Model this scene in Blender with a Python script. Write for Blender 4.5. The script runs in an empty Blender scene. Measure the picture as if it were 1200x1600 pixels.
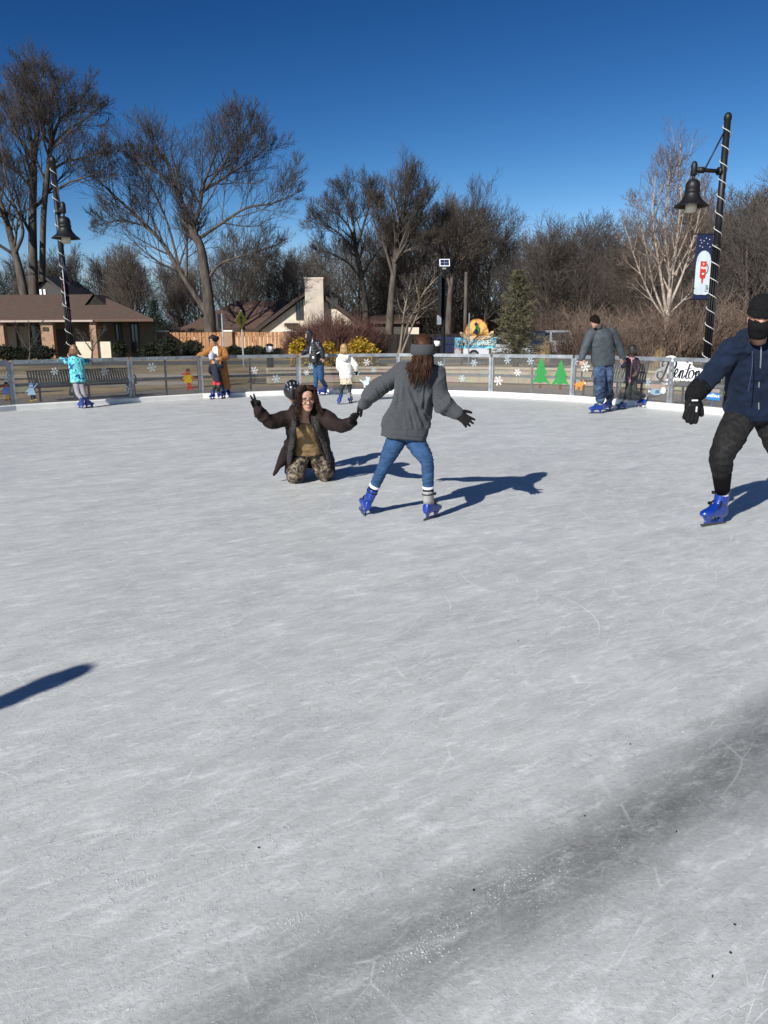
import bpy, bmesh, math, random
from mathutils import Vector, Matrix, noise
C = bpy.context.scene
col = C.collection
R = math.radians

# ---------------------------------------------------------------- camera, sky, sun, exposure
CAM_H, FPX, TILT, ROLL = 1.58, 1190.0, math.atan(276 / 1190), R(0.33)
cam_d = bpy.data.cameras.new('camera'); cam = bpy.data.objects.new('camera', cam_d); col.objects.link(cam)
cam_d.sensor_fit = 'VERTICAL'; cam_d.sensor_height = 24.0; cam_d.lens = FPX / 1600 * 24.0
cam_d.clip_start = 0.05; cam_d.clip_end = 2000
cam.location = (0, 0, CAM_H)
cam.rotation_euler = (Matrix.Rotation(math.pi / 2 - TILT, 3, 'X') @ Matrix.Rotation(-ROLL, 3, 'Z')).to_euler()
C.camera = cam
SUN_EL, SUN_AZ = 30.0, math.atan2(-0.56, -0.83)
w = bpy.data.worlds.new('World'); C.world = w; w.use_nodes = True
wn = w.node_tree.nodes; wl = w.node_tree.links
bg = wn['Background']; sky = wn.new('ShaderNodeTexSky'); sky.sky_type = 'NISHITA'; sky.sun_disc = False
sky.sun_elevation = R(SUN_EL); sky.sun_rotation = SUN_AZ
sky.altitude = 400; sky.air_density = 0.75; sky.dust_density = 0.3; sky.ozone_density = 6.0
hs = wn.new('ShaderNodeHueSaturation'); hs.inputs['Saturation'].default_value = 1.03; hs.inputs['Value'].default_value = 0.60; hs.inputs['Hue'].default_value = 0.493
gmm = wn.new('ShaderNodeGamma'); gmm.inputs[1].default_value = 1.56
wl.new(sky.outputs[0], hs.inputs['Color']); wl.new(hs.outputs[0], gmm.inputs[0]); 
sep = wn.new('ShaderNodeSeparateColor'); cmb = wn.new('ShaderNodeCombineColor'); wl.new(gmm.outputs[0], sep.inputs[0])
def wmath(op, a, b):
    n = wn.new('ShaderNodeMath'); n.operation = op
    for i, x in enumerate((a, b)):
        if isinstance(x, (int, float)): n.inputs[i].default_value = x
        else: wl.new(x, n.inputs[i])
    return n.outputs[0]
wl.new(wmath('MINIMUM', wmath('MULTIPLY', wmath('POWER', sep.outputs[0], 1.66), 1.8), wmath('MULTIPLY', sep.outputs[2], .55)), cmb.inputs[0])
wl.new(wmath('MINIMUM', wmath('MULTIPLY', wmath('POWER', sep.outputs[1], 1.24), .98), wmath('MULTIPLY', sep.outputs[2], .85)), cmb.inputs[1]); wl.new(sep.outputs[2], cmb.inputs[2])
wl.new(cmb.outputs[0], bg.inputs[0]); bg.inputs[1].default_value = 0.062
sd = bpy.data.lights.new('sun', 'SUN'); sun = bpy.data.objects.new('sun', sd); col.objects.link(sun)
sd.energy = 5.0; sd.angle = R(0.55); sd.color = (1.0, 0.965, 0.91)
sv = Vector((math.sin(SUN_AZ) * math.cos(R(SUN_EL)), math.cos(SUN_AZ) * math.cos(R(SUN_EL)), math.sin(R(SUN_EL))))
sun.rotation_euler = sv.to_track_quat('Z', 'Y').to_euler()
sun.location = (-20, -30, 30)
C.view_settings.view_transform = 'Standard'; C.view_settings.look = 'None'
C.view_settings.exposure = 0.35; C.view_settings.gamma = 1.0; C.view_settings.use_curve_mapping = False

def ray(px, py):
    a, b = px - 600, 800 - py
    c, s = math.cos(ROLL), math.sin(ROLL)
    x, u = (a * c + b * s) / FPX, (-a * s + b * c) / FPX
    return x, math.cos(TILT) + u * math.sin(TILT), -math.sin(TILT) + u * math.cos(TILT)
def at(px, py, Y):
    x, y, z = ray(px, py); s = Y / y
    return Vector((x * s, Y, CAM_H + z * s))
def gr(px, py, z=0.0):
    x, y, zz = ray(px, py); s = (z - CAM_H) / zz
    return Vector((x * s, y * s, z))
def V(*a): return Vector(a)

# ---------------------------------------------------------------- mesh builder
def catmull(pts, n=4):
    if len(pts) < 3: return [Vector(p) for p in pts]
    P = [Vector(p) for p in pts]; out = []
    E_ = [P[0] * 2 - P[1]] + P + [P[-1] * 2 - P[-2]]
    for i in range(1, len(E_) - 2):
        a, b, c, d = E_[i - 1], E_[i], E_[i + 1], E_[i + 2]
        for k in range(n):
            t = k / n; t2, t3 = t * t, t * t * t
            out.append(0.5 * (2 * b + (c - a) * t + (2 * a - 5 * b + 4 * c - d) * t2 + (3 * b - a - 3 * c + d) * t3))
    out.append(P[-1]); return out
def lerp_list(vals, n, m):
    out = []
    for k in range(m):
        u = k / (m - 1) * (len(vals) - 1); i = min(int(u), len(vals) - 2); f = u - i
        out.append(vals[i] * (1 - f) + vals[i + 1] * f)
    return out
CS = {n: [(math.cos(2 * math.pi * k / n), math.sin(2 * math.pi * k / n)) for k in range(n)] for n in range(3, 49)}
class MB:
    def __init__(s): s.v, s.f, s.m = [], [], []
    def loft(s, rings, caps=True, mat=0):
        n = len(rings[0]); b = len(s.v)
        for r in rings: s.v.extend(r)
        for i in range(len(rings) - 1):
            o = b + i * n
            for k in range(n):
                k2 = (k + 1) % n
                s.f.append((o + k, o + k2, o + n + k2, o + n + k)); s.m.append(mat)
        if caps:
            for ring, rev in ((0, True), (len(rings) - 1, False)):
                idx = [b + ring * n + k for k in range(n)]
                if n <= 4: s.f.append(tuple(reversed(idx)) if rev else tuple(idx)); s.m.append(mat)
                else:
                    c = sum((Vector(s.v[i]) for i in idx), Vector()) / n
                    s.v.append(c); ci = len(s.v) - 1
                    for k in range(n):
                        a_, b_ = idx[k], idx[(k + 1) % n]
                        s.f.append((b_, a_, ci) if rev else (a_, b_, ci)); s.m.append(mat)
    def tube(s, pts, rads, n=10, mat=0, caps=True, ref=None, round_=False):
        pts = [Vector(p) for p in pts]; m = len(pts)
        if not isinstance(rads, (list, tuple)): rads = [rads] * m
        elif len(rads) != m: rads = lerp_list(list(rads), len(rads), m)
        T = []
        for i in range(m):
            d = pts[min(i + 1, m - 1)] - pts[max(i - 1, 0)]
            T.append(d.normalized() if d.length > 1e-9 else Vector((0, 0, 1)))
        a = Vector(ref) if ref else (Vector((1, 0, 0)) if abs(T[0].x) < .9 else Vector((0, 1, 0)))
        rings = []
        for i in range(m):
            a = (a - T[i] * a.dot(T[i])); a = a.normalized() if a.length > 1e-6 else T[i].orthogonal().normalized()
            b = T[i].cross(a); r = rads[i]
            rings.append([pts[i] + a * (r * c_) + b * (r * s_) for c_, s_ in CS[n]])
        if round_:
            r = rads[0]; i = 0
            pre = []
            for q in (.95, .6):
                pre.append([pts[0] - T[0] * (r * q) + (v - pts[0]) * math.sqrt(1 - q * q) for v in rings[0]])
            post = []
            r = rads[-1]
            for q in (.6, .95):
                post.append([pts[-1] + T[-1] * (r * q) + (v - pts[-1]) * math.sqrt(1 - q * q) for v in rings[-1]])
            rings = pre + rings + post
        s.loft(rings, caps, mat)
    def ell(s, c, w, d, up=(0, 0, 1), right=(1, 0, 0), n=20, e=2.0):
        up = Vector(up).normalized(); r = Vector(right); r = (r - up * r.dot(up)).normalized(); f = up.cross(r); c = Vector(c)
        out = []
        for c_, s_ in CS[n]:
            x = abs(c_) ** (2 / e) * (1 if c_ >= 0 else -1); y = abs(s_) ** (2 / e) * (1 if s_ >= 0 else -1)
            out.append(c + r * (w * x) + f * (d * y))
        return out
    def box(s, c, sx, sy, sz, M=None, mat=0):
        M = M or Matrix.Identity(3); c = Vector(c); b = len(s.v)
        for z in (-1, 1):
            for y in (-1, 1):
                for x in (-1, 1): s.v.append(c + M @ Vector((x * sx / 2, y * sy / 2, z * sz / 2)))
        for q in ((0, 2, 3, 1), (4, 5, 7, 6), (0, 1, 5, 4), (2, 6, 7, 3), (0, 4, 6, 2), (1, 3, 7, 5)):
            s.f.append(tuple(b + i for i in q)); s.m.append(mat)
    def bar(s, p, q, w, h, mat=0, up=(0, 0, 1)):
        p, q = Vector(p), Vector(q); d = q - p; y = d.normalized(); x = y.cross(Vector(up))
        x = x.normalized() if x.length > 1e-6 else Vector((1, 0, 0)); z = x.cross(y)
        s.box((p + q) / 2, w, d.length, h, Matrix((x, y, z)).transposed(), mat)
    def sphere(s, c, rx, ry, rz, M=None, n=12, m=8, mat=0):
        M = M or Matrix.Identity(3); c = Vector(c); rings = []
        for i in range(1, m):
            t = math.pi * i / m
            rings.append([c + M @ Vector((rx * math.sin(t) * a, ry * math.sin(t) * b, -rz * math.cos(t))) for a, b in CS[n]])
        s.loft(rings, True, mat)
    def lathe(s, prof, o, n=20, mat=0, caps=True, M=None):
        o = Vector(o); M = M or Matrix.Identity(3)
        s.loft([[o + M @ Vector((r * a, r * b, z)) for a, b in CS[n]] for r, z in prof], caps, mat)
    def prism(s, poly, o, r, u, d, mat=0):
        """flat outline (2D points) in the frame r,u at o, thickened by vector d"""
        o, r, u, d = Vector(o), Vector(r), Vector(u), Vector(d); n = len(poly)
        area = sum(poly[i][0] * poly[(i + 1) % n][1] - poly[(i + 1) % n][0] * poly[i][1] for i in range(n))
        if (area > 0) == (r.cross(u).dot(d) < 0): pass
        else: poly = list(reversed(poly))
        b = len(s.v)
        for k in (0, 1):
            for x, y in poly: s.v.append(o + r * x + u * y + d * k)
        s.f.append(tuple(range(b, b + n))); s.m.append(mat)
        s.f.append(tuple(range(b + 2 * n - 1, b + n - 1, -1))); s.m.append(mat)
        for i in range(n):
            j = (i + 1) % n
            s.f.append((b + j, b + i, b + n + i, b + n + j)); s.m.append(mat)
    def quad(s, a, b, c, d, mat=0):
        i = len(s.v); s.v.extend((a, b, c, d)); s.f.append((i, i + 1, i + 2, i + 3)); s.m.append(mat)
    def tri(s, a, b, c, mat=0):
        i = len(s.v); s.v.extend((a, b, c)); s.f.append((i, i + 1, i + 2)); s.m.append(mat)
    def mesh(s, name, mats, off=None, smooth=False):
        me = bpy.data.meshes.new(name)
        vs = [tuple(v) for v in s.v] if off is None else [(v[0] - off[0], v[1] - off[1], v[2] - off[2]) for v in s.v]
        me.from_pydata(vs, [], s.f)
        for m in (mats if isinstance(mats, (list, tuple)) else [mats]): me.materials.append(m)
        me.polygons.foreach_set('material_index', s.m)
        me.polygons.foreach_set('use_smooth', [bool(smooth)] * len(me.polygons))
        me.update(); return me
    def build(s, name, mats, parent=None, smooth=False, base=None):
        """links as ONE mesh object; vertices are given in world space, parents are unrotated Empties or their parts"""
        off = Vector(base) if base is not None else (origin(parent) if parent else Vector())
        o = bpy.data.objects.new(name, s.mesh(name, mats, off, smooth)); col.objects.link(o)
        if parent: o.parent = parent
        else: o.location = off
        return o
def origin(o):
    v = Vector()
    while o: v += o.location; o = o.parent
    return v
def tag(o, label=None, cat=None, group=None, kind=None):
    if label: o['label'] = label
    if cat: o['category'] = cat
    if group: o['group'] = group
    if kind: o['kind'] = kind
    return o
def thing(name, loc, label, cat, group=None):
    o = bpy.data.objects.new(name, None); col.objects.link(o); o.location = loc; o.empty_display_size = .2
    return tag(o, label, cat, group)
def dup(root, loc, rz=0.0, sc=1.0, label=None, group=None):
    r = root.copy(); col.objects.link(r); r.location = loc; r.rotation_euler = (0, 0, rz); r.scale = (sc, sc, sc)
    if label: r['label'] = label
    if group: r['group'] = group
    for ch in list(root.children):
        c = ch.copy(); col.objects.link(c); c.parent = r
        for g_ in ch.children:
            d = g_.copy(); col.objects.link(d); d.parent = c
    return r

# ---------------------------------------------------------------- remesh (unions overlapping closed shells into one continuous surface)
tmp_sc = bpy.data.scenes.new('tmp')
def remesh(mb, voxel, smooth=2, fold=None, sf=.5):
    me = mb.mesh('tmp', [], None, False); me.materials.clear()
    o = bpy.data.objects.new('tmp', me); tmp_sc.collection.objects.link(o)
    m = o.modifiers.new('r', 'REMESH'); m.mode = 'VOXEL'; m.voxel_size = voxel
    if smooth:
        m2 = o.modifiers.new('s', 'SMOOTH'); m2.iterations = smooth; m2.factor = sf
    vl = tmp_sc.view_layers[0]; vl.update(); dg = vl.depsgraph; dg.update()
    ev = bpy.data.meshes.new_from_object(o.evaluated_get(dg), depsgraph=dg)
    out = MB()
    if fold:
        out.v = [v.co + v.normal * fold(v.co) for v in ev.vertices]
    else: out.v = [v.co.copy() for v in ev.vertices]
    out.f = [tuple(p.vertices) for p in ev.polygons]; out.m = [0] * len(out.f)
    bpy.data.objects.remove(o); bpy.data.meshes.remove(me); bpy.data.meshes.remove(ev)
    return out
def paint(mb, fn):
    for i, f in enumerate(mb.f):
        c = sum((mb.v[k] for k in f), Vector()) / len(f); mb.m[i] = fn(c)
    return mb
def wrinkle(amp, fx, fy=None, fz=None, seed=0.0, ridge=True):
    fy = fx if fy is None else fy; fz = fx if fz is None else fz
    def f(p):
        q = Vector((p.x * fx + seed, p.y * fy - seed, p.z * fz + seed * 2))
        n_ = noise.noise(q + noise.noise_vector(q * .5) * .8)
        a = amp * ((1 - 2.2 * abs(n_)) if ridge else n_)
        return a + amp * .35 * noise.noise(q * 2.3)
    return f

# ---------------------------------------------------------------- materials
def nodes(name):
    m = bpy.data.materials.new(name); m.use_nodes = True
    nt = m.node_tree; return m, nt.nodes, nt.links, nt.nodes['Principled BSDF']
def mat(name, c, rough=.7, var=.25, scale=6.0, bump=0.0, bscale=None, metal=0.0, spec=.4, coat=0.0, sheen=0.0, c2=None, stretch=None, detail=5):
    m, N, L, B = nodes(name)
    B.inputs['Roughness'].default_value = rough; B.inputs['Metallic'].default_value = metal
    B.inputs['Specular IOR Level'].default_value = spec; B.inputs['Coat Weight'].default_value = coat
    B.inputs['Sheen Weight'].default_value = sheen
    tc = N.new('ShaderNodeTexCoord'); src = tc.outputs['Object']
    if stretch:
        mp = N.new('ShaderNodeMapping'); mp.inputs['Scale'].default_value = stretch; L.new(src, mp.inputs[0]); src = mp.outputs[0]
    nz = N.new('ShaderNodeTexNoise'); nz.inputs['Scale'].default_value = scale; nz.inputs['Detail'].default_value = detail; L.new(src, nz.inputs['Vector'])
    rp = N.new('ShaderNodeValToRGB'); c2 = c2 or tuple(min(1, x * (1 + var)) for x in c); c1 = tuple(x * (1 - var) for x in c)
    rp.color_ramp.elements[0].position = .32; rp.color_ramp.elements[1].position = .68
    rp.color_ramp.elements[0].color = (*c1, 1); rp.color_ramp.elements[1].color = (*c2, 1)
    L.new(nz.outputs['Fac'], rp.inputs[0]); L.new(rp.outputs[0], B.inputs['Base Color'])
    if bump:
        n2 = N.new('ShaderNodeTexNoise'); n2.inputs['Scale'].default_value = bscale or scale * 6; n2.inputs['Detail'].default_value = 4
        L.new(src, n2.inputs['Vector'])
        bp = N.new('ShaderNodeBump'); bp.inputs['Strength'].default_value = bump; bp.inputs['Distance'].default_value = .02
        L.new(n2.outputs['Fac'], bp.inputs['Height']); L.new(bp.outputs[0], B.inputs['Normal'])
    return m
def blotch(name, cols, scale, rough=.85, thr=None, bump=.0, kind='noise', stretch=None, detail=2.0, spec=.3):
    """hard edged patches: camouflage, leopard print, tie-dye"""
    m, N, L, B = nodes(name); B.inputs['Roughness'].default_value = rough; B.inputs['Specular IOR Level'].default_value = spec
    tc = N.new('ShaderNodeTexCoord'); src = tc.outputs['Object']
    if stretch:
        mp = N.new('ShaderNodeMapping'); mp.inputs['Scale'].default_value = stretch; L.new(src, mp.inputs[0]); src = mp.outputs[0]
    if kind == 'noise':
        nz = N.new('ShaderNodeTexNoise'); nz.inputs['Scale'].default_value = scale; nz.inputs['Detail'].default_value = detail; nz.inputs['Distortion'].default_value = .6
        fac = nz.outputs['Fac']
    else:
        nz = N.new('ShaderNodeTexVoronoi'); nz.inputs['Scale'].default_value = scale; fac = nz.outputs['Distance']
    L.new(src, nz.inputs['Vector'])
    rp = N.new('ShaderNodeValToRGB'); rp.color_ramp.interpolation = 'CONSTANT'
    thr = thr or [0] + [.3 + .4 * k / len(cols) for k in range(1, len(cols))]
    el = rp.color_ramp.elements
    while len(el) < len(cols): el.new(.5)
    for e_, t, c in zip(el, thr, cols): e_.position = t; e_.color = (*c, 1)
    L.new(fac, rp.inputs[0]); L.new(rp.outputs[0], B.inputs['Base Color'])
    return m
def bricks(name, c1, c2, mortar, scale, bw=.5, rh=.25, ms=.02, rough=.85, axis='XZ', noise_amt=.3):
    m, N, L, B = nodes(name); B.inputs['Roughness'].default_value = rough
    tc = N.new('ShaderNodeTexCoord'); mp = N.new('ShaderNodeMapping')
    if axis == 'XZ': mp.inputs['Rotation'].default_value = (R(-90), 0, 0)
    L.new(tc.outputs['Object'], mp.inputs[0])
    bk = N.new('ShaderNodeTexBrick'); bk.inputs['Color1'].default_value = (*c1, 1); bk.inputs['Color2'].default_value = (*c2, 1)
    bk.inputs['Mortar'].default_value = (*mortar, 1); bk.inputs['Scale'].default_value = scale
    bk.inputs['Brick Width'].default_value = bw; bk.inputs['Row Height'].default_value = rh; bk.inputs['Mortar Size'].default_value = ms
    L.new(mp.outputs[0], bk.inputs['Vector'])
    nz = N.new('ShaderNodeTexNoise'); nz.inputs['Scale'].default_value = 3; nz.inputs['Detail'].default_value = 6; L.new(tc.outputs['Object'], nz.inputs['Vector'])
    mx = N.new('ShaderNodeMix'); mx.data_type = 'RGBA'; mx.blend_type = 'OVERLAY'; mx.inputs['Factor'].default_value = noise_amt
    L.new(bk.outputs['Color'], mx.inputs[6]); L.new(nz.outputs['Color'], mx.inputs[7]); L.new(mx.outputs[2], B.inputs['Base Color'])
    bp = N.new('ShaderNodeBump'); bp.inputs['Strength'].default_value = .4; bp.inputs['Distance'].default_value = .01; bp.invert = True
    L.new(bk.outputs['Fac'], bp.inputs['Height']); L.new(bp.outputs[0], B.inputs['Normal'])
    return m
M = {}
M['steel'] = mat('galvanised_steel', (.30, .32, .335), .5, .25, 5, .05, metal=.6)
M['kerb'] = mat('white_kerb_plastic', (.74, .73, .69), .55, .08, 3, .1, 30)
M['black_metal'] = mat('black_powder_coat', (.008, .008, .009), .5, .2, 8)
M['bench_metal'] = mat('black_bench_metal', (.004, .004, .0045), .75, .2, 8, spec=.15)
M['rope'] = mat('white_rope_light', (.50, .50, .48), .45, .05)
M['lens'] = mat('frosted_lens', (.72, .66, .55), .4, .05)
M['white'] = mat('white_vinyl', (.82, .83, .84), .45, .03)
M['ltblue'] = mat('pale_blue_vinyl', (.42, .60, .72), .45, .05)
M['blackv'] = mat('black_vinyl', (.012, .012, .014), .5, .05)
M['greyv'] = mat('grey_vinyl', (.45, .46, .48), .5, .05)
M['greenv'] = mat('green_vinyl', (.02, .21, .045), .5, .05)
M['brownv'] = mat('brown_vinyl', (.11, .05, .025), .5, .05)
M['orangev'] = mat('orange_vinyl', (.62, .22, .035), .5, .05)
M['yellowv'] = mat('yellow_vinyl', (.55, .36, .02), .5, .05)
M['redv'] = mat('red_vinyl', (.50, .035, .02), .5, .05)
M['bluev'] = mat('blue_vinyl', (.03, .17, .42), .5, .05)
M['periv'] = mat('periwinkle_vinyl', (.16, .24, .50), .5, .05)
M['navyv'] = mat('navy_vinyl', (.012, .018, .06), .55, .1)
M['paleb'] = mat('pale_panel', (.50, .58, .62), .6, .15, 4)
# window plastic of the rink fence: mostly clear, faintly grey and scuffed
gm, N_, L_, B_ = nodes('scuffed_acrylic')
tr = N_.new('ShaderNodeBsdfTransparent'); tr.inputs[0].default_value = (.86, .86, .86, 1)
gl = N_.new('ShaderNodeBsdfGlossy'); gl.inputs['Roughness'].default_value = .12; gl.inputs['Color'].default_value = (.8, .85, .9, 1)
df = N_.new('ShaderNodeBsdfDiffuse'); df.inputs['Color'].default_value = (.30, .29, .275, 1)
m1 = N_.new('ShaderNodeMixShader'); fr = N_.new('ShaderNodeFresnel'); fr.inputs[0].default_value = 1.35
L_.new(fr.outputs[0], m1.inputs[0]); L_.new(tr.outputs[0], m1.inputs[1]); L_.new(gl.outputs[0], m1.inputs[2])
m2 = N_.new('ShaderNodeMixShader'); m2.inputs[0].default_value = .14
L_.new(m1.outputs[0], m2.inputs[1]); L_.new(df.outputs[0], m2.inputs[2])
L_.new(m2.outputs[0], N_['Material Output'].inputs[0]); M['acrylic'] = gm
# people
M['skin'] = mat('skin', (.42, .235, .165), .5, .08, 20, spec=.4)
M['skin_lip'] = mat('lips', (.36, .12, .10), .45, .05)
M['skin_eye'] = mat('eye_shadowed', (.03, .02, .018), .4, .05)
M['hair_brown'] = mat('brown_hair', (.046, .021, .011), .55, .7, 30, stretch=(3, 3, .3), spec=.22)
M['scalp'] = mat('matted_hair', (.009, .006, .005), .9, .5, 60, .6, 80, spec=.1)
M['hair_chestnut'] = mat('chestnut_hair', (.026, .012, .007), .55, .8, 30, stretch=(3, 3, .3), spec=.25)
M['hair_dark'] = mat('dark_hair', (.012, .009, .008), .6, .4, 30, stretch=(3, 3, .3), spec=.5)
M['hair_blond'] = mat('blond_hair', (.36, .23, .10), .45, .35, 30, stretch=(3, 3, .3))
M['hair_ltbrown'] = mat('light_brown_hair', (.22, .125, .06), .45, .4, 30, stretch=(3, 3, .3))
M['glove'] = mat('black_glove', (.0065, .0065, .007), .75, .3, 20, .2, 90, spec=.15)
M['skate_blue'] = mat('blue_skate_plastic', (.005, .032, .24), .28, .12, 10, spec=.6, coat=.3)
M['skate_grey'] = mat('grey_skate_cuff', (.30, .30, .29), .35, .12, 10, spec=.5)
M['blade'] = mat('steel_blade', (.10, .10, .105), .35, .1, 10, metal=.7)
M['strap'] = mat('black_strap', (.012, .012, .013), .4, .1)
M['sweater'] = mat('grey_heather_knit', (.060, .064, .070), .95, .22, 120, .5, 200, sheen=.08, spec=.15)
M['headband'] = mat('grey_headband', (.055, .058, .062), .95, .15, 90, .3, 200, sheen=.05, spec=.15)
M['jeans'] = mat('blue_denim', (.027, .068, .148), .85, .22, 14, .25, 260, spec=.2)
M['jeans_worn'] = mat('worn_denim', (.038, .062, .112), .85, .8, 7, .25, 260, spec=.2)
M['sock'] = mat('black_sock', (.006, .006, .007), .9, .15, 40, spec=.1)
M['sockw'] = mat('white_sock', (.72, .72, .74), .9, .08, 40)
M['coat_brown'] = mat('dark_brown_coat', (.017, .010, .0085), .8, .4, 9, .4, 60, spec=.25)
M['coat_lining'] = mat('grey_fleece_lining', (.035, .033, .033), .95, .5, 60, .8, 120)
M['tan_shirt'] = mat('tan_shirt', (.185, .125, .06), .8, .2, 8, .15, 90, spec=.2)
M['camo'] = blotch('camouflage_trousers', [(.012, .012, .011), (.07, .052, .035), (.21, .17, .12), (.025, .028, .02)], 13, thr=[0, .42, .53, .6], detail=4)
M['camo_dark'] = blotch('black_camouflage_trousers', [(.005, .005, .0055), (.0125, .0122, .0128), (.0078, .0078, .0083), (.018, .017, .0165)], 13, thr=[0, .44, .53, .62])
M['navy_fleece'] = mat('navy_fleece', (.0060, .0128, .031), .9, .2, 12, .3, 120, sheen=.03, spec=.2)
M['black_knit'] = mat('black_knit', (.009, .009, .0095), .95, .3, 60, .6, 140, spec=.15)
M['mask'] = mat('black_mask', (.006, .006, .007), .85, .15, 30, spec=.15)
M['zip'] = mat('zip', (.45, .46, .48), .35, .1, metal=.7)
M['jacket_grey'] = mat('slate_jacket', (.052, .064, .072), .75, .18, 10, .25, 60, spec=.3)
M['vest_dark'] = mat('dark_plum_vest', (.045, .028, .04), .6, .3, 20, .3, 50)
M['pink'] = mat('dusty_pink', (.42, .22, .24), .8, .15, 20)
M['purple'] = mat('purple_glove', (.09, .08, .20), .8, .4, 14)
M['leggings_dark'] = mat('dark_leggings', (.022, .028, .027), .8, .2, 20)
M['teal'] = blotch('teal_tie_dye', [(.02, .05, .20), (.06, .50, .55), (.25, .62, .55), (.02, .22, .42), (.12, .58, .56)], 9, thr=[0, .41, .48, .55, .6])
M['leggings_grey'] = mat('grey_leggings', (.24, .225, .25), .85, .15, 20)
M['camel'] = mat('camel_coat', (.27, .115, .036), .85, .15, 10, .2, 80, spec=.2)
M['cream'] = mat('cream_top', (.66, .62, .54), .9, .08, 20)
M['navy_knit'] = mat('navy_coat', (.012, .015, .028), .85, .2, 20)
M['red_short'] = mat('red_shorts', (.45, .025, .035), .8, .15, 20)
M['beanie_grey'] = mat('pale_grey_beanie', (.38, .42, .50), .95, .25, 40)
M['puffer'] = mat('black_puffer', (.014, .015, .019), .38, .2, 10, .3, 30, spec=.5)
M['bag'] = mat('black_bag', (.010, .010, .011), .5, .2)
M['white_fur'] = mat('white_fleece', (.74, .72, .67), .98, .14, 60, .8, 110, sheen=.3)
M['leopard'] = blotch('leopard_print', [(.05, .03, .02), (.55, .45, .33), (.62, .52, .40)], 34, kind='vor', thr=[0, .32, .6])
M['helmet'] = mat('black_helmet', (.012, .012, .013), .25, .2, spec=.6, coat=.3)
M['glasses'] = mat('thin_glasses_frame', (.16, .07, .05), .3, .1, metal=.5)
# setting
M['bark'] = mat('bark', (.082, .069, .058), .95, .45, 3, .7, 14, stretch=(1, 1, .25), spec=.2)
M['bark_light'] = mat('pale_bark', (.20, .165, .13), .95, .4, 3, .6, 14, stretch=(1, 1, .25), spec=.2)
M['twig'] = mat('twigs', (.082, .068, .056), .95, .35, 1.2, spec=.2)
M['twig_grey'] = mat('greyer_twigs', (.074, .064, .057), .95, .35, 1.2, spec=.2)
M['twig_red'] = mat('red_brown_twigs', (.125, .090, .070), .95, .6, 1.5, spec=.2)
M['twig_red_dark'] = mat('dark_red_twigs', (.085, .042, .034), .95, .45, 1.5, spec=.2)
M['birch'] = mat('birch_bark', (.36, .30, .25), .85, .35, 4, .3, 20, spec=.2)
M['twig_birch'] = mat('birch_twigs', (.17, .125, .10), .95, .3, 1.2, spec=.2)
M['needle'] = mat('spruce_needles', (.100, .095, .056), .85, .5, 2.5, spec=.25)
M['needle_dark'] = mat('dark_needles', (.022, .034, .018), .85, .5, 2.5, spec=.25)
M['gold'] = mat('golden_needles', (.36, .23, .024), .85, .35, 4, spec=.25)
M['hedge'] = mat('hedge_leaves', (.020, .026, .014), .8, .6, 4, spec=.3)
M['drygrass'] = mat('dry_ornamental_grass', (.34, .24, .12), .9, .3, 4)
# ---------------------------------------------------------------- ground, ice, paving
def ground_mat():
    m, N, L, B = nodes('dormant_lawn'); B.inputs['Roughness'].default_value = .95; B.inputs['Specular IOR Level'].default_value = .1
    tc = N.new('ShaderNodeTexCoord')
    a = N.new('ShaderNodeTexNoise'); a.inputs['Scale'].default_value = .25; a.inputs['Detail'].default_value = 8; a.inputs['Roughness'].default_value = .7
    L.new(tc.outputs['Object'], a.inputs['Vector'])
    r = N.new('ShaderNodeValToRGB'); e = r.color_ramp.elements
    e[0].position = .35; e[0].color = (.15, .11, .058, 1); e[1].position = .62; e[1].color = (.42, .325, .18, 1)
    L.new(a.outputs['Fac'], r.inputs[0]); L.new(r.outputs[0], B.inputs['Base Color'])
    b = N.new('ShaderNodeTexNoise'); b.inputs['Scale'].default_value = 14; L.new(tc.outputs['Object'], b.inputs['Vector'])
    bp = N.new('ShaderNodeBump'); bp.inputs['Strength'].default_value = .6; bp.inputs['Distance'].default_value = .05
    L.new(b.outputs['Fac'], bp.inputs['Height']); L.new(bp.outputs[0], B.inputs['Normal']); return m
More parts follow.
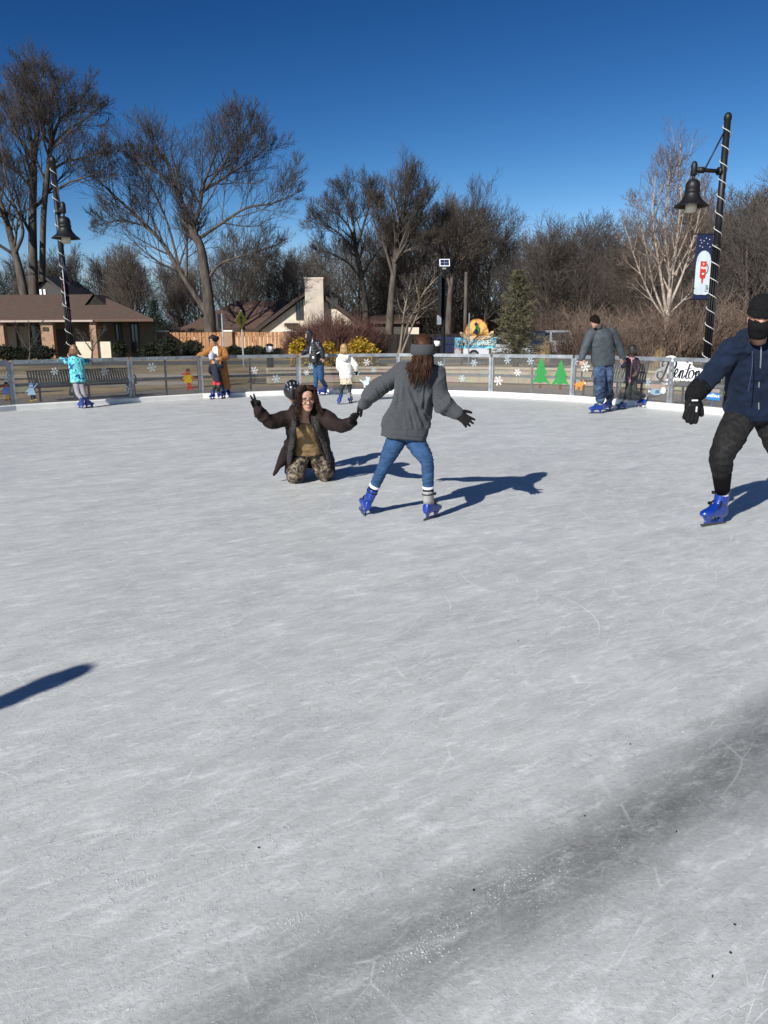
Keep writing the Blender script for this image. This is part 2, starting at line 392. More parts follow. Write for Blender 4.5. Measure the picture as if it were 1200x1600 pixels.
def ice_mat():
    m, N, L, B = nodes('skated_ice')
    tc = N.new('ShaderNodeTexCoord')
    def mapped(rot, sc, loc=(0, 0, 0)):
        mp = N.new('ShaderNodeMapping'); mp.vector_type = 'TEXTURE'; mp.inputs['Rotation'].default_value = (0, 0, R(rot)); mp.inputs['Scale'].default_value = tuple(1 / q for q in sc); mp.inputs['Location'].default_value = loc
        L.new(tc.outputs['Object'], mp.inputs[0]); return mp.outputs[0]
    def nz(vec, s, d=6, ro=.6, dist=0):
        n = N.new('ShaderNodeTexNoise'); n.inputs['Scale'].default_value = s; n.inputs['Detail'].default_value = d
        n.inputs['Roughness'].default_value = ro; n.inputs['Distortion'].default_value = dist; L.new(vec, n.inputs['Vector']); return n.outputs['Fac']
    def ramp(f, p0, p1, v0=0, v1=1):
        r = N.new('ShaderNodeMapRange'); r.inputs[1].default_value = p0; r.inputs[2].default_value = p1; r.inputs[3].default_value = v0; r.inputs[4].default_value = v1
        L.new(f, r.inputs[0]); return r.outputs[0]
    def math_(op, a, b=None, cl=False):
        n = N.new('ShaderNodeMath'); n.operation = op; n.use_clamp = cl
        for i, x in enumerate((a, b)):
            if x is None: continue
            if isinstance(x, (int, float)): n.inputs[i].default_value = x
            else: L.new(x, n.inputs[i])
        return n.outputs[0]
    base = nz(mapped(25, (1, 1, 1)), .45, 5, .55)
    streak = nz(mapped(31, (.7, 1.5, 1)), 2.0, 9, .68, .5)
    streak2 = nz(mapped(48, (.6, 1.7, 1), (7, 3, 0)), 3.4, 9, .7, .3)
    fine = nz(mapped(36, (.5, 1.9, 1), (2, 9, 0)), 9, 9, .72, .2)
    grain = nz(mapped(0, (1, 1, 1)), 60, 5, .75)
    val = math_('ADD', ramp(base, .3, .7, -.022, .022), ramp(streak, .38, .72, -.03, .055))
    val = math_('ADD', val, ramp(streak2, .40, .75, -.02, .045))
    val = math_('ADD', val, ramp(fine, .40, .70, -.03, .05))
    val = math_('ADD', val, ramp(grain, .3, .75, -.05, .06))
    mid = nz(mapped(35, (.8, 1.25, 1), (4, 2, 0)), 7, 9, .7); val = math_('ADD', val, ramp(mid, .35, .7, -.03, .05))
    # snow shavings: small pale flecks gathered in patches
    fl = nz(mapped(0, (1, 1, 1), (3, 1, 0)), 30, 6, .8); fl2 = nz(mapped(35, (.7, 1.3, 1), (1, 7, 0)), 75, 4, .75)
    pt = nz(mapped(35, (.55, 1.5, 1), (9, 4, 0)), .95, 7, .66)
    flecks = math_('MULTIPLY', ramp(fl, .56, .64), ramp(pt, .46, .64))
    val = math_('ADD', val, math_('MULTIPLY', flecks, .40)); val = math_('ADD', val, math_('MULTIPLY', ramp(fl2, .60, .70), .16)); val = math_('SUBTRACT', val, math_('MULTIPLY', ramp(fl2, .40, .30), .06))
    # thin curved skate scratches: edges of warped, stretched cells, broken up by noise
    wv = N.new('ShaderNodeTexNoise'); wv.inputs['Scale'].default_value = .55; wv.inputs['Detail'].default_value = 2; L.new(tc.outputs['Object'], wv.inputs['Vector'])
    for rot, sc_, loc, s_, wd_, am in ((36, (.45, 1.6, 1), (0, 0, 0), 2.6, .0055, .15), (20, (.4, 1.5, 1), (3, 5, 0), 3.6, .0055, .14), (52, (.4, 1.6, 1), (8, 2, 0), 2.2, .0045, .14), (30, (.25, 2.2, 1), (5, 9, 0), 4.5, .006, .13)):
        ad = N.new('ShaderNodeMix'); ad.data_type = 'VECTOR'; ad.factor_mode = 'UNIFORM'; ad.inputs[0].default_value = .42; L.new(mapped(rot, sc_, loc), ad.inputs[4]); L.new(wv.outputs['Color'], ad.inputs[5])
        vo = N.new('ShaderNodeTexVoronoi'); vo.feature = 'DISTANCE_TO_EDGE'; vo.inputs['Scale'].default_value = s_ * 1.7; L.new(ad.outputs[1], vo.inputs['Vector'])
        brk = nz(mapped(rot, (1, 1, 1), loc), 3.5, 4, .6)
        val = math_('ADD', val, math_('MULTIPLY', math_('MULTIPLY', ramp(vo.outputs['Distance'], wd_ * 2.2, 0), ramp(brk, .50, .66)), am))
    pfar = nz(mapped(30, (.55, 1.7, 1), (2, 6, 0)), 8, 8, .75); val = math_('ADD', val, math_('MULTIPLY', ramp(pfar, .53, .66), .16))
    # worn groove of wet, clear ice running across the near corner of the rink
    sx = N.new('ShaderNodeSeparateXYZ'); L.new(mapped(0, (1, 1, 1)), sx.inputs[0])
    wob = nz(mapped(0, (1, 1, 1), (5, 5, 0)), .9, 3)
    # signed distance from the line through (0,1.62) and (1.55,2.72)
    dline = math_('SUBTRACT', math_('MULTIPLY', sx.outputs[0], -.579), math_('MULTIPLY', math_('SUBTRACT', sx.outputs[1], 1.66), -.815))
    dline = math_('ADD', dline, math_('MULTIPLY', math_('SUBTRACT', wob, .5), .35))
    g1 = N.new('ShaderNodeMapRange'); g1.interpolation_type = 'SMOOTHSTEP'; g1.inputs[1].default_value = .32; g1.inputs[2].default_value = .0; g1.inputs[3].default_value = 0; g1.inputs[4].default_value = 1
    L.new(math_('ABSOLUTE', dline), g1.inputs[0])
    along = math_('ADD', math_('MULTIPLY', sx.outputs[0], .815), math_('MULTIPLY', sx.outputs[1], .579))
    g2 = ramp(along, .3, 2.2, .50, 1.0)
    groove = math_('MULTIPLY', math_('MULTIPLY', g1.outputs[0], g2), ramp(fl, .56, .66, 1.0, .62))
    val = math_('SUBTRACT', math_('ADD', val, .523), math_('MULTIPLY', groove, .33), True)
    cr = N.new('ShaderNodeCombineColor')
    L.new(math_('MULTIPLY', val, .972), cr.inputs[0]); L.new(math_('MULTIPLY', val, .995), cr.inputs[1]); L.new(math_('MULTIPLY', val, .962), cr.inputs[2])
    L.new(cr.outputs[0], B.inputs['Base Color'])
    L.new(ramp(streak, .3, .7, .38, .62), B.inputs['Roughness']); B.inputs['Specular IOR Level'].default_value = .35
    bp = N.new('ShaderNodeBump'); bp.inputs['Strength'].default_value = .55; bp.inputs['Distance'].default_value = .012
    hh = math_('ADD', math_('MULTIPLY', flecks, 1.4), math_('ADD', math_('MULTIPLY', grain, .35), math_('MULTIPLY', fine, .5)))
    L.new(hh, bp.inputs['Height']); L.new(bp.outputs[0], B.inputs['Normal'])
    return m
def sheet(name, poly, z, m, kind='structure'):
    b = MB(); n = len(poly); b.v = [V(x, y, z) for x, y in poly]; b.f = [tuple(range(n))]; b.m = [0]
    a = sum(poly[i][0] * poly[(i + 1) % n][1] - poly[(i + 1) % n][0] * poly[i][1] for i in range(n))
    if a < 0: b.f = [tuple(reversed(range(n)))]
    return tag(b.build(name, m), kind=kind)
def strip(name, line, half, z, m):
    """a road or path: ribbon of quads along a line"""
    L_ = [Vector((x, y, 0)) for x, y in line]; b = MB(); e0, e1 = [], []
    for i, p in enumerate(L_):
        d = (L_[min(i + 1, len(L_) - 1)] - L_[max(i - 1, 0)]).normalized(); nrm = V(-d.y, d.x, 0)
        e0.append(V(p.x - nrm.x * half, p.y - nrm.y * half, z)); e1.append(V(p.x + nrm.x * half, p.y + nrm.y * half, z))
    for i in range(len(L_) - 1): b.quad(e0[i], e0[i + 1], e1[i + 1], e1[i])
    return tag(b.build(name, m), kind='structure')
sheet('ground', [(-500, -60), (500, -60), (500, 700), (-500, 700)], -.03, ground_mat())

JOINTS = [(-12.4, 3.2), (-12.3, 6.4), (-11.7, 9.3), (-10.9, 12.0), (-9.75, 14.6), (-8.15, 17.0), (-6.12, 18.85), (-4.72, 20.1), (-2.3, 21.2), (.4, 21.52),
          (2.78, 20.15), (4.55, 18.72), (6.07, 16.42), (7.35, 14.1), (8.4, 11.6), (9.1, 8.9), (9.4, 6.1), (9.4, 3.2)]
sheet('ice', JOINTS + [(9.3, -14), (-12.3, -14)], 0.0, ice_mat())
def offset_line(pts, d):
    out = []
    for i, p in enumerate(pts):
        a, b = pts[max(i - 1, 0)], pts[min(i + 1, len(pts) - 1)]
        t = Vector((b[0] - a[0], b[1] - a[1])).normalized(); out.append((p[0] - t.y * d, p[1] + t.x * d))
    return out
pav = bricks('brick_pavers', (.165, .135, .11), (.225, .19, .155), (.10, .09, .08), 2.2, .5, .25, .015, axis='XY')
outer = offset_line(JOINTS, 3.9)
sheet('plaza', [p for p in outer] + list(reversed(offset_line(JOINTS, .12))), -.012, pav)
concrete = mat('pale_concrete', (.40, .35, .29), .9, .14, 1.2, .1, 30)
asphalt = mat('asphalt', (.075, .073, .070), .9, .25, .8, .2, 40)
strip('near_path', [(-40, 20), (-24, 22.4), (-15, 24.6), (-10, 26.6), (-6.5, 27.6)], 1.0, -.022, concrete)
strip('path', [(-70, 27), (-40, 29.5), (-22, 31), (-10, 32.5), (0, 33), (9, 31.5), (18, 29), (30, 24), (45, 15)], 1.3, -.022, concrete)
strip('road', [(-160, 46), (-80, 47), (-30, 48), (0, 49), (30, 50), (90, 51), (200, 52)], 3.6, -.022, asphalt)
strip('driveway', [(-42, 50), (-42, 58)], 2.0, -.018, concrete)
mulch = mat('bark_mulch', (.085, .055, .036), .95, .5, 5, .7, 25)
strip('mulch_bed', [(-5, 28.9), (1, 29.4), (6, 28.6), (11, 26.4), (16, 23)], 1.1, -.016, mulch)

# skate cuts: thin curved ridges of shaved ice, and loose snow crumbs
rng = random.Random(11)
sb = MB()
def cut(p, ang, ln, cur, wd, z):
    n = max(4, int(ln / .12)); pts = []; a = ang; q = Vector((p[0], p[1], z))
    for i in range(n + 1):
        pts.append(q.copy()); q = q + V(math.cos(a), math.sin(a), 0) * (ln / n); a += cur * ln / n
    prev = None
    for i, q in enumerate(pts):
        d = (pts[min(i + 1, n)] - pts[max(i - 1, 0)]).normalized(); nr = V(-d.y, d.x, 0)
        u = i / n; wv = wd * (.25 + .75 * math.sin(math.pi * u) ** .5) * (.6 + .8 * rng.random())
        cur_ = (q - nr * wv / 2, q + nr * wv / 2)
        if prev and rng.random() > .12: sb.quad(prev[0], cur_[0], cur_[1], prev[1])
        prev = cur_
def inside(x, y): return -8.5 < x < 7.2 and y < 20.5 and (x * x * .045 + y * y * .0027) < 3.0 and y > .6
for i in range(3600):
    y = rng.uniform(1.0, 4.5) if i % 3 else rng.uniform(3, 19); x = rng.uniform(-.56, .56) * (y + .8)
    if i % 4 == 1: y = rng.uniform(4, 9.5); x = rng.uniform(-.52, .60) * (y + .6)
    if not inside(x, y): continue
    if abs(-.579 * x + .815 * (y - 1.66)) < .50 and y < 4.5: continue
    base_a = R(rng.gauss(36, 13)) if rng.random() < .92 else R(rng.uniform(0, 180))
    big = rng.random()
    ln = (rng.uniform(.05, .32) if big < .92 else rng.uniform(.4, 1.1)) * (1 if y > 3 else .7)
    curv = rng.gauss(0, .5) if rng.random() < .7 else rng.gauss(0, 1.6)
    cut((x, y), base_a, ln, curv, rng.uniform(.0008, .0022) * (1 + y * .22), .0005 + (i % 50) * .000012)
for i in range(170):                                     # tight turns under the skaters
    y = rng.gauss(7.2, 1.3); x = rng.gauss(2.1, 1.0)
    if i % 3 == 0: y = rng.gauss(8.5, 1.6); x = rng.gauss(.2, 2.2)
    if inside(x, y): cut((x, y), rng.uniform(0, 6.28), rng.uniform(.4, 1.3), rng.choice((-1, 1)) * rng.uniform(.7, 3.0), rng.uniform(.003, .006), .0012 + (i % 50) * .000012)
shav = mat('shaved_ice', (.50, .51, .51), .9, .06, 20, spec=.05); cutm = mat('cut_ice', (.66, .675, .675), .85, .10, 20, spec=.1)
tag(sb.build('skate_cuts', cutm), kind='stuff')
cb = MB()
def crumb(x, y, s):
    n = 5; b = len(cb.v); h = s * rng.uniform(.35, .8); a0 = rng.random() * 6
    for k in range(n):
        a = a0 + 6.283 * k / n; r = s * rng.uniform(.6, 1.2); cb.v.append(V(x + r * math.cos(a), y + r * math.sin(a), .0005))
    cb.v.append(V(x + rng.uniform(-.3, .3) * s, y + rng.uniform(-.3, .3) * s, h))
    for k in range(n): cb.f.append((b + k, b + (k + 1) % n, b + n)); cb.m.append(0)
heaps = [gr(px, py) for px, py in ((220, 1285), (232, 1272), (285, 1258), (300, 1255), (40, 1155), (420, 1160), (330, 1180), (660, 1480), (650, 1490), (690, 1450), (790, 1392), (800, 1368), (730, 1360), (860, 1390), (640, 1505), (1170, 1585), (1060, 1540), (500, 1440), (200, 1380), (170, 1400), (380, 1350), (960, 1200), (1060, 1130), (290, 1400), (455, 1440), (1100, 1130), (870, 1480), (560, 1380), (120, 1340), (700, 1120))]
for h in heaps:
    k = rng.randint(80, 220); sp = rng.uniform(.02, .055); an = R(rng.gauss(35, 15))
    for i in range(k):
        u, v_ = rng.gauss(0, sp * 1.7), rng.gauss(0, sp * .45)
        crumb(h.x + u * math.cos(an) - v_ * math.sin(an), h.y + u * math.sin(an) + v_ * math.cos(an), abs(rng.gauss(.0007, .0010)) + .0005)
for i in range(9000):
    y = 1.0 + 5.2 * rng.random() ** 1.6; x = rng.uniform(-.58, .58) * (y + .8)
    pn = noise.noise(V(x * 1.4 + 4, y * 1.4, 0)) + .5 * noise.noise(V(x * 4, y * 4 + 3, 5))
    if pn < .02 and rng.random() < .8: continue
    if abs(-.579 * x + .815 * (y - 1.66)) < .3 and rng.random() < .5: continue
    crumb(x, y, abs(rng.gauss(.0007, .0007)) + .0005 + .0003 * y)
tag(cb.build('snow_crumbs', shav), kind='stuff')
db = MB()
for px, py in ((405, 1325), (985, 1163), (1057, 1300), (1150, 1445), (1143, 1490), (1113, 1527), (740, 1392), (915, 1275), (810, 1001)):
    p = gr(px, py, .003); a = rng.random() * 3; db.bar(p, p + V(math.cos(a), math.sin(a), 0) * .0065, .003, .0025)
tag(db.build('leaf_debris', M['blackv']), kind='stuff')

# ---------------------------------------------------------------- kerb and rink fence
KH = .125
kb = MB()
inner = [Vector((x, y, 0)) for x, y in JOINTS]
outk = [Vector((x, y, 0)) for x, y in offset_line(JOINTS, .2)]
rings = []
for a, b in zip(inner, outk):
    d = (b - a).normalized() * .02
    rings.append([a, b, b + V(0, 0, KH), a + d + V(0, 0, KH), a + V(0, 0, KH - .02)])
kb.loft(rings)
tag(kb.build('rink_kerb', M['kerb'], base=(0, 21, 0)), 'low white plastic kerb curving round the edge of the ice below the fence', 'kerb')
FENCE_TOP = 1.09
fence = thing('rink_fence', (0, 21.4, 0), 'grey steel rink fence with clear panels and snowflake stickers round the ice', 'fence')
FJ = [Vector((x, y, 0)) for x, y in offset_line(JOINTS, .10)]
panes = {}
CUTX = {}
def frame_pt(i, u, z, off=0.0):
    a, b = FJ[i], FJ[i + 1]; t = (b - a).normalized(); n = V(-t.y, t.x, 0)
    p = a.lerp(b, u) + n * off; return V(p.x, p.y, z)
for i in range(len(FJ) - 1):
    a, b = FJ[i], FJ[i + 1]; ln = (b - a).length; t = (b - a) / ln; n = V(-t.y, t.x, 0); e = .035
    A, B_ = a + t * e, b - t * e
    r = MB(); r.bar(A + V(0, 0, FENCE_TOP - .04), B_ + V(0, 0, FENCE_TOP - .04), .05, .085)
    for k in range(1, 8):
        p = A.lerp(B_, k / 8) - n * .029 + V(0, 0, FENCE_TOP - .04); r.box(p, .02, .02, .02)
    r.build('top_rail', M['steel'], fence)
    r = MB(); r.bar(A + V(0, 0, .545) + n * .02, B_ + V(0, 0, .545) + n * .02, .035, .07)
    for k in range(1, 8):
        p = A.lerp(B_, k / 8) - n * .002 + V(0, 0, .575); r.box(p, .02, .02, .025)
    r.build('middle_rail', M['steel'], fence)
    for q in (a + t * .036, b - t * .036):
        r = MB(); r.box(q + V(0, 0, KH + (FENCE_TOP - .084 - KH) / 2), .055, .06, FENCE_TOP - .084 - KH, Matrix((t, n, V(0, 0, 1))).transposed()); r.build('post', M['steel'], fence)
    q = a.lerp(b, .5) + n * .052
    r = MB(); r.box(q + V(0, 0, KH + (FENCE_TOP - .084 - KH) / 2), .045, .03, FENCE_TOP - .084 - KH, Matrix((t, n, V(0, 0, 1))).transposed()); r.build('mullion', M['steel'], fence)
    r = MB(); z0, z1 = KH + .004, FENCE_TOP - .09
    r.bar(a + t * .07 - n * .012 + V(0, 0, (z0 + z1) / 2), b - t * .07 - n * .012 + V(0, 0, (z0 + z1) / 2), .006, z1 - z0)
    panes[i] = r.build('clear_panel', M['acrylic'], fence)
def on_fence(px, py):
    """the bay, and the point of that bay's rink side, seen in this direction"""
    d = Vector(ray(px, py)); o = V(0, 0, CAM_H)
    for i in range(len(FJ) - 1):
        a, b = FJ[i], FJ[i + 1]; t = (b - a).normalized(); n = V(-t.y, t.x, 0)
        pl = a - n * .0165
        if abs(d.dot(n)) < 1e-6: continue
        s = (pl - o).dot(n) / d.dot(n)
        if s <= 0: continue
        p = o + d * s; u = (p - a).dot(t)
        if -.001 <= u <= (b - a).length: return i, p, t, n
    return None
def sticker(name, px, py, fn, label=None):
    h = on_fence(px, py)
    if not h: return
    i, p, t, n = h; b = MB(); mats = fn(b, p, t, V(0, 0, 1), -n)
    o = b.build(name, mats, panes[i])
    if label: o['label'] = label
    return o
def poly_at(b, pts, p, t, u, n, mat=0, layer=0, s=1.0):
    b.prism([(x * s, y * s) for x, y in pts], p + n * (.0022 * layer), t, u, n * .0018, mat)
def arc(cx, cy, rx, ry, a0=0, a1=360, k=14):
    return [(cx + rx * math.cos(R(a0 + (a1 - a0) * i / k)), cy + ry * math.sin(R(a0 + (a1 - a0) * i / k))) for i in range(k + (0 if a1 - a0 == 360 else 1))]
def flake(size, mat_=M['white']):
    def fn(b, p, t, u, n):
        lay = 0
        for k in range(6):
            a = R(60 * k + 8); c, s_ = math.cos(a), math.sin(a)
            def L2(x, y): return (c * x - s_ * y, s_ * x + c * y)
            poly_at(b, [L2(0, -.035), L2(1, -.05), L2(1, .05), L2(0, .035)], p, t, u, n, 0, k % 3, size)
            for q, ll in ((.42, .30), (.70, .26)):
                for sg in (-1, 1):
                    d = (ll * .62, sg * ll * .8); pn = (-.045 * sg * .8, .045 * .62)
                    P_ = [(q - .03, 0), (q + .05, 0), (q + .05 + d[0], d[1]), (q - .03 + d[0], d[1])]
                    poly_at(b, [L2(*z) for z in P_], p, t, u, n, 0, 3 + k % 2 + (2 if q > .5 else 0) + (4 if sg > 0 else 0), size)
        return mat_
    return fn
pale = M['ltblue']; FL = mat('snowflake_vinyl', (.50, .60, .66), .5, .04)
for px, py, s in ((9, 588, .125), (85, 580, .10), (163, 580, .115), (201, 608, .145), (237, 574, .135), (397, 579, .12), (431, 592, .13), (486, 572, .10), (479, 582, .09),
                  (573, 566, .11), (584, 578, .085), (557, 583, .10), (688, 570, .11), (722, 591, .11), (741, 567, .11), (793, 563, .11), (779, 595, .145), (809, 582, .11),
                  (829, 564, .11), (899, 565, .11), (915, 573, .15), (1012, 597, .11), (1142, 600, .11)):
    sticker('snowflake_sticker', px, py, flake(s * .9, FL if rng.random() < .7 else M['white']))
def fir(w_):
    def fn(b, p, t, u, n):
        poly_at(b, [(-.06, -.52), (.06, -.52), (.05, -.36), (-.05, -.36)], p, t, u, n, 1, 0, w_)
        poly_at(b, [(-.42, -.36), (-.2, -.27), (-.02, -.33), (.18, -.26), (.42, -.36), (.12, .12), (-.12, .12)], p, t, u, n, 0, 1, w_)
        poly_at(b, [(-.30, .02), (-.14, .06), (0, .0), (.14, .06), (.32, .02), (.1, .4), (-.1, .4)], p, t, u, n, 0, 2, w_)
        poly_at(b, [(-.17, .33), (0, .27), (.17, .33), (0, .72)], p, t, u, n, 0, 3, w_)
        return [M['greenv'], M['brownv']]
    return fn
sticker('tree_sticker', 845, 586, fir(.62), 'taller green fir tree sticker'); sticker('tree_sticker', 876, 589, fir(.58), 'shorter green fir tree sticker')
def fox(b, p, t, u, n):
    s = .3
    poly_at(b, arc(0, 0, .42, .16), p, t, u, n, 0, 0, s); poly_at(b, arc(.48, .16, .2, .14), p, t, u, n, 0, 1, s)
    poly_at(b, [(.4, .26), (.36, .46), (.54, .29)], p, t, u, n, 0, 2, s); poly_at(b, [(.52, .08), (.72, .1), (.6, .2)], p, t, u, n, 1, 3, s)
    for x in (-.32, -.2, .2, .32): poly_at(b, [(x - .03, -.45), (x + .03, -.45), (x + .05, -.08), (x - .05, -.08)], p, t, u, n, 0, 2, s)
    poly_at(b, [(-.38, .0), (-.78, .22), (-.84, .1), (-.5, -.08)], p, t, u, n, 0, 1, s); poly_at(b, [(-.78, .22), (-.9, .22), (-.84, .1)], p, t, u, n, 1, 2, s)
    return [M['orangev'], M['white']]
sticker('fox_sticker', 905, 601, fox, 'orange fox sticker')
def skater(body, skin, scarf, hat, legs, boots, s, arm=1, coat_len=.3, white_hair=None):
    def fn(b, p, t, u, n):
        poly_at(b, [(-.06, -.62), (.02, -.62), (.04, -.2), (-.1, -.2)], p, t, u, n, 4, 0, s)
        poly_at(b, [(.10, -.58), (.19, -.56), (.12, -.2), (.0, -.2)], p, t, u, n, 4, 1, s)
        poly_at(b, arc(-.08, -.66, .12, .055), p, t, u, n, 5, 2, s); poly_at(b, arc(.2, -.62, .12, .055), p, t, u, n, 5, 2, s)
        poly_at(b, [(-.30, -.28), (.26, -.28), (.16, .22), (.0, .30), (-.16, .22)], p, t, u, n, 0, 3, s)
        poly_at(b, [(-.14, .20), (-.40, .0), (-.34, -.1), (-.1, .08)], p, t, u, n, 0, 4, s)
        poly_at(b, [(.12, .22), (.36, .06 + .4 * arm), (.42, .12 + .36 * arm), (.12, .08)], p, t, u, n, 0, 4, s)
        poly_at(b, arc(-.40, -.06, .06, .06), p, t, u, n, 2, 5, s); poly_at(b, arc(.40, .10 + .38 * arm, .07, .07), p, t, u, n, 2, 5, s)
        poly_at(b, arc(0, .40, .13, .14), p, t, u, n, 1, 5, s)
        poly_at(b, [(-.15, .42), (.15, .42), (.11, .58), (-.11, .58)], p, t, u, n, 3, 6, s)
        poly_at(b, [(-.15, .24), (.15, .22), (.15, .32), (-.15, .32)], p, t, u, n, 2, 6, s)
        if scarf: poly_at(b, [(-.14, .23), (-.42, .22), (-.42, .31), (-.14, .31)], p, t, u, n, 2, 7, s)
        return [body, skin, M['redv'] if scarf else M['periv'], hat, legs, boots]
    return fn
sk = mat('vinyl_skin_tone', (.30, .14, .07), .5, .05)
sticker('skater_sticker', 10, 610, skater(M['periv'], sk, True, M['navyv'], M['yellowv'], M['redv'], .32, .3), 'blue coated skating child sticker with red scarf')
sticker('skater_sticker', 49, 611, skater(pale, FL, False, M['periv'], M['navyv'], M['yellowv'], .32, 1), 'pale blue coated skating child sticker')
sticker('skater_sticker', 294, 591, skater(M['yellowv'], sk, True, M['brownv'], M['redv'], M['redv'], .42, -.3), 'yellow coated skating child sticker with red scarf')
def dog(b, p, t, u, n):
    s = .24
    poly_at(b, arc(0, -.15, .36, .3), p, t, u, n, 0, 0, s); poly_at(b, arc(.25, .3, .26, .24), p, t, u, n, 0, 1, s)
    poly_at(b, arc(.06, .45, .09, .16), p, t, u, n, 0, 2, s); poly_at(b, [(-.3, 0), (-.8, .3), (-.75, .15), (-.35, -.2)], p, t, u, n, 0, 1, s)
    for x in (-.2, .2): poly_at(b, [(x - .08, -.7), (x + .12, -.7), (x + .08, -.3), (x - .08, -.3)], p, t, u, n, 0, 2, s)
    poly_at(b, arc(.33, .36, .035, .035), p, t, u, n, 1, 3, s); poly_at(b, arc(.46, .25, .05, .04), p, t, u, n, 1, 3, s)
    return [FL, M['blackv']]
sticker('dog_sticker', 572, 596, dog, 'white dog sticker')
def seal(b, p, t, u, n):
    s = .36
    poly_at(b, arc(-.1, -.02, .44, .2), p, t, u, n, 0, 0, s); poly_at(b, arc(.42, .1, .18, .2), p, t, u, n, 1, 1, s)
    poly_at(b, [(-.48, 0), (-.66, .1), (-.62, -.1)], p, t, u, n, 1, 1, s)
    for k in range(3): poly_at(b, [(-.12 + .09 * k, -.1), (-.07 + .09 * k, -.1), (-.04 + .09 * k, .1), (-.09 + .09 * k, .1)], p, t, u, n, 2, 2, s)
    return [mat('grey_blue_vinyl', (.22, .30, .38), .5, .05), FL, M['navyv']]
sticker('seal_sticker', 1027, 612, seal, 'grey and white tilted sticker')

# lettering
def text_mesh(txt, size, bold=0.0, shear=0.0, align='CENTER', space=1.0, depth=.002):
    c = bpy.data.curves.new('t', 'FONT'); c.body = txt; c.size = size; c.offset = bold; c.shear = shear; c.align_x = align; c.align_y = 'CENTER'
    c.extrude = depth; c.resolution_u = 2; c.space_character = space
    o = bpy.data.objects.new('t', c); tmp_sc.collection.objects.link(o); vl = tmp_sc.view_layers[0]; vl.update(); dg = vl.depsgraph; dg.update()
    me = bpy.data.meshes.new_from_object(o.evaluated_get(dg), depsgraph=dg)
    out = [v.co.copy() for v in me.vertices], [tuple(p.vertices) for p in me.polygons]
    bpy.data.objects.remove(o); bpy.data.meshes.remove(me); return out
def put_text(b, txt, size, p, r, u, n, mat=0, **kw):
    vs, fs = text_mesh(txt, size, **kw); o = len(b.v)
    b.v.extend(p + r * q.x + u * q.y + n * q.z for q in vs)
    for f in fs: b.f.append(tuple(o + i for i in f)); b.m.append(mat)
# the script sign on the glass
S_ = {'B': [[(100, 285), (92, 245), (130, 208), (190, 190), (250, 192), (295, 225), (285, 285), (235, 315), (205, 325), (250, 338), (268, 380), (235, 435), (160, 462), (85, 440), (30, 405), (32, 360), (70, 340), (105, 352)],
            [(192, 200), (170, 270), (130, 370), (75, 465)]],
      'e': [[(272, 382), (300, 362), (325, 325), (315, 300), (292, 320), (282, 370), (298, 402), (325, 395), (348, 362)]],
      'n': [[(348, 362), (370, 318), (362, 360), (352, 408)], [(356, 375), (385, 318), (403, 318), (396, 365), (390, 402), (410, 402), (432, 372)]],
      't': [[(492, 238), (470, 310), (448, 375), (455, 408), (485, 395)], [(430, 305), (475, 298), (525, 288)]],
      'o': [[(530, 312), (500, 325), (485, 365), (498, 402), (530, 395), (552, 352), (545, 318), (525, 310), (560, 335), (590, 320)]],
      'v': [[(650, 325), (665, 345), (668, 402), (700, 360), (705, 322), (725, 330)]], 'i': [[(740, 322), (728, 375), (738, 402), (760, 378)], [(748, 285), (750, 280)]],
      'l': [[(760, 378), (795, 300), (800, 250), (785, 250), (770, 330), (772, 400), (800, 385)]], 'e2': [[(842, 380), (872, 360), (895, 325), (885, 302), (862, 320), (852, 370), (868, 402), (900, 392), (915, 350)]]}
strokes = [(k, s) for k in 'Bento' for s in S_[k]] + [('n', [(x + 222, y) for x, y in s]) for s in S_['n']] + [('v', s) for s in S_['v']] + [('i', s) for s in S_['i']] + \
          [('l', s) for s in S_['l']] + [('l', [(x + 42, y) for x, y in s]) for s in S_['l']] + [('e', s) for s in S_['e2']]
def ribbon(b, pts, p, t, u, n, wfn, lay, mat, sc):
    P2 = [Vector((x, y)) for x, y in [(q.x, q.y) for q in catmull([V(x, y, 0) for x, y in pts], 5)]]
    L_, R_ = [], []
    for i, q in enumerate(P2):
        d = (P2[min(i + 1, len(P2) - 1)] - P2[max(i - 1, 0)]); d = d.normalized() if d.length > 0 else Vector((1, 0)); nr = Vector((-d.y, d.x)); wv = wfn(d)
        L_.append(q + nr * wv); R_.append(q - nr * wv)
    for i in range(len(P2) - 1):
        poly_at(b, [tuple(L_[i]), tuple(L_[i + 1]), tuple(R_[i + 1]), tuple(R_[i])], p, t, u, n, mat, lay, sc)
    for q in (P2[0], P2[-1]):
        poly_at(b, arc(q.x, q.y, wfn(Vector((1, 0))), wfn(Vector((1, 0))), k=8), p, t, u, n, mat, lay, sc)
def bsign(b, p, t, u, n):
    # letter units are 1/8.57 photo pixel; about 1.55 m across in all
    conv = lambda s: [(x - 470, -(y - 345)) for x, y in s]; sc = .00180
    for k, s in strokes: ribbon(b, conv(s), p, t, u, n, lambda d: 36 if k == 'B' else 31, 0, 0, sc)
    poly_at(b, [(-220, -60), (430, -60), (430, 20), (60, 70), (-50, 130), (-160, 130)], p, t, u, n, 0, 1, sc)
    for k, s in strokes:
        fat = 1.4 if k == 'B' else 1.12
        ribbon(b, conv(s), p, t, u, n, lambda d, f_=fat: f_ * (3.2 + 7.5 * max(0, -d.x * .15 + abs(d.y)) ** 1.5), 2, 1, sc)
    put_text(b, 'VISIT', .062, p + t * (-95 * sc) + u * (97 * sc) + n * .006, t, u, n, 2, space=1.25, depth=.001)
    return [M['white'], M['blackv'], M['greyv']]
sticker('lettering_sticker', 1075, 583, bsign, 'white edged black script lettering sticker')
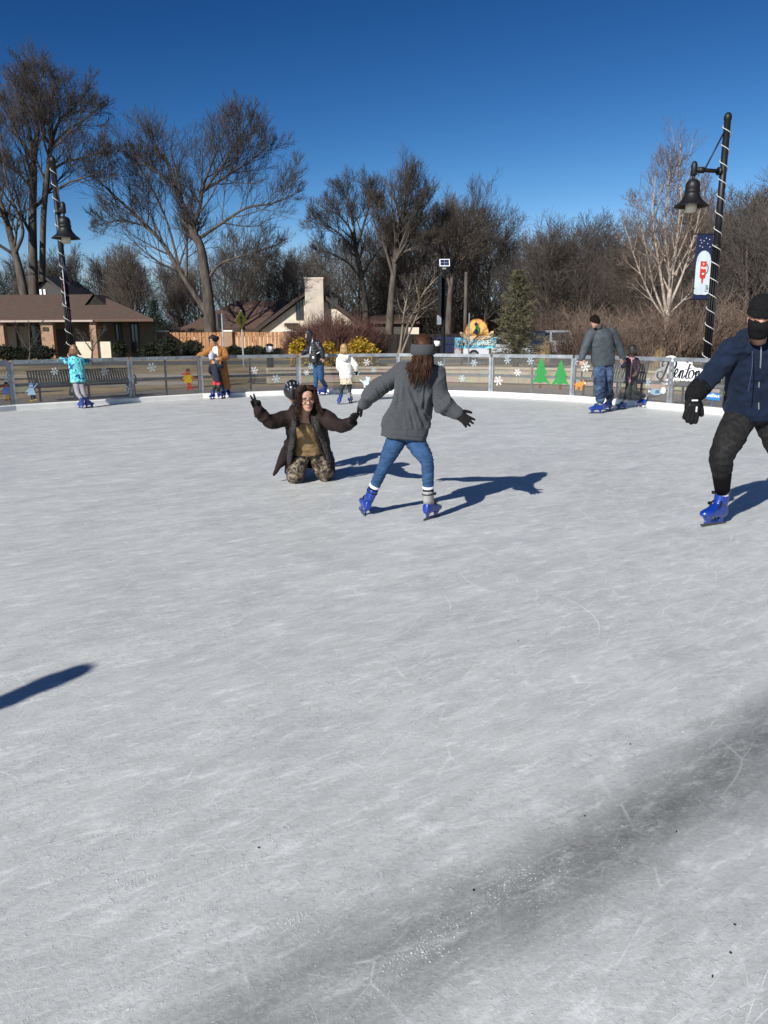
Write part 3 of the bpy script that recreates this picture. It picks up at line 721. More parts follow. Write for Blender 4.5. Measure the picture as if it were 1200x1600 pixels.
def signp(b, p, t, u, n):
    poly_at(b, [(-.30, 0), (-.22, .13), (.27, .09), (.27, -.13), (-.22, -.11)], p, t, u, n, 0, 0, .62)
    poly_at(b, [(-.02, -.1), (.0, -.1), (.0, -.5), (-.02, -.5)], p, t, u, n, 0, 1, .62)
    put_text(b, 'SWISS BROS', .062, p + n * .006 + t * .01, t, (u - t * .05).normalized(), n, 1, bold=.0015, space=.85, depth=.001)
    poly_at(b, [(-.08, .05), (0, .085), (.08, .05)], p, t, u, n, 1, 2, .62)
    return [M['bluev'], M['white']]
sticker('sign_sticker', 1114, 619, signp, 'blue pointed signboard sticker')

# ---------------------------------------------------------------- low stone wall and benches behind the glass
stone = bricks('limestone_blocks', (.36, .30, .215), (.44, .37, .27), (.22, .18, .13), 1.0, .62, .20, .008, noise_amt=.5)
def seat_wall(pts, label, h=.45):
    wb = MB(); P_ = [V(x, y, 0) for x, y in pts]; out = []
    O_ = [V(x, y, 0) for x, y in offset_line(pts, .38)]
    wb.loft([[a, b, b + V(0, 0, h), a + V(0, 0, h)] for a, b in zip(P_, O_)])
    root = thing('stone_wall', (pts[0][0], pts[0][1], 0), label, 'wall')
    wb.build('wall_block', stone, root)
    cbk = MB(); I_ = [V(x, y, h + .003) for x, y in offset_line(pts, -.04)]; O2 = [V(x, y, h + .003) for x, y in offset_line(pts, .42)]
    cbk.loft([[a, b, b + V(0, 0, .07), a + V(0, 0, .07)] for a, b in zip(I_, O2)])
    cbk.build('capstone', mat('limestone_cap', (.46, .39, .29), .9, .15, 3, .2, 20), root)
arcpts = [(-3.9, 26.2), (-2.4, 26.7), (-.8, 26.9), (.9, 26.8), (2.4, 26.4), (4, 25.8), (5.6, 24.9), (7.2, 23.5), (8.6, 21.8), (9.8, 19.8), (10.7, 17.6), (11.3, 15.2)]
seat_wall(arcpts, 'low curved limestone block wall behind the right half of the rink fence')
seat_wall([(-13.6, 20.6), (-12.0, 21.8), (-10.3, 22.9)], 'low limestone block wall behind the slatted bench on the left', .42)
def bench(name_label, p, rz, w_, hs=1.0):
    root = thing('slatted_bench', p, name_label, 'bench'); Mz = Matrix.Rotation(rz, 3, 'Z'); p = Vector(p)
    def W(x, y, z): return p + Mz @ V(x, y, z * hs)
    b = MB(); n = int(w_ / .068)
    for k in range(n + 1):
        x = -w_ / 2 + w_ * k / n
        b.bar(W(x, .22, .46), W(x, .36, .86), .045, .012, up=Mz @ V(0, 1, 0))
    b.bar(W(-w_ / 2 - .03, .36, .87), W(w_ / 2 + .03, .36, .87), .03, .03); b.bar(W(-w_ / 2 - .03, .225, .47), W(w_ / 2 + .03, .225, .47), .03, .03)
    b.build('backrest', M['bench_metal'], root)
    b = MB()
    for k in range(n + 1):
        x = -w_ / 2 + w_ * k / n; b.bar(W(x, -.26, .435), W(x, .2, .43), .045, .012)
    b.bar(W(-w_ / 2, -.26, .42), W(w_ / 2, -.26, .42), .03, .03); b.build('seat', M['bench_metal'], root)
    for x in (-w_ / 2 + .08, 0, w_ / 2 - .08):
        b = MB(); b.bar(W(x, -.24, 0), W(x, -.24, .41), .05, .03, up=Mz @ V(0, 1, 0)); b.bar(W(x, .24, 0), W(x, .24, .41), .05, .03, up=Mz @ V(0, 1, 0)); b.bar(W(x, -.24, .40), W(x, .24, .40), .05, .03); b.build('leg', M['bench_metal'], root)
    for sx in (-1, 1):
        b = MB(); x = sx * (w_ / 2 - .03); b.tube(catmull([W(x, -.25, .42), W(x, -.27, .64), W(x, .0, .67), W(x, .27, .66)], 3), .02, 6); b.build('armrest', M['bench_metal'], root)
def yaw_at(i): 
    t = FJ[i + 1] - FJ[i]; return math.atan2(t.y, t.x)
p = gr(100, 614); bench('black slatted metal bench behind the fence under the leaning lamp post', (-7.85, 20.3, 0), R(40), 2.6, .85)
bench('black slatted metal bench behind the script lettering on the fence', (7.55, 16.7, 0), R(-57), 2.9)
bench('black slatted metal bench behind the pair standing at the right fence', (5.75, 19.35, 0), R(-48), 1.5)
# ---------------------------------------------------------------- lamp posts
def lamp_post(base, top_z, arm_dir, arm_z, shade_drop, label, banner_dir, banner_z, banner_label, lit_text):
    root = thing('lamp_post', base, label, 'lamp post', 'lamp posts beside the rink'); b0 = Vector(base); ad = Vector(arm_dir).normalized()
    b = MB(); b.lathe([(.16, 0), (.16, .12), (.13, .16), (.12, .5), (.105, .55)], b0, 16); b.build('base', M['black_metal'], root, True)
    b = MB(); zt = top_z
    split = arm_z - 1.55
    b.lathe([(.080, .5), (.078, split - .02), (.092, split - .02), (.092, split + .06), (.072, split + .06), (.069, zt - .12), (.082, zt - .11), (.082, zt - .05), (.062, zt), (.03, zt + .03)], b0, 16)
    b.build('pole', M['black_metal'], root, True)
    # flutes on the lower pole
    b = MB()
    for k in range(10):
        a = 2 * math.pi * k / 10; q = b0 + V(math.cos(a) * .079, math.sin(a) * .079, 0); b.tube([q + V(0, 0, .56), q + V(0, 0, split - .05)], .012, 5)
    b.build('flutes', M['black_metal'], root, True)
    ap = b0 + V(0, 0, arm_z); e = ap + ad * .74
    b = MB(); b.tube([ap, e], .042, 10); b.tube([ap + ad * .5, ap + ad * .62], .062, 10); b.tube([ap + ad * .08, ap + ad * .13], .085, 10); b.build('arm', M['black_metal'], root, True)
    b = MB(); b.tube([b0 + V(0, 0, zt - .35) + ad * .06, ap + ad * .46 + V(0, 0, .04)], .017, 6); b.build('brace', M['black_metal'], root, True)
    b = MB(); b.lathe([(.02, -.13), (.045, -.12), (.066, -.10), (.066, .08), (.05, .14), (.02, .17)], e, 14); b.tube([e - V(0, 0, .12), e - V(0, 0, .21)], .028, 8); b.build('finial', M['black_metal'], root, True)
    sp = e - V(0, 0, .19); BS = .86
    b = MB(); b.lathe([(r_q * BS, z_q * BS) for r_q, z_q in [(.05, 0), (.11, -.02), (.155, -.07), (.175, -.14), (.175, -.24), (.165, -.25), (.185, -.255), (.19, -.30), (.175, -.31), (.185, -.37), (.225, -.45), (.30, -.54), (.38, -.60), (.415, -.625), (.415, -.64), (.37, -.62), (.17, -.46), (.1, -.3)]], sp, 28, caps=False); b.build('lamp_shade', M['black_metal'], root, True)
    b = MB(); b.lathe([(r_q * BS, z_q * BS) for r_q, z_q in [(.13, -.45), (.135, -.64), (.125, -.77), (.05, -.785)]], sp, 18); b.build('lamp_glass', M['lens'], root, True)
    b = MB(); pts = []; turns = int((zt - .75) / .32)
    for k in range(turns * 14 + 1):
        a = -2 * math.pi * k / 14 + 1.0; z = .55 + (zt - .7) * k / (turns * 14); rr = .098 if z < split + .06 else .086
        pts.append(b0 + V(math.cos(a) * rr, math.sin(a) * rr, z))
    b.tube(pts, .0095, 5); b.build('rope_light', M['rope'], root, True)
    bd = Vector(banner_dir).normalized(); nrm = bd.cross(V(0, 0, 1)).normalized()
    if nrm.y > 0: nrm = -nrm
    for z in (banner_z, banner_z - 1.38):
        b = MB(); b.tube([b0 + V(0, 0, z), b0 + V(0, 0, z) + bd * .54], .014, 6); b.build('banner_rod', M['black_metal'], root)
    o_ = b0 + bd * .10 + V(0, 0, banner_z - 1.37)
    b = MB(); wv = .37; n_ = 8; rows = []
    for i in range(13):
        z = 1.36 * i / 12
        for j in range(n_ + 1):
            x = wv * j / n_; b.v.append(o_ + bd * x + V(0, 0, z) + nrm * (.025 * math.sin(i * .55 + .5) * (0.4 + j / n_)))
    for i in range(12):
        for j in range(n_):
            q = i * (n_ + 1) + j; b.f.append((q, q + 1, q + n_ + 2, q + n_ + 1)); z, x = (i + .5) / 12, (j + .5) / n_ - .5
            b.m.append(0)
    fl = b.build('banner', [M['navyv'], M['paleb']], root, True); tag(fl, banner_label)
    # printed picture: red mug with a handle, dots of snow, little square mark
    r_, u_ = (bd if bd.x > 0 else -bd), V(0, 0, 1); cc = o_ + bd * (wv / 2) + nrm * .034; PS_ = .80
    class PRS(MB):
        def prism(s, poly, o, r, u, dd, mat=0): MB.prism(s, [(x * PS_ * .88, y * PS_) for x, y in poly], o, r, u, dd, mat)
    pr = PRS()
    pr.prism([(-.245, .14), (-.12, .115), (.02, .12), (.14, .11), (.245, .15)] + [(.245, .98)] + arc(0, 1.0, .235, .28, 0, 180, 12) + [(-.245, .98)], cc - nrm * .003, r_, u_, nrm * .002, 3)
    pr.prism([(-.10, .60), (.10, .60), (.10, 1.0), (-.10, 1.0)], cc, r_, u_, nrm * .002, 0); pr.prism(arc(0, .62, .10, .09), cc + nrm * .002, r_, u_, nrm * .002, 0); pr.prism([(-.03, .42), (.02, .42), (.03, .56), (-.03, .56)], cc, r_, u_, nrm * .002, 0)
    for k in range(12):
        a0, a1 = R(-90 + 15 * k), R(-75 + 15 * k)
        pr.prism([(.1 + .075 * math.cos(a0), .80 + .13 * math.sin(a0)), (.1 + .075 * math.cos(a1), .80 + .13 * math.sin(a1)), (.1 + .05 * math.cos(a1), .80 + .105 * math.sin(a1)), (.1 + .05 * math.cos(a0), .80 + .105 * math.sin(a0))], cc, r_, u_, nrm * .002, 1)
    put_text(pr, 'Visit', .07, cc + V(0, 0, .66) + nrm * .006, r_, u_, nrm, 2, bold=.002, depth=.001)
    pr.prism(arc(0, .93, .025, .03, k=6), cc + nrm * .004, r_, u_, nrm * .002, 2); pr.prism([(-.04, .69), (.05, .69), (.02, .65), (-.02, .65)], cc + nrm * .006, r_, u_, nrm * .002, 2)
    for dx, dz in ((-.16, 1.55), (-.12, 1.48), (-.05, 1.53), (.08, 1.46), (.13, 1.57), (-.17, 1.4), (.16, 1.38), (-.08, 1.37), (.02, 1.6)): pr.prism(arc(dx, dz, .012, .014, k=6), cc, r_, u_, nrm * .002, 2)
    for q in ([(.12, .2), (.2, .2), (.2, .215), (.12, .215)], [(.12, .36), (.2, .36), (.2, .375), (.12, .375)], [(.12, .2), (.13, .2), (.13, .375), (.12, .375)], [(.19, .2), (.2, .2), (.2, .375), (.19, .375)]): pr.prism(q, cc, r_, u_, nrm * .002, 1)
    put_text(pr, 'B', .1, cc + V(.128 * r_.x, .128 * r_.y, .232) + nrm * .003, r_, u_, nrm, 1, depth=.001)
    pr.build('banner_print', [M['redv'], M['blackv'], M['white'], M['paleb']], fl)
    return root
pr_ = at(1105, 550, 17.6); tr_ = at(1137, 178, 17.6)
lamp_post((pr_.x, 17.6, 0), tr_.z, (-1, -.30, 0), at(1127, 268, 17.6).z, .6, 'tall black lamp post wrapped in white rope light with red mug banner, right of rink', (-1, -.12, 0), at(1115, 366, 17.6).z, 'navy and pale blue winter banner with a red mug', True)
pl_ = at(112, 560, 21.6); tl_ = at(76, 246, 21.6)
lamp_post((pl_.x, 21.6, 0), tl_.z, (.55, -.85, 0), at(88, 335, 21.6).z + .05, .6, 'tall black lamp post wrapped in white rope light with edge-on banner, left of rink', (.42, -.91, 0), at(100, 400, 21.6).z, 'winter banner seen almost edge-on', False)

# ---------------------------------------------------------------- small street furniture
def box_post(name, label, cat): pass
p = at(692, 560, 30); root = thing('solar_sign_post', (p.x, 30, 0), 'black post topped by a small tilted solar panel in front of the woods', 'sign post')
b = MB(); zt = at(694, 418, 30).z; b.lathe([(.14, 0), (.14, .1), (.08, .12), (.08, zt)], (p.x, 30, 0), 14); b.build('post', M['black_metal'], root, True)
pm = Matrix.Rotation(R(28), 3, 'X') @ Matrix.Rotation(0, 3, 'Y')
b = MB(); b.box((p.x + .02, 29.95, zt + .16), .38, .04, .33, Matrix.Rotation(R(-35), 3, 'X'), 0); f_ = b.build('solar_panel', M['white'], root)
b = MB()
Mx = Matrix.Rotation(R(-35), 3, 'X')
for dx in (-.085, .085):
    for dz in (-.07, .07): b.box(V(p.x + .02, 29.95, zt + .16) + Mx @ V(dx * .98, -.022, dz), .160, .006, .132, Mx)
b.build('solar_cell', mat('solar_cells', (.02, .03, .07), .25, .2), f_)
b = MB(); b.box((p.x, 29.98, zt - .03), .14, .14, .08); b.build('mount', M['steel'], root)
b = MB(); b.box((p.x - .16, 30.02, at(690, 462, 30).z), .05, .62, 1.5, Matrix.Rotation(R(4), 3, 'Z')); b.build('edge_on_sign', M['black_metal'], root)
b = MB(); b.box((p.x - .17, 29.9, at(690, 500, 30).z), .16, .14, .34); b.build('control_box', M['steel'], root)
def bollard(px, Y, label, ztop):
    p = at(px, 560, Y); r = thing('bollard_light', (p.x, Y, 0), label, 'bollard light', 'bollard lights beyond the rink')
    b = MB(); b.lathe([(.13, 0), (.13, ztop - .32), (.15, ztop - .3), (.15, ztop - .27)], (p.x, Y, 0), 16); b.build('post', M['black_metal'], r, True)
    b = MB(); b.lathe([(.125, ztop - .27), (.125, ztop - .05)], (p.x, Y, 0), 16); b.build('lens', M['white'], r, True)
    b = MB(); b.lathe([(.15, ztop - .05), (.15, ztop - .02), (.05, ztop + .03)], (p.x, Y, 0), 16); b.build('cap', M['black_metal'], r, True)
bollard(422, 28.3, 'black bollard light with white lens in front of the cedar fence', at(422, 538, 28.3).z)
bollard(683, 31.5, 'black bollard light with white lens just left of the solar post', at(683, 530, 31.5).z)
# pedestrian warning sign
p = at(380, 560, 41); zc = at(380, 500, 41).z
r = thing('warning_sign', (p.x, 41, 0), 'yellow diamond warning sign on a thin post before the cedar fence', 'road sign')
b = MB(); b.box((p.x, 41.03, (zc + .5) / 2), .06, .06, zc + .5); b.build('post', M['steel'], r)
Mz = Matrix.Rotation(R(62), 3, 'Z')
b = MB(); b.prism([(0, -.48), (.48, 0), (0, .48), (-.48, 0)], V(p.x, 40.97, zc), Mz @ V(1, 0, 0), V(0, 0, 1), Mz @ V(0, .012, 0)); f_ = b.build('sign_plate', mat('fluorescent_sign', (.42, .36, .03), .5, .05), r)
b = MB(); b.prism([(-.06, -.2), (.06, -.2), (.06, .05), (.15, .05), (0, .25), (-.15, .05), (-.06, .05)], V(p.x, 40.97, zc) - Mz @ V(0, .006, 0), Mz @ V(1, 0, 0), V(0, 0, 1), Mz @ V(0, .004, 0)); b.build('symbol', M['blackv'], f_)
p = at(347, 560, 42); zc = at(346, 502, 42).z
r = thing('road_sign', (p.x, 42, 0), 'grey rectangular road sign seen edge-on beside the cedar fence pillar', 'road sign')
b = MB(); b.box((p.x + .1, 42, (zc + .4) / 2), .06, .06, zc + .4); b.build('post', M['steel'], r)
b = MB(); b.box((p.x, 42, zc), .55, .012, .8, Matrix.Rotation(R(68), 3, 'Z')); b.build('sign_plate', mat('sign_back', (.22, .23, .24), .5, .1, metal=.5), r)
p = at(726, 560, 56); b = MB(); zt = at(726, 425, 56).z
b.tube([(p.x, 56, 0), (p.x, 56, zt)], [.15, .11], 8); tag(b.build('utility_pole', M['bark'], base=(p.x, 56, 0), smooth=True), 'thin dark wooden utility pole behind the sun and canoe sign', 'pole')
p = at(732, 560, 38); b = MB(); zt = at(732, 489, 38).z
b.tube([(p.x, 38, 0), (p.x, 38, zt)], .035, 6); tag(b.build('marker_post', M['steel'], base=(p.x, 38, 0)), 'slender grey metal post standing in front of the sun and canoe sign', 'post')

# ---------------------------------------------------------------- sun and canoe sign
Y = 42; c = at(743, 536, Y); k = Y / 1215
r = thing('garden_sign', (c.x, Y, 0), 'painted sign with orange half sun and canoe above a light blue lettered board', 'sign')
def S(px, py, dy=0): return at(px, py, Y + dy)
w2 = (S(776, 536) - S(711, 536)).length / 2; hb = (S(743, 526) - S(743, 543)).length / 2
b = MB(); b.prism([(-w2, -hb * .85), (-w2 * .95, -hb), (w2 * .97, -hb), (w2, -hb * .8), (w2, hb), (-w2, hb)], c, (1, 0, 0), (0, 0, 1), (0, .1, 0)); bd_ = b.build('lettered_board', M['ltblue'], r); bd_.data.materials[0] = mat('light_blue_board', (.16, .52, .68), .6, .1, 6)
b = MB(); put_text(b, 'COMPTON GARDENS', .40, c + V(0, -.012, 0), V(1, 0, 0), V(0, 0, 1), V(0, -1, 0), 0, bold=.012, space=.98, depth=.008); tw = max(v.x for v in b.v) - min(v.x for v in b.v); sx = 1.85 * w2 / tw
b.v = [V(c.x + (v.x - c.x) * sx, v.y, v.z) for v in b.v]; b.build('lettering', mat('sign_lettering', (.62, .66, .60), .6, .1), bd_)
b = MB(); put_text(b, 'COMPTON GARDENS', .40, c + V(.035, -.004, -.035), V(1, 0, 0), V(0, 0, 1), V(0, -1, 0), 0, bold=.016, space=.98, depth=.003)
b.v = [V(c.x + (v.x - c.x) * sx, v.y, v.z) for v in b.v]; b.build('lettering_shadow_edge', M['blackv'], bd_)
s0 = S(745, 526); rs = (S(764, 526) - S(726, 526)).length / 2
b = MB(); b.prism(arc(0, .10, rs, rs * 1.28, -5, 185, 28), s0 + V(0, .06, 0), (1, 0, 0), (0, 0, 1), (0, .06, 0)); sun_o = b.build('half_sun', mat('orange_sun_paint', (.78, .42, .12), .6, .1, 3), r)
b = MB(); A_ = arc(0, .10, rs, rs * 1.28, -5, 185, 28); I_ = arc(0, .10, rs * .94, rs * 1.22, -5, 185, 28)
for i in range(28): b.prism([A_[i], A_[i + 1], I_[i + 1], I_[i]], s0 + V(0, .045, 0), (1, 0, 0), (0, 0, 1), (0, .014, 0))
b.build('sun_rim', mat('dark_orange_paint', (.48, .20, .04), .6, .1), sun_o)
b = MB(); L_ = S(718, 527).x - s0.x; R_ = S(771, 524).x - s0.x
b.prism([(L_, .24), (L_ + .16, .24), (L_ + .35, .04), (R_ - .35, .04), (R_ - .13, .28), (R_, .30), (R_ - .03, .02), (R_ - .4, -.16), (L_ + .4, -.16), (L_ + .08, .02)], s0 + V(0, -.06, 0), (1, 0, 0), (0, 0, 1), (0, .1, 0)); cn = b.build('canoe', mat('canoe_paint', (.56, .40, .25), .6, .3, 5), r)
b = MB(); b.bar(s0 + V(L_ + .3, -.065, .085), s0 + V(R_ - .3, -.065, .085), .02, .04); b.build('gunwale', M['brownv'], cn)
b = MB(); g_ = s0 + V(.02, -.02, .06); KF = .72
class PRF(MB):
    def prism(s, poly, o, r, u, dd, mat=0): MB.prism(s, [(x * KF, y * KF) for x, y in poly], o, r, u, dd, mat)
b = PRF()
b.prism(arc(.0, .42, .17, .28), g_, (1, 0, 0), (0, 0, 1), (0, .05, 0), 0); b.prism(arc(-.10, .30, .15, .18), g_ + V(0, -.01, 0), (1, 0, 0), (0, 0, 1), (0, .04, 0), 1); b.prism(arc(-.1, .74, .08, .09), g_, (1, 0, 0), (0, 0, 1), (0, .05, 0), 2)
b.prism([(-.26, .80), (.06, .80), (-.02, .92), (-.18, .92)], g_ + V(0, -.005, 0), (1, 0, 0), (0, 0, 1), (0, .05, 0), 1); b.prism([(-.12, .4), (-.36, .22), (-.32, .16), (-.1, .3)], g_ + V(0, -.015, 0), (1, 0, 0), (0, 0, 1), (0, .05, 0), 1)
b.build('paddler_figure', [M['greenv'], M['navyv'], M['brownv']], cn)
for px in (722, 766):
    b = MB(); q = S(px, 545, .15); b.box((q.x, q.y, q.z / 2 + .1), .12, .12, q.z + .2); b.build('post', mat('grey_timber', (.2, .17, .14), .9, .2, 6), r)

# ---------------------------------------------------------------- cedar fence with brick pillars, dark fence
cedar = mat('cedar_boards', (.36, .185, .085), .85, .3, 2.5, .2, 20, stretch=(3, 3, .6)); brick = bricks('brown_brick', (.27, .145, .08), (.36, .22, .13), (.30, .25, .2), 5.5, .5, .25, .02)
dark_wood = mat('dark_boards', (.016, .014, .012), .9, .3, 3)  # near-black tone carries the fence's shade; the dark gable vent shares it
YF = 66
def board_fence(name, label, x0, x1, Y, ztop, m, gap, parent=None):
    b = MB(); n = int((x1 - x0) / .3)
    for i in range(n):
        x = x0 + (x1 - x0) * (i + .5) / n
        b.box((x, Y + (.04 if i % 2 else -.04), ztop / 2 - .02 + rng.uniform(-.015, .015)), (x1 - x0) / n * gap, .02, ztop)
    for z in (.4, ztop - .35): b.box(((x0 + x1) / 2, Y, z), x1 - x0, .035, .09)
    return b.build(name, m, parent)
x0 = at(262, 530, YF).x; xe = at(566, 530, YF).x; zt = at(400, 518.5, YF).z
r = thing('cedar_fence', (x0, YF, 0), 'orange brown cedar board fence with brick pillars before the white gabled house', 'fence')
pil = [255, 357, 449]; xs = [at(q, 530, YF).x for q in pil]
segs = [(xs[0] + .45, xs[1] - .4), (xs[1] + .4, xs[2] - .4), (xs[2] + .4, xe)]
for a, b_ in segs: board_fence('board_panel', None, a, b_, YF, zt, cedar, .82, r)
for x in xs:
    b = MB(); b.box((x, YF, (zt + .02) / 2), .76, .7, zt + .02); pl = b.build('brick_pillar', brick, r)
    b = MB(); b.box((x, YF, zt + .09), .86, .8, .12); b.build('pillar_cap', M['kerb'], pl)
r = thing('dark_fence', (at(660, 530, 64).x, 64, 0), 'black board fence, shade put into its colour, behind the yellow shrubs', 'fence')
board_fence('board_panel', None, at(568, 530, 64).x, at(720, 530, 64).x, 64, at(600, 522, 64).z, dark_wood, .98, r)
board_fence('board_panel', None, at(720.5, 530, 64).x, at(800, 530, 64).x, 64, at(600, 528, 64).z, dark_wood, .98, r)

# ---------------------------------------------------------------- houses
shingle = bricks('brown_shingles', (.085, .052, .037), (.11, .07, .05), (.06, .04, .03), 3.0, .4, .16, .012, axis='XY', noise_amt=.5)
shingle_red = bricks('red_brown_shingles', (.075, .043, .032), (.094, .055, .041), (.055, .033, .026), 3.0, .4, .16, .012, axis='XY', noise_amt=.5)
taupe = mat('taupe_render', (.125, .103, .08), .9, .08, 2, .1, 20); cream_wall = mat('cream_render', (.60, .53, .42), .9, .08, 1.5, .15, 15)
trim = mat('dark_brown_trim', (.035, .024, .018), .7, .2); glass_d = mat('dark_window_glass', (.03, .035, .04), .12, .2, spec=.6); curtain = mat('grey_curtain', (.26, .23, .20), .9, .1)
gutter = mat('pale_gutter', (.40, .33, .28), .6, .1)
Yh = 60.0
def HX(px, Y=Yh, py=500): return at(px, py, Y).x
def HZ(py, Y=Yh, px=120): return at(px, py, Y).z
ze = HZ(503); zr = HZ(463, 66); xl, xr, xrg = HX(-190), HX(243), HX(153, 66)
r = thing('ranch_house', (HX(60), Yh, 0), 'low brown roofed ranch house with brick columns behind the left fence', 'house')
b = MB(); T = .18
pts_f = [(xl, Yh - .6, ze), (xr, Yh - .6, ze), (xr * 72.4 / 59.4 - .3, 72.4, ze), (xl, 72.4, ze)]; rg = [(xl, 66.5, zr), (xrg, 66.5, zr)]
A, B2, C2, D2 = [V(*q) for q in pts_f]; E2, F2 = [V(*q) for q in rg]
up = V(0, 0, T)
b.quad(A + up, B2 + up, F2 + up, E2 + up); b.tri(B2 + up, C2 + up, F2 + up); b.quad(C2 + up, D2 + up, E2 + up, F2 + up)
b.quad(D2, C2, B2, A); b.quad(A, B2, B2 + up, A + up); b.quad(B2, C2, C2 + up, B2 + up); b.tri(A, A + up, E2 + up); b.quad(C2, D2, D2 + up, C2 + up)
rf = b.build('roof', shingle, r)
b = MB(); b.box(((xl + HX(150)) / 2, Yh - .66, ze + .06), HX(150) - xl, .1, .13); b.build('gutter', gutter, rf)
# small dark gablet near the hip
b = MB(); gx0, gx1, gxa = HX(133, 63.5), HX(187, 63.5), HX(153, 63.5)
za, zb_ = HZ(485, 63.5), HZ(461.5, 63.5)
b.tri(V(gx0, 63.3, za - .1), V(gx1, 63.3, za - .55), V(gxa, 63.3, zb_)); b.build('gable_vent', dark_wood, rf)
b = MB(); b.quad(V(gxa - .1, 63.15, zb_ + .06), V(gx0 - .25, 63.15, za - .12), V(gx0 - .25, 66.4, za + .1), V(gxa - .1, 66.4, zb_ + .1)); b.quad(V(gx1 + .2, 63.15, za - .6), V(gxa - .1, 63.15, zb_ + .06), V(gxa - .1, 66.4, zb_ + .1), V(gx1 + .2, 66.4, za - .3)); b.build('gablet_roof', shingle, rf)
Yw = 63.2
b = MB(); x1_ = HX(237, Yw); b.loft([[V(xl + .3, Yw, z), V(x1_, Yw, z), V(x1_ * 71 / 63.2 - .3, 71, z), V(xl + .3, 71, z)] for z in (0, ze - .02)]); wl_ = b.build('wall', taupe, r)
def window(pa, pb, ya, yb, Y, parent, fm=trim, gm_=glass_d, sill=False, muntin=True):
    xa, xb, za_, zb2 = at(pa, 520, Y).x, at(pb, 520, Y).x, at(pa, yb, Y).z, at(pa, ya, Y).z; t = .09
    za_ = max(za_, .1)
    b = MB(); cx, cz, ww, hh = (xa + xb) / 2, (za_ + zb2) / 2, xb - xa, zb2 - za_
    for q in ((cx, cz + hh / 2 - t / 2, ww, t), (cx, cz - hh / 2 + t / 2, ww, t)): b.box((q[0], Y - .05, q[1]), q[2], .1, q[3])
    for x in (xa + t / 2, xb - t / 2): b.box((x, Y - .05, cz), t, .1, hh - 2 * t)
    if muntin: b.box((cx, Y - .045, cz), .05, .08, hh - 2 * t)
    f_ = b.build('window', fm, parent)
    b = MB(); b.box((cx, Y - .02, cz), ww - 2 * t, .02, hh - 2 * t); b.build('pane', gm_, f_)
    return f_
window(9, 27, 508, 545, Yw, r, gm_=curtain, muntin=False); window(28, 47, 508, 545, Yw, r, gm_=curtain, muntin=False); window(48, 62, 508, 545, Yw, r, muntin=False)
window(180, 191, 505, 540, Yw, r); window(204, 217, 505, 552, Yw, r)
b = MB(); xa, xb = HX(86, Yw), HX(101, Yw); b.box(((xa + xb) / 2, Yw - .04, 1.1), xb - xa, .06, 2.2); dr = b.build('door', trim, r)
b = MB(); b.sphere((xb - .15, Yw - .1, 1.0), .04, .04, .04); b.build('handle', M['zip'], dr)
for a, c_ in ((-3, 7), (65, 84), (141.5, 151)):
    xa, xb = HX(a), HX(c_); b = MB(); b.box(((xa + xb) / 2, Yh - .1, ze / 2), xb - xa, .5, ze - .01); b.build('brick_column', brick, r)
for a, c_ in ((116, 141.3), (151.3, 170)):
    xa, xb = HX(a), HX(c_); b = MB(); b.box(((xa + xb) / 2, Yh, HZ(534) / 2), xb - xa, .25, HZ(534)); b.build('porch_wall', cream_wall, r)
b = MB(); b.box((HX(73), Yh - .38, HZ(514)), .42, .06, .28); b.build('wall_plaque', trim, r)
# the dark house behind with steep gable
Y = 92; r = thing('gabled_house', (at(83, 500, Y).x, Y, 0), 'dark steep gabled house half hidden behind the ranch house and bare trees', 'house')
xa, xb = at(48, 470, Y).x, at(102, 470, Y).x; ze2 = at(80, 455, Y).z; zp = at(74, 434, Y).z; xp = at(74, 470, Y).x
dk = mat('dark_slate_siding', (.06, .056, .055), .9, .2)
b = MB(); b.prism([(xa + .3, 0), (xb - .3, 0), (xb - .3, ze2), (xp, zp - .3), (xa + .3, ze2)], V(0, Y, 0), (1, 0, 0), (0, 0, 1), (0, 9, 0)); b.build('wall', dk, r)
b = MB(); b.prism([(xa - .4, ze2 - .6), (xp, zp), (xp, zp + .3), (xa - .6, ze2 - .35)], V(0, Y - .5, 0), (1, 0, 0), (0, 0, 1), (0, 10, 0)); b.prism([(xp + .001, zp), (xb + .4, ze2 - .6), (xb + .6, ze2 - .35), (xp + .001, zp + .3)], V(0, Y - .5, 0), (1, 0, 0), (0, 0, 1), (0, 10, 0)); b.build('roof', mat('dark_roof', (.045, .042, .045), .85, .2), r)
window(69, 72, 452, 464, Y, r, M['white'], glass_d); window(75, 78, 452, 464, Y, r, M['white'], glass_d)
# mid house: hip roofed wing and white gable with chimney
Y = 82
r = thing('chimney_house', (at(440, 500, Y).x, Y, 0), 'cream gabled house with tall pale chimney and red brown roof behind the cedar fence', 'house')
def X_(px, Y_=Y): return at(px, 490, Y_).x
def Z_(py, Y_=Y, px=440): return at(px, py, Y_).z
zev = Z_(515); zrg = Z_(472, Y + 5)
b = MB(); xa, xb = X_(280), X_(440); ra, rb = X_(372, Y + 5), X_(450, Y + 5)
A, B2, C2, D2 = V(xa, Y, zev), V(xb, Y, zev), V(xb, Y + 11, zev), V(xa, Y + 11, zev); E2, F2 = V(ra, Y + 5, zrg), V(rb, Y + 5, zrg); up = V(0, 0, .2)
b.quad(A + up, B2 + up, F2 + up, E2 + up); b.tri(D2 + up, A + up, E2 + up); b.quad(C2 + up, D2 + up, E2 + up, F2 + up); b.quad(A, B2, B2 + up, A + up); b.quad(D2, A, A + up, D2 + up); b.quad(D2, C2, B2, A)
rf = b.build('roof', shingle_red, r)
b = MB(); b.tube([V(X_(386, Y + 5), Y + 4.8, zrg + .1), V(X_(386, Y + 5), Y + 4.8, zrg + .55)], .2, 8); b.build('roof_vent', trim, rf)
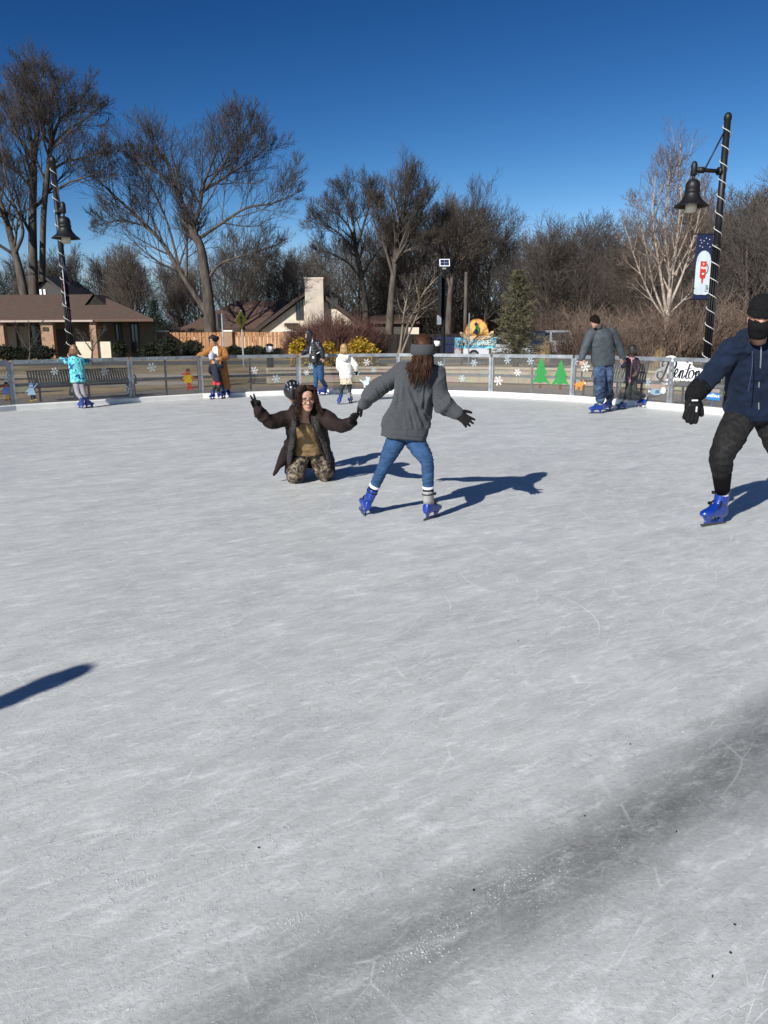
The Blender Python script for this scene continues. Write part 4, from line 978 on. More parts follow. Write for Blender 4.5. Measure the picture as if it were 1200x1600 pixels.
b = MB(); b.box(((xa + xb) / 2 + .3, Y + 5.5, zev / 2), xb - xa - 1.6, 9, zev - .02); b.build('wall', cream_wall, r)
Yg = 79.5; apx, apz = X_(490, Yg), Z_(447, Yg); lx, lz = X_(400, Yg), Z_(514, Yg); rx, rz = X_(575, Yg), Z_(514, Yg)
b = MB(); b.prism([(lx + .5, 0), (rx - .5, 0), (rx - .5, rz - .1), (apx, apz - .55), (lx + .5, lz - .1)], V(0, Yg, 0), (1, 0, 0), (0, 0, 1), (0, 12, 0)); gw = b.build('gable_wall', cream_wall, r)
b = MB()
for (xq, zq, sg) in ((lx, lz, 0), (rx, rz, 1)):
    b.prism([(xq, zq - .30), (apx + (0 if sg == 0 else .002), apz - .35), (apx + (0 if sg == 0 else .002), apz), (xq, zq + .05)], V(0, Yg - .7, 0), (1, 0, 0), (0, 0, 1), (0, 13, 0))
b.build('gable_roof', shingle_red, r)
b = MB()
for (xq, zq, sg) in ((lx, lz, 0), (rx, rz, 1)):
    b.prism([(xq, zq - .36), (apx + (0 if sg == 0 else .002), apz - .41), (apx + (0 if sg == 0 else .002), apz - .02), (xq, zq + .03)], V(0, Yg - .74, 0), (1, 0, 0), (0, 0, 1), (0, .038, 0))
b.build('barge_board', trim, r)
b = MB(); xa, xb = X_(477.5, Yg - .9), X_(506, Yg - .9); zc_ = Z_(436, Yg - .9); b.box(((xa + xb) / 2, Yg - .4, zc_ / 2), xb - xa, 1.3, zc_); ch = b.build('chimney', mat('pale_chimney', (.46, .40, .33), .9, .12, 1.2, .2, 15), r)
b = MB(); b.box(((xa + xb) / 2, Yg - .4, zc_ + .06), xb - xa + .12, 1.42, .12); b.build('chimney_cap', cream_wall, ch)
window(463.5, 475, 467, 500, Yg, r, trim, glass_d); window(514, 529, 466, 482, Yg, r, trim, glass_d)
b = MB(); b.box((X_(455, Yg), Yg - .35, Z_(507, Yg)), X_(466, Yg) - X_(446, Yg), .7, .25); b.build('window_hood', trim, r)
# shed behind dark fence
Y = 88; r = thing('dark_shed', (at(600, 500, Y).x, Y, 0), 'low dark red roofed outbuilding behind the black fence', 'house')
xa, xb = at(578, 500, Y).x, at(655, 500, Y).x; ze3, zp3 = at(600, 506, Y).z, at(600, 493, Y).z
b = MB(); b.box(((xa + xb) / 2, Y + 3, ze3 / 2), xb - xa - .6, 6, ze3 - .02); b.build('wall', mat('shed_wall', (.07, .065, .06), .9, .2), r)
b = MB(); up = V(0, 0, .15); A, B2, C2, D2 = V(xa, Y - .5, ze3), V(xb, Y - .5, ze3), V(xb, Y + 6.5, ze3), V(xa, Y + 6.5, ze3); E2, F2 = V(xa, Y + 3, zp3), V(xb, Y + 3, zp3)
b.quad(A + up, B2 + up, F2 + up, E2 + up); b.quad(C2 + up, D2 + up, E2 + up, F2 + up); b.quad(A, B2, B2 + up, A + up); b.tri(A, A + up, E2 + up); b.tri(B2 + up, B2, F2 + up); b.quad(D2, C2, B2, A); b.build('roof', shingle_red, r)
b = MB(); xq = at(647, 510, Y - 6).x; b.box((xq, Y - 5, at(640, 517, Y - 5).z), 1.1, .1, .7); b.build('garage_panel', cream_wall, r)

# ---------------------------------------------------------------- parked cars
def car(name, label, x, y, rz, paint, kind='car', s=1.0):
    r = thing(name, (x, y, 0), label, 'car', 'cars parked beyond the garden sign'); Mz = Matrix.Rotation(rz, 3, 'Z'); o = V(x, y, 0)
    def W(a, b_, c_): return o + Mz @ (V(a, b_, c_) * s)
    if kind == 'suv': low = [(-2.2, .75), (2.2, .75)]; prof = [(-2.25, .42), (-2.28, .95), (-2.2, 1.08), (2.1, 1.08), (2.28, .95), (2.3, .45)]; cab = [(-2.15, 1.07), (-1.95, 1.74), (-1.6, 1.80), (.35, 1.78), (.55, 1.70), (1.15, 1.07)]
    elif kind == 'pickup': prof = [(-2.7, .5), (-2.75, 1.05), (-.6, 1.08), (1.2, 1.12), (2.45, 1.08), (2.7, .95), (2.7, .48)]; cab = [(-.75, 1.07), (-.65, 1.78), (-.4, 1.86), (.55, 1.84), (.75, 1.76), (1.35, 1.10)]
    else: prof = [(-2.2, .38), (-2.25, .8), (-2.1, .95), (1.0, .93), (2.05, .80), (2.25, .62), (2.25, .36)]; cab = [(-1.75, .94), (-1.15, 1.40), (-.9, 1.45), (.2, 1.44), (.45, 1.38), (1.2, .92)]
    b = MB(); rings = []
    for wy, q in ((-.90, .0), (-.86, .0)): pass
    for yy, inset in ((-.88, .06), (-.92, .0), (.92, .0), (.88, .06)):
        rings.append([W(px_ * (1 - inset * .3), yy, pz - (inset * .4 if pz > .8 else 0)) for px_, pz in prof])
    b.loft(rings); body = b.build('body', paint, r)
    b = MB(); rings = []
    for yy in (-.80, .80):
        rings.append([W(px_ * (.98 if pz > 1.2 else 1), yy * (.86 if pz > 1.25 else 1), pz) for px_, pz in cab])
    b.loft(rings); b.build('cabin', paint, r)
    # glass a few millimetres proud of the cabin
    (a0, z0), (a1, z1), (c1, y1), (c0, y0) = cab[0], cab[1], cab[-2], cab[-1]
    for nm, (u0, v0, u1, v1), sg in (('windscreen', (c0, y0, c1, y1), 1), ('rear_window', (a0, z0, a1, z1), -1)):
        b = MB(); t0, t1 = .12, .92; q0 = V(u0 + (u1 - u0) * t0, 0, v0 + (v1 - v0) * t0); q1 = V(u0 + (u1 - u0) * t1, 0, v0 + (v1 - v0) * t1); e = .012 * sg
        w0, w1 = .70, .62
        b.prism([(-w0, 0), (w0, 0), (w1, 1), (-w1, 1)], W(q0.x + e, 0, q0.z), Mz @ V(0, s, 0), (W(q1.x, 0, q1.z) - W(q0.x, 0, q0.z)), Mz @ V(.02 * sg, 0, 0.01)); b.build(nm, glass_d, r)
    for sg in (-1, 1):
        b = MB(); zb1 = cab[0][1] + .07; zt1 = cab[2][1] - .12
        q = [(cab[0][0] + .35, zb1), (cab[-1][0] - .35, zb1), (cab[-2][0] - .05, zt1), (cab[1][0] + .25, zt1)]
        for u0, u1 in ((0, .47), (.53, 1)):
            def lp(i, j, u): return (q[i][0] + (q[j][0] - q[i][0]) * u, q[i][1])
            P4 = [lp(0, 1, u0), lp(0, 1, u1), lp(3, 2, u1), lp(3, 2, u0)]
            rr = [W(x_, sg * (.80 if z_ < 1.25 else .80 * .86) + sg * .012, z_) for x_, z_ in P4]; b.quad(*(rr if sg < 0 else rr[::-1]))
        b.build('side_window', glass_d, r)
        for xw in (-1.4, 1.4):
            b = MB(); Mw = Mz @ Matrix.Rotation(R(90), 3, 'X'); rw = .34 if kind == 'car' else .38
            b.lathe([(rw * .6, -.1), (rw * .95, -.11), (rw, -.07), (rw, .07), (rw * .95, .11), (rw * .6, .1)], W(xw, sg * .84, rw), 18, 0, True, Mw); wh = b.build('wheel', mat('tyre', (.015, .015, .015), .9, .1) if 'tyre' not in M else M['tyre'], r, True)
            b = MB(); b.lathe([(rw * .58, -.125), (rw * .58, .125)], W(xw, sg * .84, rw), 14, 0, True, Mw); b.build('rim', M['steel'], wh)
        b = MB(); fx = prof[-2][0]; b.box(W(fx - .06, sg * .66, prof[-2][1] - .05), .12 * s, .34 * s, .15 * s, Mz); b.build('headlight', M['lens'], r)
        b = MB(); b.box(W(prof[1][0] + .05, sg * .70, prof[1][1] - .06), .12 * s, .26 * s, .2 * s, Mz); b.build('tail_light', M['redv'], r)
    b = MB(); fx = prof[-1][0]
    for k_ in range(3): b.box(W(fx + .02, 0, .55 + .13 * k_), .06 * s, 1.0 * s, .06 * s, Mz)
    b.box(W(fx + .03, 0, .42), .12 * s, 1.7 * s, .12 * s, Mz); b.build('grille', M['steel'], r)
M['tyre'] = mat('tyre', (.015, .015, .015), .9, .1)
wpaint = mat('white_car_paint', (.62, .63, .64), .3, .03, coat=.5); bpaint = mat('dark_blue_car_paint', (.012, .02, .045), .25, .05, coat=.6); spaint = mat('silver_car_paint', (.42, .43, .45), .3, .05, metal=.3, coat=.5)
car('parked_car', 'white car parked behind the sun and canoe sign', at(768, 545, 50).x, 50, R(8), wpaint)
car('parked_car', 'dark blue sport utility car parked between the spruce and the silver pickup', at(836, 545, 53).x, 53, R(-100), bpaint, 'suv')
car('parked_car', 'silver pickup with barred grille facing the rink at the edge of the thicket', at(880, 545, 51).x, 53, R(-86), spaint, 'pickup')
car('parked_car', 'black car in shade by the dark fence, left of the sun and canoe sign', at(706, 545, 56).x, 57, R(6), M['navyv'])
# ---------------------------------------------------------------- bare trees
def fast_tube(b, pts, rads, n):
    base = len(b.v); m = len(pts)
    for i in range(m):
        d = pts[min(i + 1, m - 1)] - pts[max(i - 1, 0)]
        a = Vector((d.z, 0, -d.x)) if abs(d.x) + abs(d.z) > 1e-6 else Vector((1, 0, 0)); a.normalize()
        c = d.cross(a); c.normalize(); r = rads[i]; p = pts[i]
        for cc, ss in CS[n]: b.v.append(p + a * (r * cc) + c * (r * ss))
    for i in range(m - 1):
        o = base + i * n
        for k in range(n):
            k2 = (k + 1) % n; b.f.append((o + k, o + k2, o + n + k2, o + n + k)); b.m.append(0)
def rvec(rg): 
    while True:
        v = Vector((rg.uniform(-1, 1), rg.uniform(-1, 1), rg.uniform(-1, 1)))
        if .05 < v.length < 1: return v.normalized()
class TreeP:
    def __init__(s, **k):
        s.nch = [9, 8, 7, 6]; s.ang = [48, 46, 44, 40]; s.ratio = [.62, .50, .46, .5]; s.rr = [.5, .5, .5, .55]; s.wob = [.05, .09, .10, .11, .12]; s.trop = [.02, .06, .05, .03, .02]
        s.segs = [10, 6, 4, 3, 2]; s.tmin = [.32, .2, .15, .1]; s.maxl = 4; s.rmin = .011; s.sides = [8, 6, 4, 3, 3]; s.__dict__.update(k)
def spawn(bT, bC, pts, rads, ln, lev, rg, P, cut_r, tmin=None, nmul=1.0):
    n = int(P.nch[lev] * nmul * rg.uniform(.85, 1.2) + .5); m = len(pts); t0 = P.tmin[lev] if tmin is None else tmin; az = rg.uniform(0, 6.28)
    for k in range(n):
        t = t0 + (1 - t0) * ((k + rg.random()) / n); u = t * (m - 1); i = min(int(u), m - 2); p = pts[i].lerp(pts[i + 1], u - i); r = rads[i] + (rads[i + 1] - rads[i]) * (u - i)
        d = (pts[i + 1] - pts[i]).normalized(); az += 2.4 + rg.uniform(-.5, .5)
        o = d.orthogonal().normalized(); o = Matrix.Rotation(az, 3, d) @ o; a = R(P.ang[lev] * rg.uniform(.7, 1.25))
        cd = d * math.cos(a) + o * math.sin(a); cd.z += .12; cd.normalize()
        branch(bT, bC, p, cd, ln * P.ratio[lev] * (1.15 - .55 * t) * rg.uniform(.75, 1.25), max(P.rmin, r * P.rr[lev]), lev + 1, rg, P, cut_r)
def branch(bT, bC, p, d, ln, r, lev, rg, P, cut_r):
    n = P.segs[lev]; pts = [p.copy()]; rads = [r]; d = d.copy(); q = p.copy()
    for i in range(n):
        d = d + rvec(rg) * P.wob[lev] * 1.4; d.z += P.trop[lev]; d.normalize(); q = q + d * (ln / n); pts.append(q.copy()); rads.append(max(P.rmin * .8, r * (1 - .82 * (i + 1) / n)))
    fast_tube(bT if lev <= cut_r else bC, pts, rads, P.sides[lev])
    if lev < P.maxl: spawn(bT, bC, pts, rads, ln, lev, rg, P, cut_r)
def limb_from(bT, bC, pix, Y, r0, r1, rg, P, lev=0, jitter=.25, tmin=.25, nmul=1.0):
    """a drawn main limb (through points seen at distance Y), then random side branches off it"""
    P3 = []; yo = 0.0
    for i, (px, py) in enumerate(pix):
        yo += rg.uniform(-1, 1) * jitter * (1 if i else 0); P3.append(at(px, py, Y + yo))
    pts = catmull(P3, 4); m = len(pts); rads = [r0 + (r1 - r0) * (i / (m - 1)) ** .8 for i in range(m)]
    ln = sum((pts[i + 1] - pts[i]).length for i in range(m - 1)); fast_tube(bT, pts, rads, 9)
    spawn(bT, bC, pts, rads, ln, lev, rg, P, 1, tmin, nmul)
    # leader continues past the drawn end
    d = (pts[-1] - pts[-3]).normalized(); branch(bT, bC, pts[-1], d, ln * .16, r1, lev + 1, rg, P, 1)
def hero_tree(label, Y, limbs, seed, P, bark, twig, name='bare_tree', root_px=None):
    rg = random.Random(seed); bT, bC = MB(), MB()
    b0 = at(*(root_px or limbs[0][0][0]), Y); base = V(b0.x, Y, 0)
    p0 = [base - V(0, 0, .2), V(b0.x, Y, max(b0.z, .3))]
    fast_tube(bT, p0, [limbs[0][1] * 1.25, limbs[0][1]], 9)
    for L_ in limbs: limb_from(bT, bC, L_[0], Y, L_[1], L_[2], rg, P, *L_[3:])
    r = thing(name, base, label, 'tree'); bT.build('trunk', bark, r, True); bC.build('crown', twig, r); return r
PT = TreeP(nch=[11, 10, 9], ratio=[.52, .58, .56], ang=[44, 42, 38], trop=[.02, .05, .07, .07], rmin=.013, maxl=3, segs=[10, 7, 6, 5], wob=[.05, .09, .11, .10], rr=[.5, .5, .42])
# tall left tree: two upright stems forking into an airy crown
hero_tree('tallest bare tree with twin dark trunks, at the far left behind the ranch house', 74, [
    ([(54, 478), (52, 420), (51, 340), (53, 262)], .50, .30, 0, .3, .55, .3), ([(53, 262), (46, 205), (36, 170), (26, 142)], .24, .07, 0, .5, .15), ([(53, 262), (60, 200), (58, 160), (44, 122)], .20, .06, 0, .5, .15),
    ([(53, 250), (30, 215), (5, 165)], .18, .06, 0, .5, .2), ([(66, 440), (68, 340), (74, 280), (79, 228)], .30, .20, 0, .3, .6, .4), ([(79, 228), (92, 190), (110, 172), (130, 150)], .17, .05, 0, .6, .1), ([(79, 228), (78, 180), (74, 150), (68, 122)], .16, .05, 0, .6, .1),
    ([(79, 230), (102, 206), (128, 190), (150, 172)], .14, .05, 0, .6, .2), ([(84, 300), (108, 285), (140, 275), (165, 262)], .11, .04, 0, .6, .3), ([(82, 265), (105, 252), (135, 246), (160, 235)], .14, .05, 0, .6, .2), ([(79, 228), (60, 195), (52, 150)], .12, .05, 0, .6, .2), ([(50, 295), (28, 270), (0, 252)], .16, .08, 0, .6, .3)], 3, PT, M['bark'], M['twig_grey'], root_px=(56, 478))
hero_tree('bare tree with thick leaning trunk at the far left edge beside the twin trunked tree', 71, [
    ([(42, 480), (32, 430), (22, 390), (10, 345), (-6, 300)], .42, .22, 0, .3, .4, .6), ([(24, 395), (36, 360), (20, 315), (8, 270), (2, 215)], .18, .06, 0, .4, .3, .7), ([(10, 345), (-20, 300), (-40, 240), (-50, 190)], .2, .06, 0, .4, .2, .7)], 5, PT, M['bark'], M['twig_grey'])
PS = TreeP(nch=[13, 10, 9], ratio=[.48, .58, .56], ang=[46, 42, 36], trop=[.03, .07, .08, .08], rmin=.013, maxl=3, segs=[10, 7, 6, 5], wob=[.05, .09, .11, .10], rr=[.5, .5, .42])
hero_tree('broad spreading bare tree with low forked trunk rising behind the cedar fence', 76, [
    ([(329, 520), (327, 480), (321, 430), (313, 385), (300, 360)], .62, .34, 0, .2, .75, .3), ([(325, 490), (305, 462), (282, 425), (250, 375), (205, 330), (172, 300)], .34, .09, 0, .5, .3), ([(300, 360), (288, 322), (272, 290), (258, 245), (248, 245), (240, 225)], .24, .05, 0, .5, .15),
    ([(300, 360), (312, 325), (318, 290), (334, 248), (352, 200)], .24, .05, 0, .5, .1), ([(318, 298), (350, 278), (385, 255), (418, 230)], .15, .05, 0, .6, .15), ([(322, 440), (345, 412), (385, 398), (425, 385)], .16, .06, 0, .6, .3), ([(308, 375), (345, 350), (385, 325), (425, 318), (455, 306)], .17, .05, 0, .6, .2),
    ([(318, 300), (345, 262), (370, 222), (386, 196)], .13, .05, 0, .6, .2), ([(291, 432), (292, 390), (292, 345), (280, 300)], .15, .06, 0, .4, .2), ([(250, 375), (222, 352), (185, 345), (160, 350)], .12, .05, 0, .6, .2), ([(272, 290), (235, 262), (205, 248)], .12, .04, 0, .6, .2), ([(282, 425), (262, 350), (240, 300), (215, 255)], .14, .05, 0, .6, .3)], 7, PS, M['bark'], M['twig_grey'])
hero_tree('round crowned bare tree left of centre, rising behind the chimney house', 90, [
    ([(572, 510), (570, 470), (564, 430), (556, 392)], .42, .26, 0, .2, .8, .3), ([(556, 392), (548, 360), (528, 335), (505, 325)], .18, .05, 0, .5, .15), ([(556, 392), (552, 345), (545, 318), (535, 300)], .18, .05, 0, .5, .15), ([(556, 392), (570, 345), (578, 318), (580, 300)], .17, .05, 0, .5, .15),
    ([(566, 440), (545, 412), (520, 398), (500, 392)], .13, .05, 0, .5, .2), ([(556, 395), (530, 365), (508, 352), (492, 348)], .13, .04, 0, .5, .2), ([(564, 430), (585, 400), (602, 380), (620, 372)], .13, .05, 0, .5, .2)], 9, PS, M['bark'], M['twig_grey'])
hero_tree('tallest bare tree near the centre with a pointed upright crown', 84, [
    ([(608, 520), (612, 460), (618, 400), (626, 350), (633, 322), (638, 300)], .48, .08, 0, .3, .3, 1.6), ([(614, 430), (600, 380), (592, 345), (588, 318)], .2, .05, 0, .5, .2), ([(616, 410), (640, 370), (655, 345), (666, 312)], .2, .05, 0, .5, .2), ([(618, 400), (652, 385), (690, 370)], .14, .05, 0, .5, .2)], 11, TreeP(nch=[17, 11, 9], ratio=[.34, .58, .56], ang=[38, 38, 34], trop=[.03, .09, .09, .09], rmin=.013, maxl=3, segs=[10, 7, 6, 5], wob=[.05, .09, .11, .10], rr=[.5, .5, .42]), M['bark'], M['twig'])
hero_tree('bare tree with lopsided crown right of the central pointed tree', 88, [
    ([(700, 520), (704, 450), (712, 400), (726, 375), (744, 350)], .40, .07, 0, .3, .3, 1.4), ([(704, 450), (690, 400), (686, 370), (690, 350)], .2, .05, 0, .5, .2), ([(708, 420), (740, 400), (766, 385)], .16, .05, 0, .5, .2)], 13, PS, M['bark'], M['twig'])
# birch by the right lamp post
hero_tree('pale barked birch with many upright stems left of the right lamp post', 47, [
    ([(1043, 545), (1042, 510), (1045, 470), (1050, 430), (1057, 380), (1064, 310), (1062, 262)], .20, .04, 0, .15, .35, 1.2), ([(1041, 490), (1034, 440), (1026, 390), (1020, 335), (1024, 280)], .10, .03, 0, .2, .3), ([(1044, 480), (1046, 430), (1040, 370), (1042, 315), (1046, 270)], .10, .03, 0, .2, .3),
    ([(1040, 495), (1022, 450), (1010, 390), (996, 330)], .08, .03, 0, .2, .3), ([(1047, 475), (1066, 430), (1082, 380), (1098, 310)], .09, .03, 0, .2, .3), ([(1042, 500), (1020, 470), (998, 420), (980, 365)], .07, .025, 0, .2, .3), ([(1046, 490), (1075, 462), (1098, 440)], .06, .025, 0, .2, .3), ([(1060, 400), (1080, 345), (1088, 285)], .07, .025, 0, .2, .3)], 15,
    TreeP(nch=[15, 7, 5, 4], ratio=[.30, .58, .55, .5], ang=[42, 42, 40, 34], trop=[.03, .09, .06, .05, .03], maxl=3, rmin=.0085), M['birch'], M['twig_birch'])
# multi stemmed small tree in front of the dark fence
hero_tree('small bare tree with slanting bundled stems in front of the black fence', 38, [
    ([(622, 556), (632, 522), (645, 490), (662, 458), (682, 435)], .09, .03, 0, .1, .35), ([(624, 556), (628, 520), (632, 485), (640, 450)], .07, .025, 0, .1, .35), ([(626, 556), (642, 515), (655, 480), (650, 445)], .06, .025, 0, .1, .35), ([(645, 490), (668, 478), (690, 462)], .04, .02, 0, .1, .3)], 17,
    TreeP(nch=[9, 6, 5, 4], ratio=[.34, .5, .5, .5], rmin=.008, maxl=3), M['bark_light'], M['twig'])
for px, Y, ztop, sd_, lb in ((46, 50, 497, 21, 'small bare sapling before the hedge of the ranch house'), (143, 46, 505, 23, 'small bare sapling before the cream porch wall of the ranch house')):
    hero_tree(lb, Y, [([(px, 568), (px + 1, 545), (px - 1, ztop + 14)], .07, .02, 0, .05, .35, 1.3), ([(px, 548), (px - 14, 528), (px - 22, ztop + 12)], .035, .012, 0, .1, .3), ([(px, 546), (px + 12, 528), (px + 20, ztop + 10)], .035, .012, 0, .1, .3)], sd_,
              TreeP(nch=[8, 5, 4, 3], ratio=[.34, .5, .5, .5], rmin=.006, maxl=3), M['bark'], M['twig_grey'], 'bare_sapling')

# the woods behind: a few kinds of bare tree, copied
def wood_tree(seed, H, r0, P, bark, twig):
    rg = random.Random(seed); bT, bC = MB(), MB(); n = 9; pts = []; rads = []; q = V(0, 0, -.3); d = V(rg.uniform(-.08, .08), rg.uniform(-.08, .08), 1).normalized()
    for i in range(n + 1):
        pts.append(q.copy()); rads.append(r0 * (1.15 - .98 * i / n)); d = (d + rvec(rg) * .07).normalized(); d.z = max(d.z, .9); q = q + d * (H * .86 / n)
    fast_tube(bT, pts, rads, 8); spawn(bT, bC, pts, rads, H, 0, rg, P, 1)
    return bT, bC
kinds = []
for sd_, H_, r0, kw, tw, lab in ((31, 15, .26, dict(nch=[20, 10, 8], ratio=[.38, .6, .58]), 'twig', 0), (32, 16, .30, dict(nch=[18, 10, 8], ratio=[.44, .6, .58], ang=[52, 46, 40]), 'twig_grey', 1), (33, 14, .20, dict(nch=[22, 10, 8], ratio=[.32, .6, .58], ang=[40, 40, 36]), 'twig', 2), (34, 17, .34, dict(nch=[17, 10, 8], ratio=[.46, .58, .58], ang=[50, 46, 40]), 'twig_grey', 3)):
    bT, bC = wood_tree(sd_, H_, r0, TreeP(rmin=.019, maxl=3, segs=[10, 6, 5, 4], wob=[.05, .1, .12, .12], trop=[.02, .06, .07, .07], rr=[.5, .5, .42], tmin=[.22, .15, .1], **kw), M['bark'], M[tw])
    kinds.append((bT.mesh('trunk', M['bark'], None, True), bC.mesh('crown', M[tw]), H_))
def place_tree(k, x, y, sc, rz, label, group):
    r = thing('bare_tree', (x, y, 0), label, 'tree', group); r.scale = (sc, sc, sc); r.rotation_euler = (0, 0, rz)
    for nm, me in (('trunk', kinds[k][0]), ('crown', kinds[k][1])):
        o = bpy.data.objects.new(nm, me); col.objects.link(o); o.parent = r
rg = random.Random(77)
SKY = [(-120, 420), (0, 415), (120, 395), (200, 385), (260, 400), (330, 390), (400, 362), (470, 395), (520, 385), (600, 355), (680, 315), (740, 305), (770, 355), (800, 380), (830, 355), (880, 348), (925, 348), (960, 360), (1000, 355), (1060, 352), (1110, 300), (1150, 285), (1200, 280), (1320, 270)]
def skyline(px):
    for (a, ya), (b, yb) in zip(SKY, SKY[1:]):
        if a <= px <= b: return ya + (yb - ya) * (px - a) / (b - a)
    return 350
for row, (Y0, n, dy) in enumerate(((98, 30, 0), (112, 30, -6), (128, 26, 4))):
    for i in range(n):
        px = -150 + 1500 * (i + rg.uniform(.1, .9)) / n; Y = Y0 + rg.uniform(-6, 6)
        top = skyline(px) + rg.uniform(-6, 26) + dy; zt = at(px, top, Y).z; k = rg.randrange(4); x = at(px, 500, Y).x
        side = 'left' if px < 480 else ('middle' if px < 800 else 'right')
        lab = {'left': 'bare tree in the thin woods behind the houses on the left', 'middle': 'bare tree in the dense woods behind the black fence', 'right': 'bare tree in the brown woods behind the parked cars and thicket'}[side]
        place_tree(k, x, Y, zt / (kinds[k][2] * 1.02), rg.uniform(0, 6.28), lab, {'left': 'bare trees in the woods behind the houses', 'middle': 'bare trees in the woods behind the black fence', 'right': 'bare trees in the woods on the right'}[side])
for i in range(16):                      # nearer woodland edge on the right
    px = 790 + 450 * (i + rg.uniform(.1, .9)) / 16; Y = rg.uniform(68, 84); top = skyline(px) + rg.uniform(10, 60); zt = at(px, top, Y).z; k = rg.randrange(4)
    place_tree(k, at(px, 500, Y).x, Y, zt / (kinds[k][2] * 1.02), rg.uniform(0, 6.28), 'bare tree at the near edge of the woods behind the thicket on the right', 'bare trees at the near edge of the right woods')

# brush: dense fans of thin stems
def brush(n, w_, d_, h, seed, r=.014, twigs=5, lean=.25):
    b = MB(); rg = random.Random(seed)
    for i in range(n):
        p = V(rg.uniform(-.5, .5) * w_, rg.uniform(-.5, .5) * d_, -.1); hh = h * (.45 + .55 * rg.random()) * (1 - .45 * abs(2 * p.x / w_) ** 2.5)
        d = V(rg.gauss(0, lean), rg.gauss(0, lean), 1).normalized(); pts = [p]; q = p.copy()
        for k in range(4): d = (d + rvec(rg) * .16).normalized(); q = q + d * hh / 4; pts.append(q.copy())
        fast_tube(b, pts, [r * 1.5, r * 1.3, r * 1.1, r * .9, r * .6], 3)
        for k in range(twigs):
            u = rg.uniform(.8, 3.9); j = int(u); s0 = pts[j].lerp(pts[j + 1], u - j); dd = ((pts[j + 1] - pts[j]).normalized() + rvec(rg) * 1.0).normalized(); l_ = hh * rg.uniform(.12, .38)
            fast_tube(b, [s0, s0 + dd * l_ * .5, s0 + (dd + rvec(rg) * .2) * l_], [r * .8, r * .7, r * .5], 3)
    return b
far = brush(9500, 360, 16, 11, 5, .034, 6, .22)
far.v = [v + V(0, 124, 0) for v in far.v]
far2 = brush(5200, 170, 14, 8, 6, .036, 6, .26); o_ = len(far.v); far.v += [v + V(12, 104, 0) for v in far2.v]; far.f += [tuple(i + o_ for i in f) for f in far2.f]; far.m += far2.m
far.v = [V(v.x, v.y, v.z * (.5 if v.x < -14 else (.5 + .5 * (v.x + 14) / 14 if v.x < 0 else 1))) for v in far.v]
tag(far.build('distant_underbrush', M['twig']), kind='stuff')
nb = [brush(210, 3.8, 2.4, 3.0, 41, .011, 12, .42).mesh('stems', M['twig_red']), brush(230, 4.4, 2.6, 2.6, 42, .011, 12, .55).mesh('stems', M['twig_red']), brush(200, 3.4, 2.2, 3.4, 43, .011, 12, .36).mesh('stems', M['twig_red'])]
dbm = [brush(620, 4.4, 3.0, 3.6, 44, .013, 7, .3).mesh('stems', M['twig_red_dark'])]
def shrub(me, x, y, sc, rz, label, group):
    o = bpy.data.objects.new('bare_shrub', me); col.objects.link(o); o.location = (x, y, 0); o.scale = (sc, sc, sc); o.rotation_euler = (0, 0, rz); tag(o, label, 'shrub', group)
for i in range(34):
    px = 812 + 470 * (i + rg.uniform(0, 1)) / 34; Y = rg.choice((45, 48, 55, 58, 61)) + rg.uniform(-1.5, 1.5)
    if px < 905: Y = rg.uniform(56, 62)
    top = {0: 500, 1: 488, 2: 480}[i % 3] + rg.uniform(-8, 16) - (8 if px > 1000 else 0); zt = at(px, top, Y).z; k = i % 3
    shrub(nb[k], at(px, 520, Y).x, Y, max(.5, zt / 3.0), rg.uniform(0, 6.28), 'leafless red brown shrub in the thicket beyond the right fence', 'leafless shrubs of the right thicket')
for i, (px, Y, top) in enumerate(((497, 56, 494), (519, 55, 484), (545, 56, 490), (478, 57, 508), (567, 58, 502))):
    shrub(dbm[0], at(px, 520, Y).x, Y, at(px, top, Y).z / 3.5, rg.uniform(0, 6), 'dark red leafless bush in the clump before the chimney house', 'dark red bushes before the chimney house')

# leafy things
def leaf_cloud(b, c, rx, ry, rz, n, size, rg, lump=.35, up=0.0, fill=.5):
    for i in range(n):
        d = rvec(rg); lum = 1 + lump * noise.noise(d * 2.2 + Vector(c) * .37) + .12 * noise.noise(d * 6); f = (fill + (1 - fill) * rg.random()) * lum
        p = Vector(c) + V(d.x * rx * f, d.y * ry * f, d.z * rz * f)
        if p.z < .02: continue
        a = (d * .5 + rvec(rg) + V(0, 0, up)).normalized(); o = a.orthogonal().normalized() * size * rg.uniform(.25, .5); l_ = a * size * rg.uniform(.7, 1.5)
        b.tri(p - o, p + o, p + l_)
def leafy(name, label, cat, c, rx, ry, rz, n, size, m, seed, group=None, up=.4):
    rg_ = random.Random(seed); b = MB(); leaf_cloud(b, c, rx, ry, rz, n, size, rg_, up=up)
    r = thing(name, (c[0], c[1], 0), label, cat, group); b.build('foliage', m, r)
    s = MB()
    for k in range(5): s.tube([(c[0] + .05 * k - .1, c[1], 0), (c[0] + rg_.uniform(-.5, .5) * rx, c[1] + rg_.uniform(-.4, .4) * ry, c[2] + rz * .2)], [.03, .012], 5)
    s.build('stems', M['bark'], r); return r
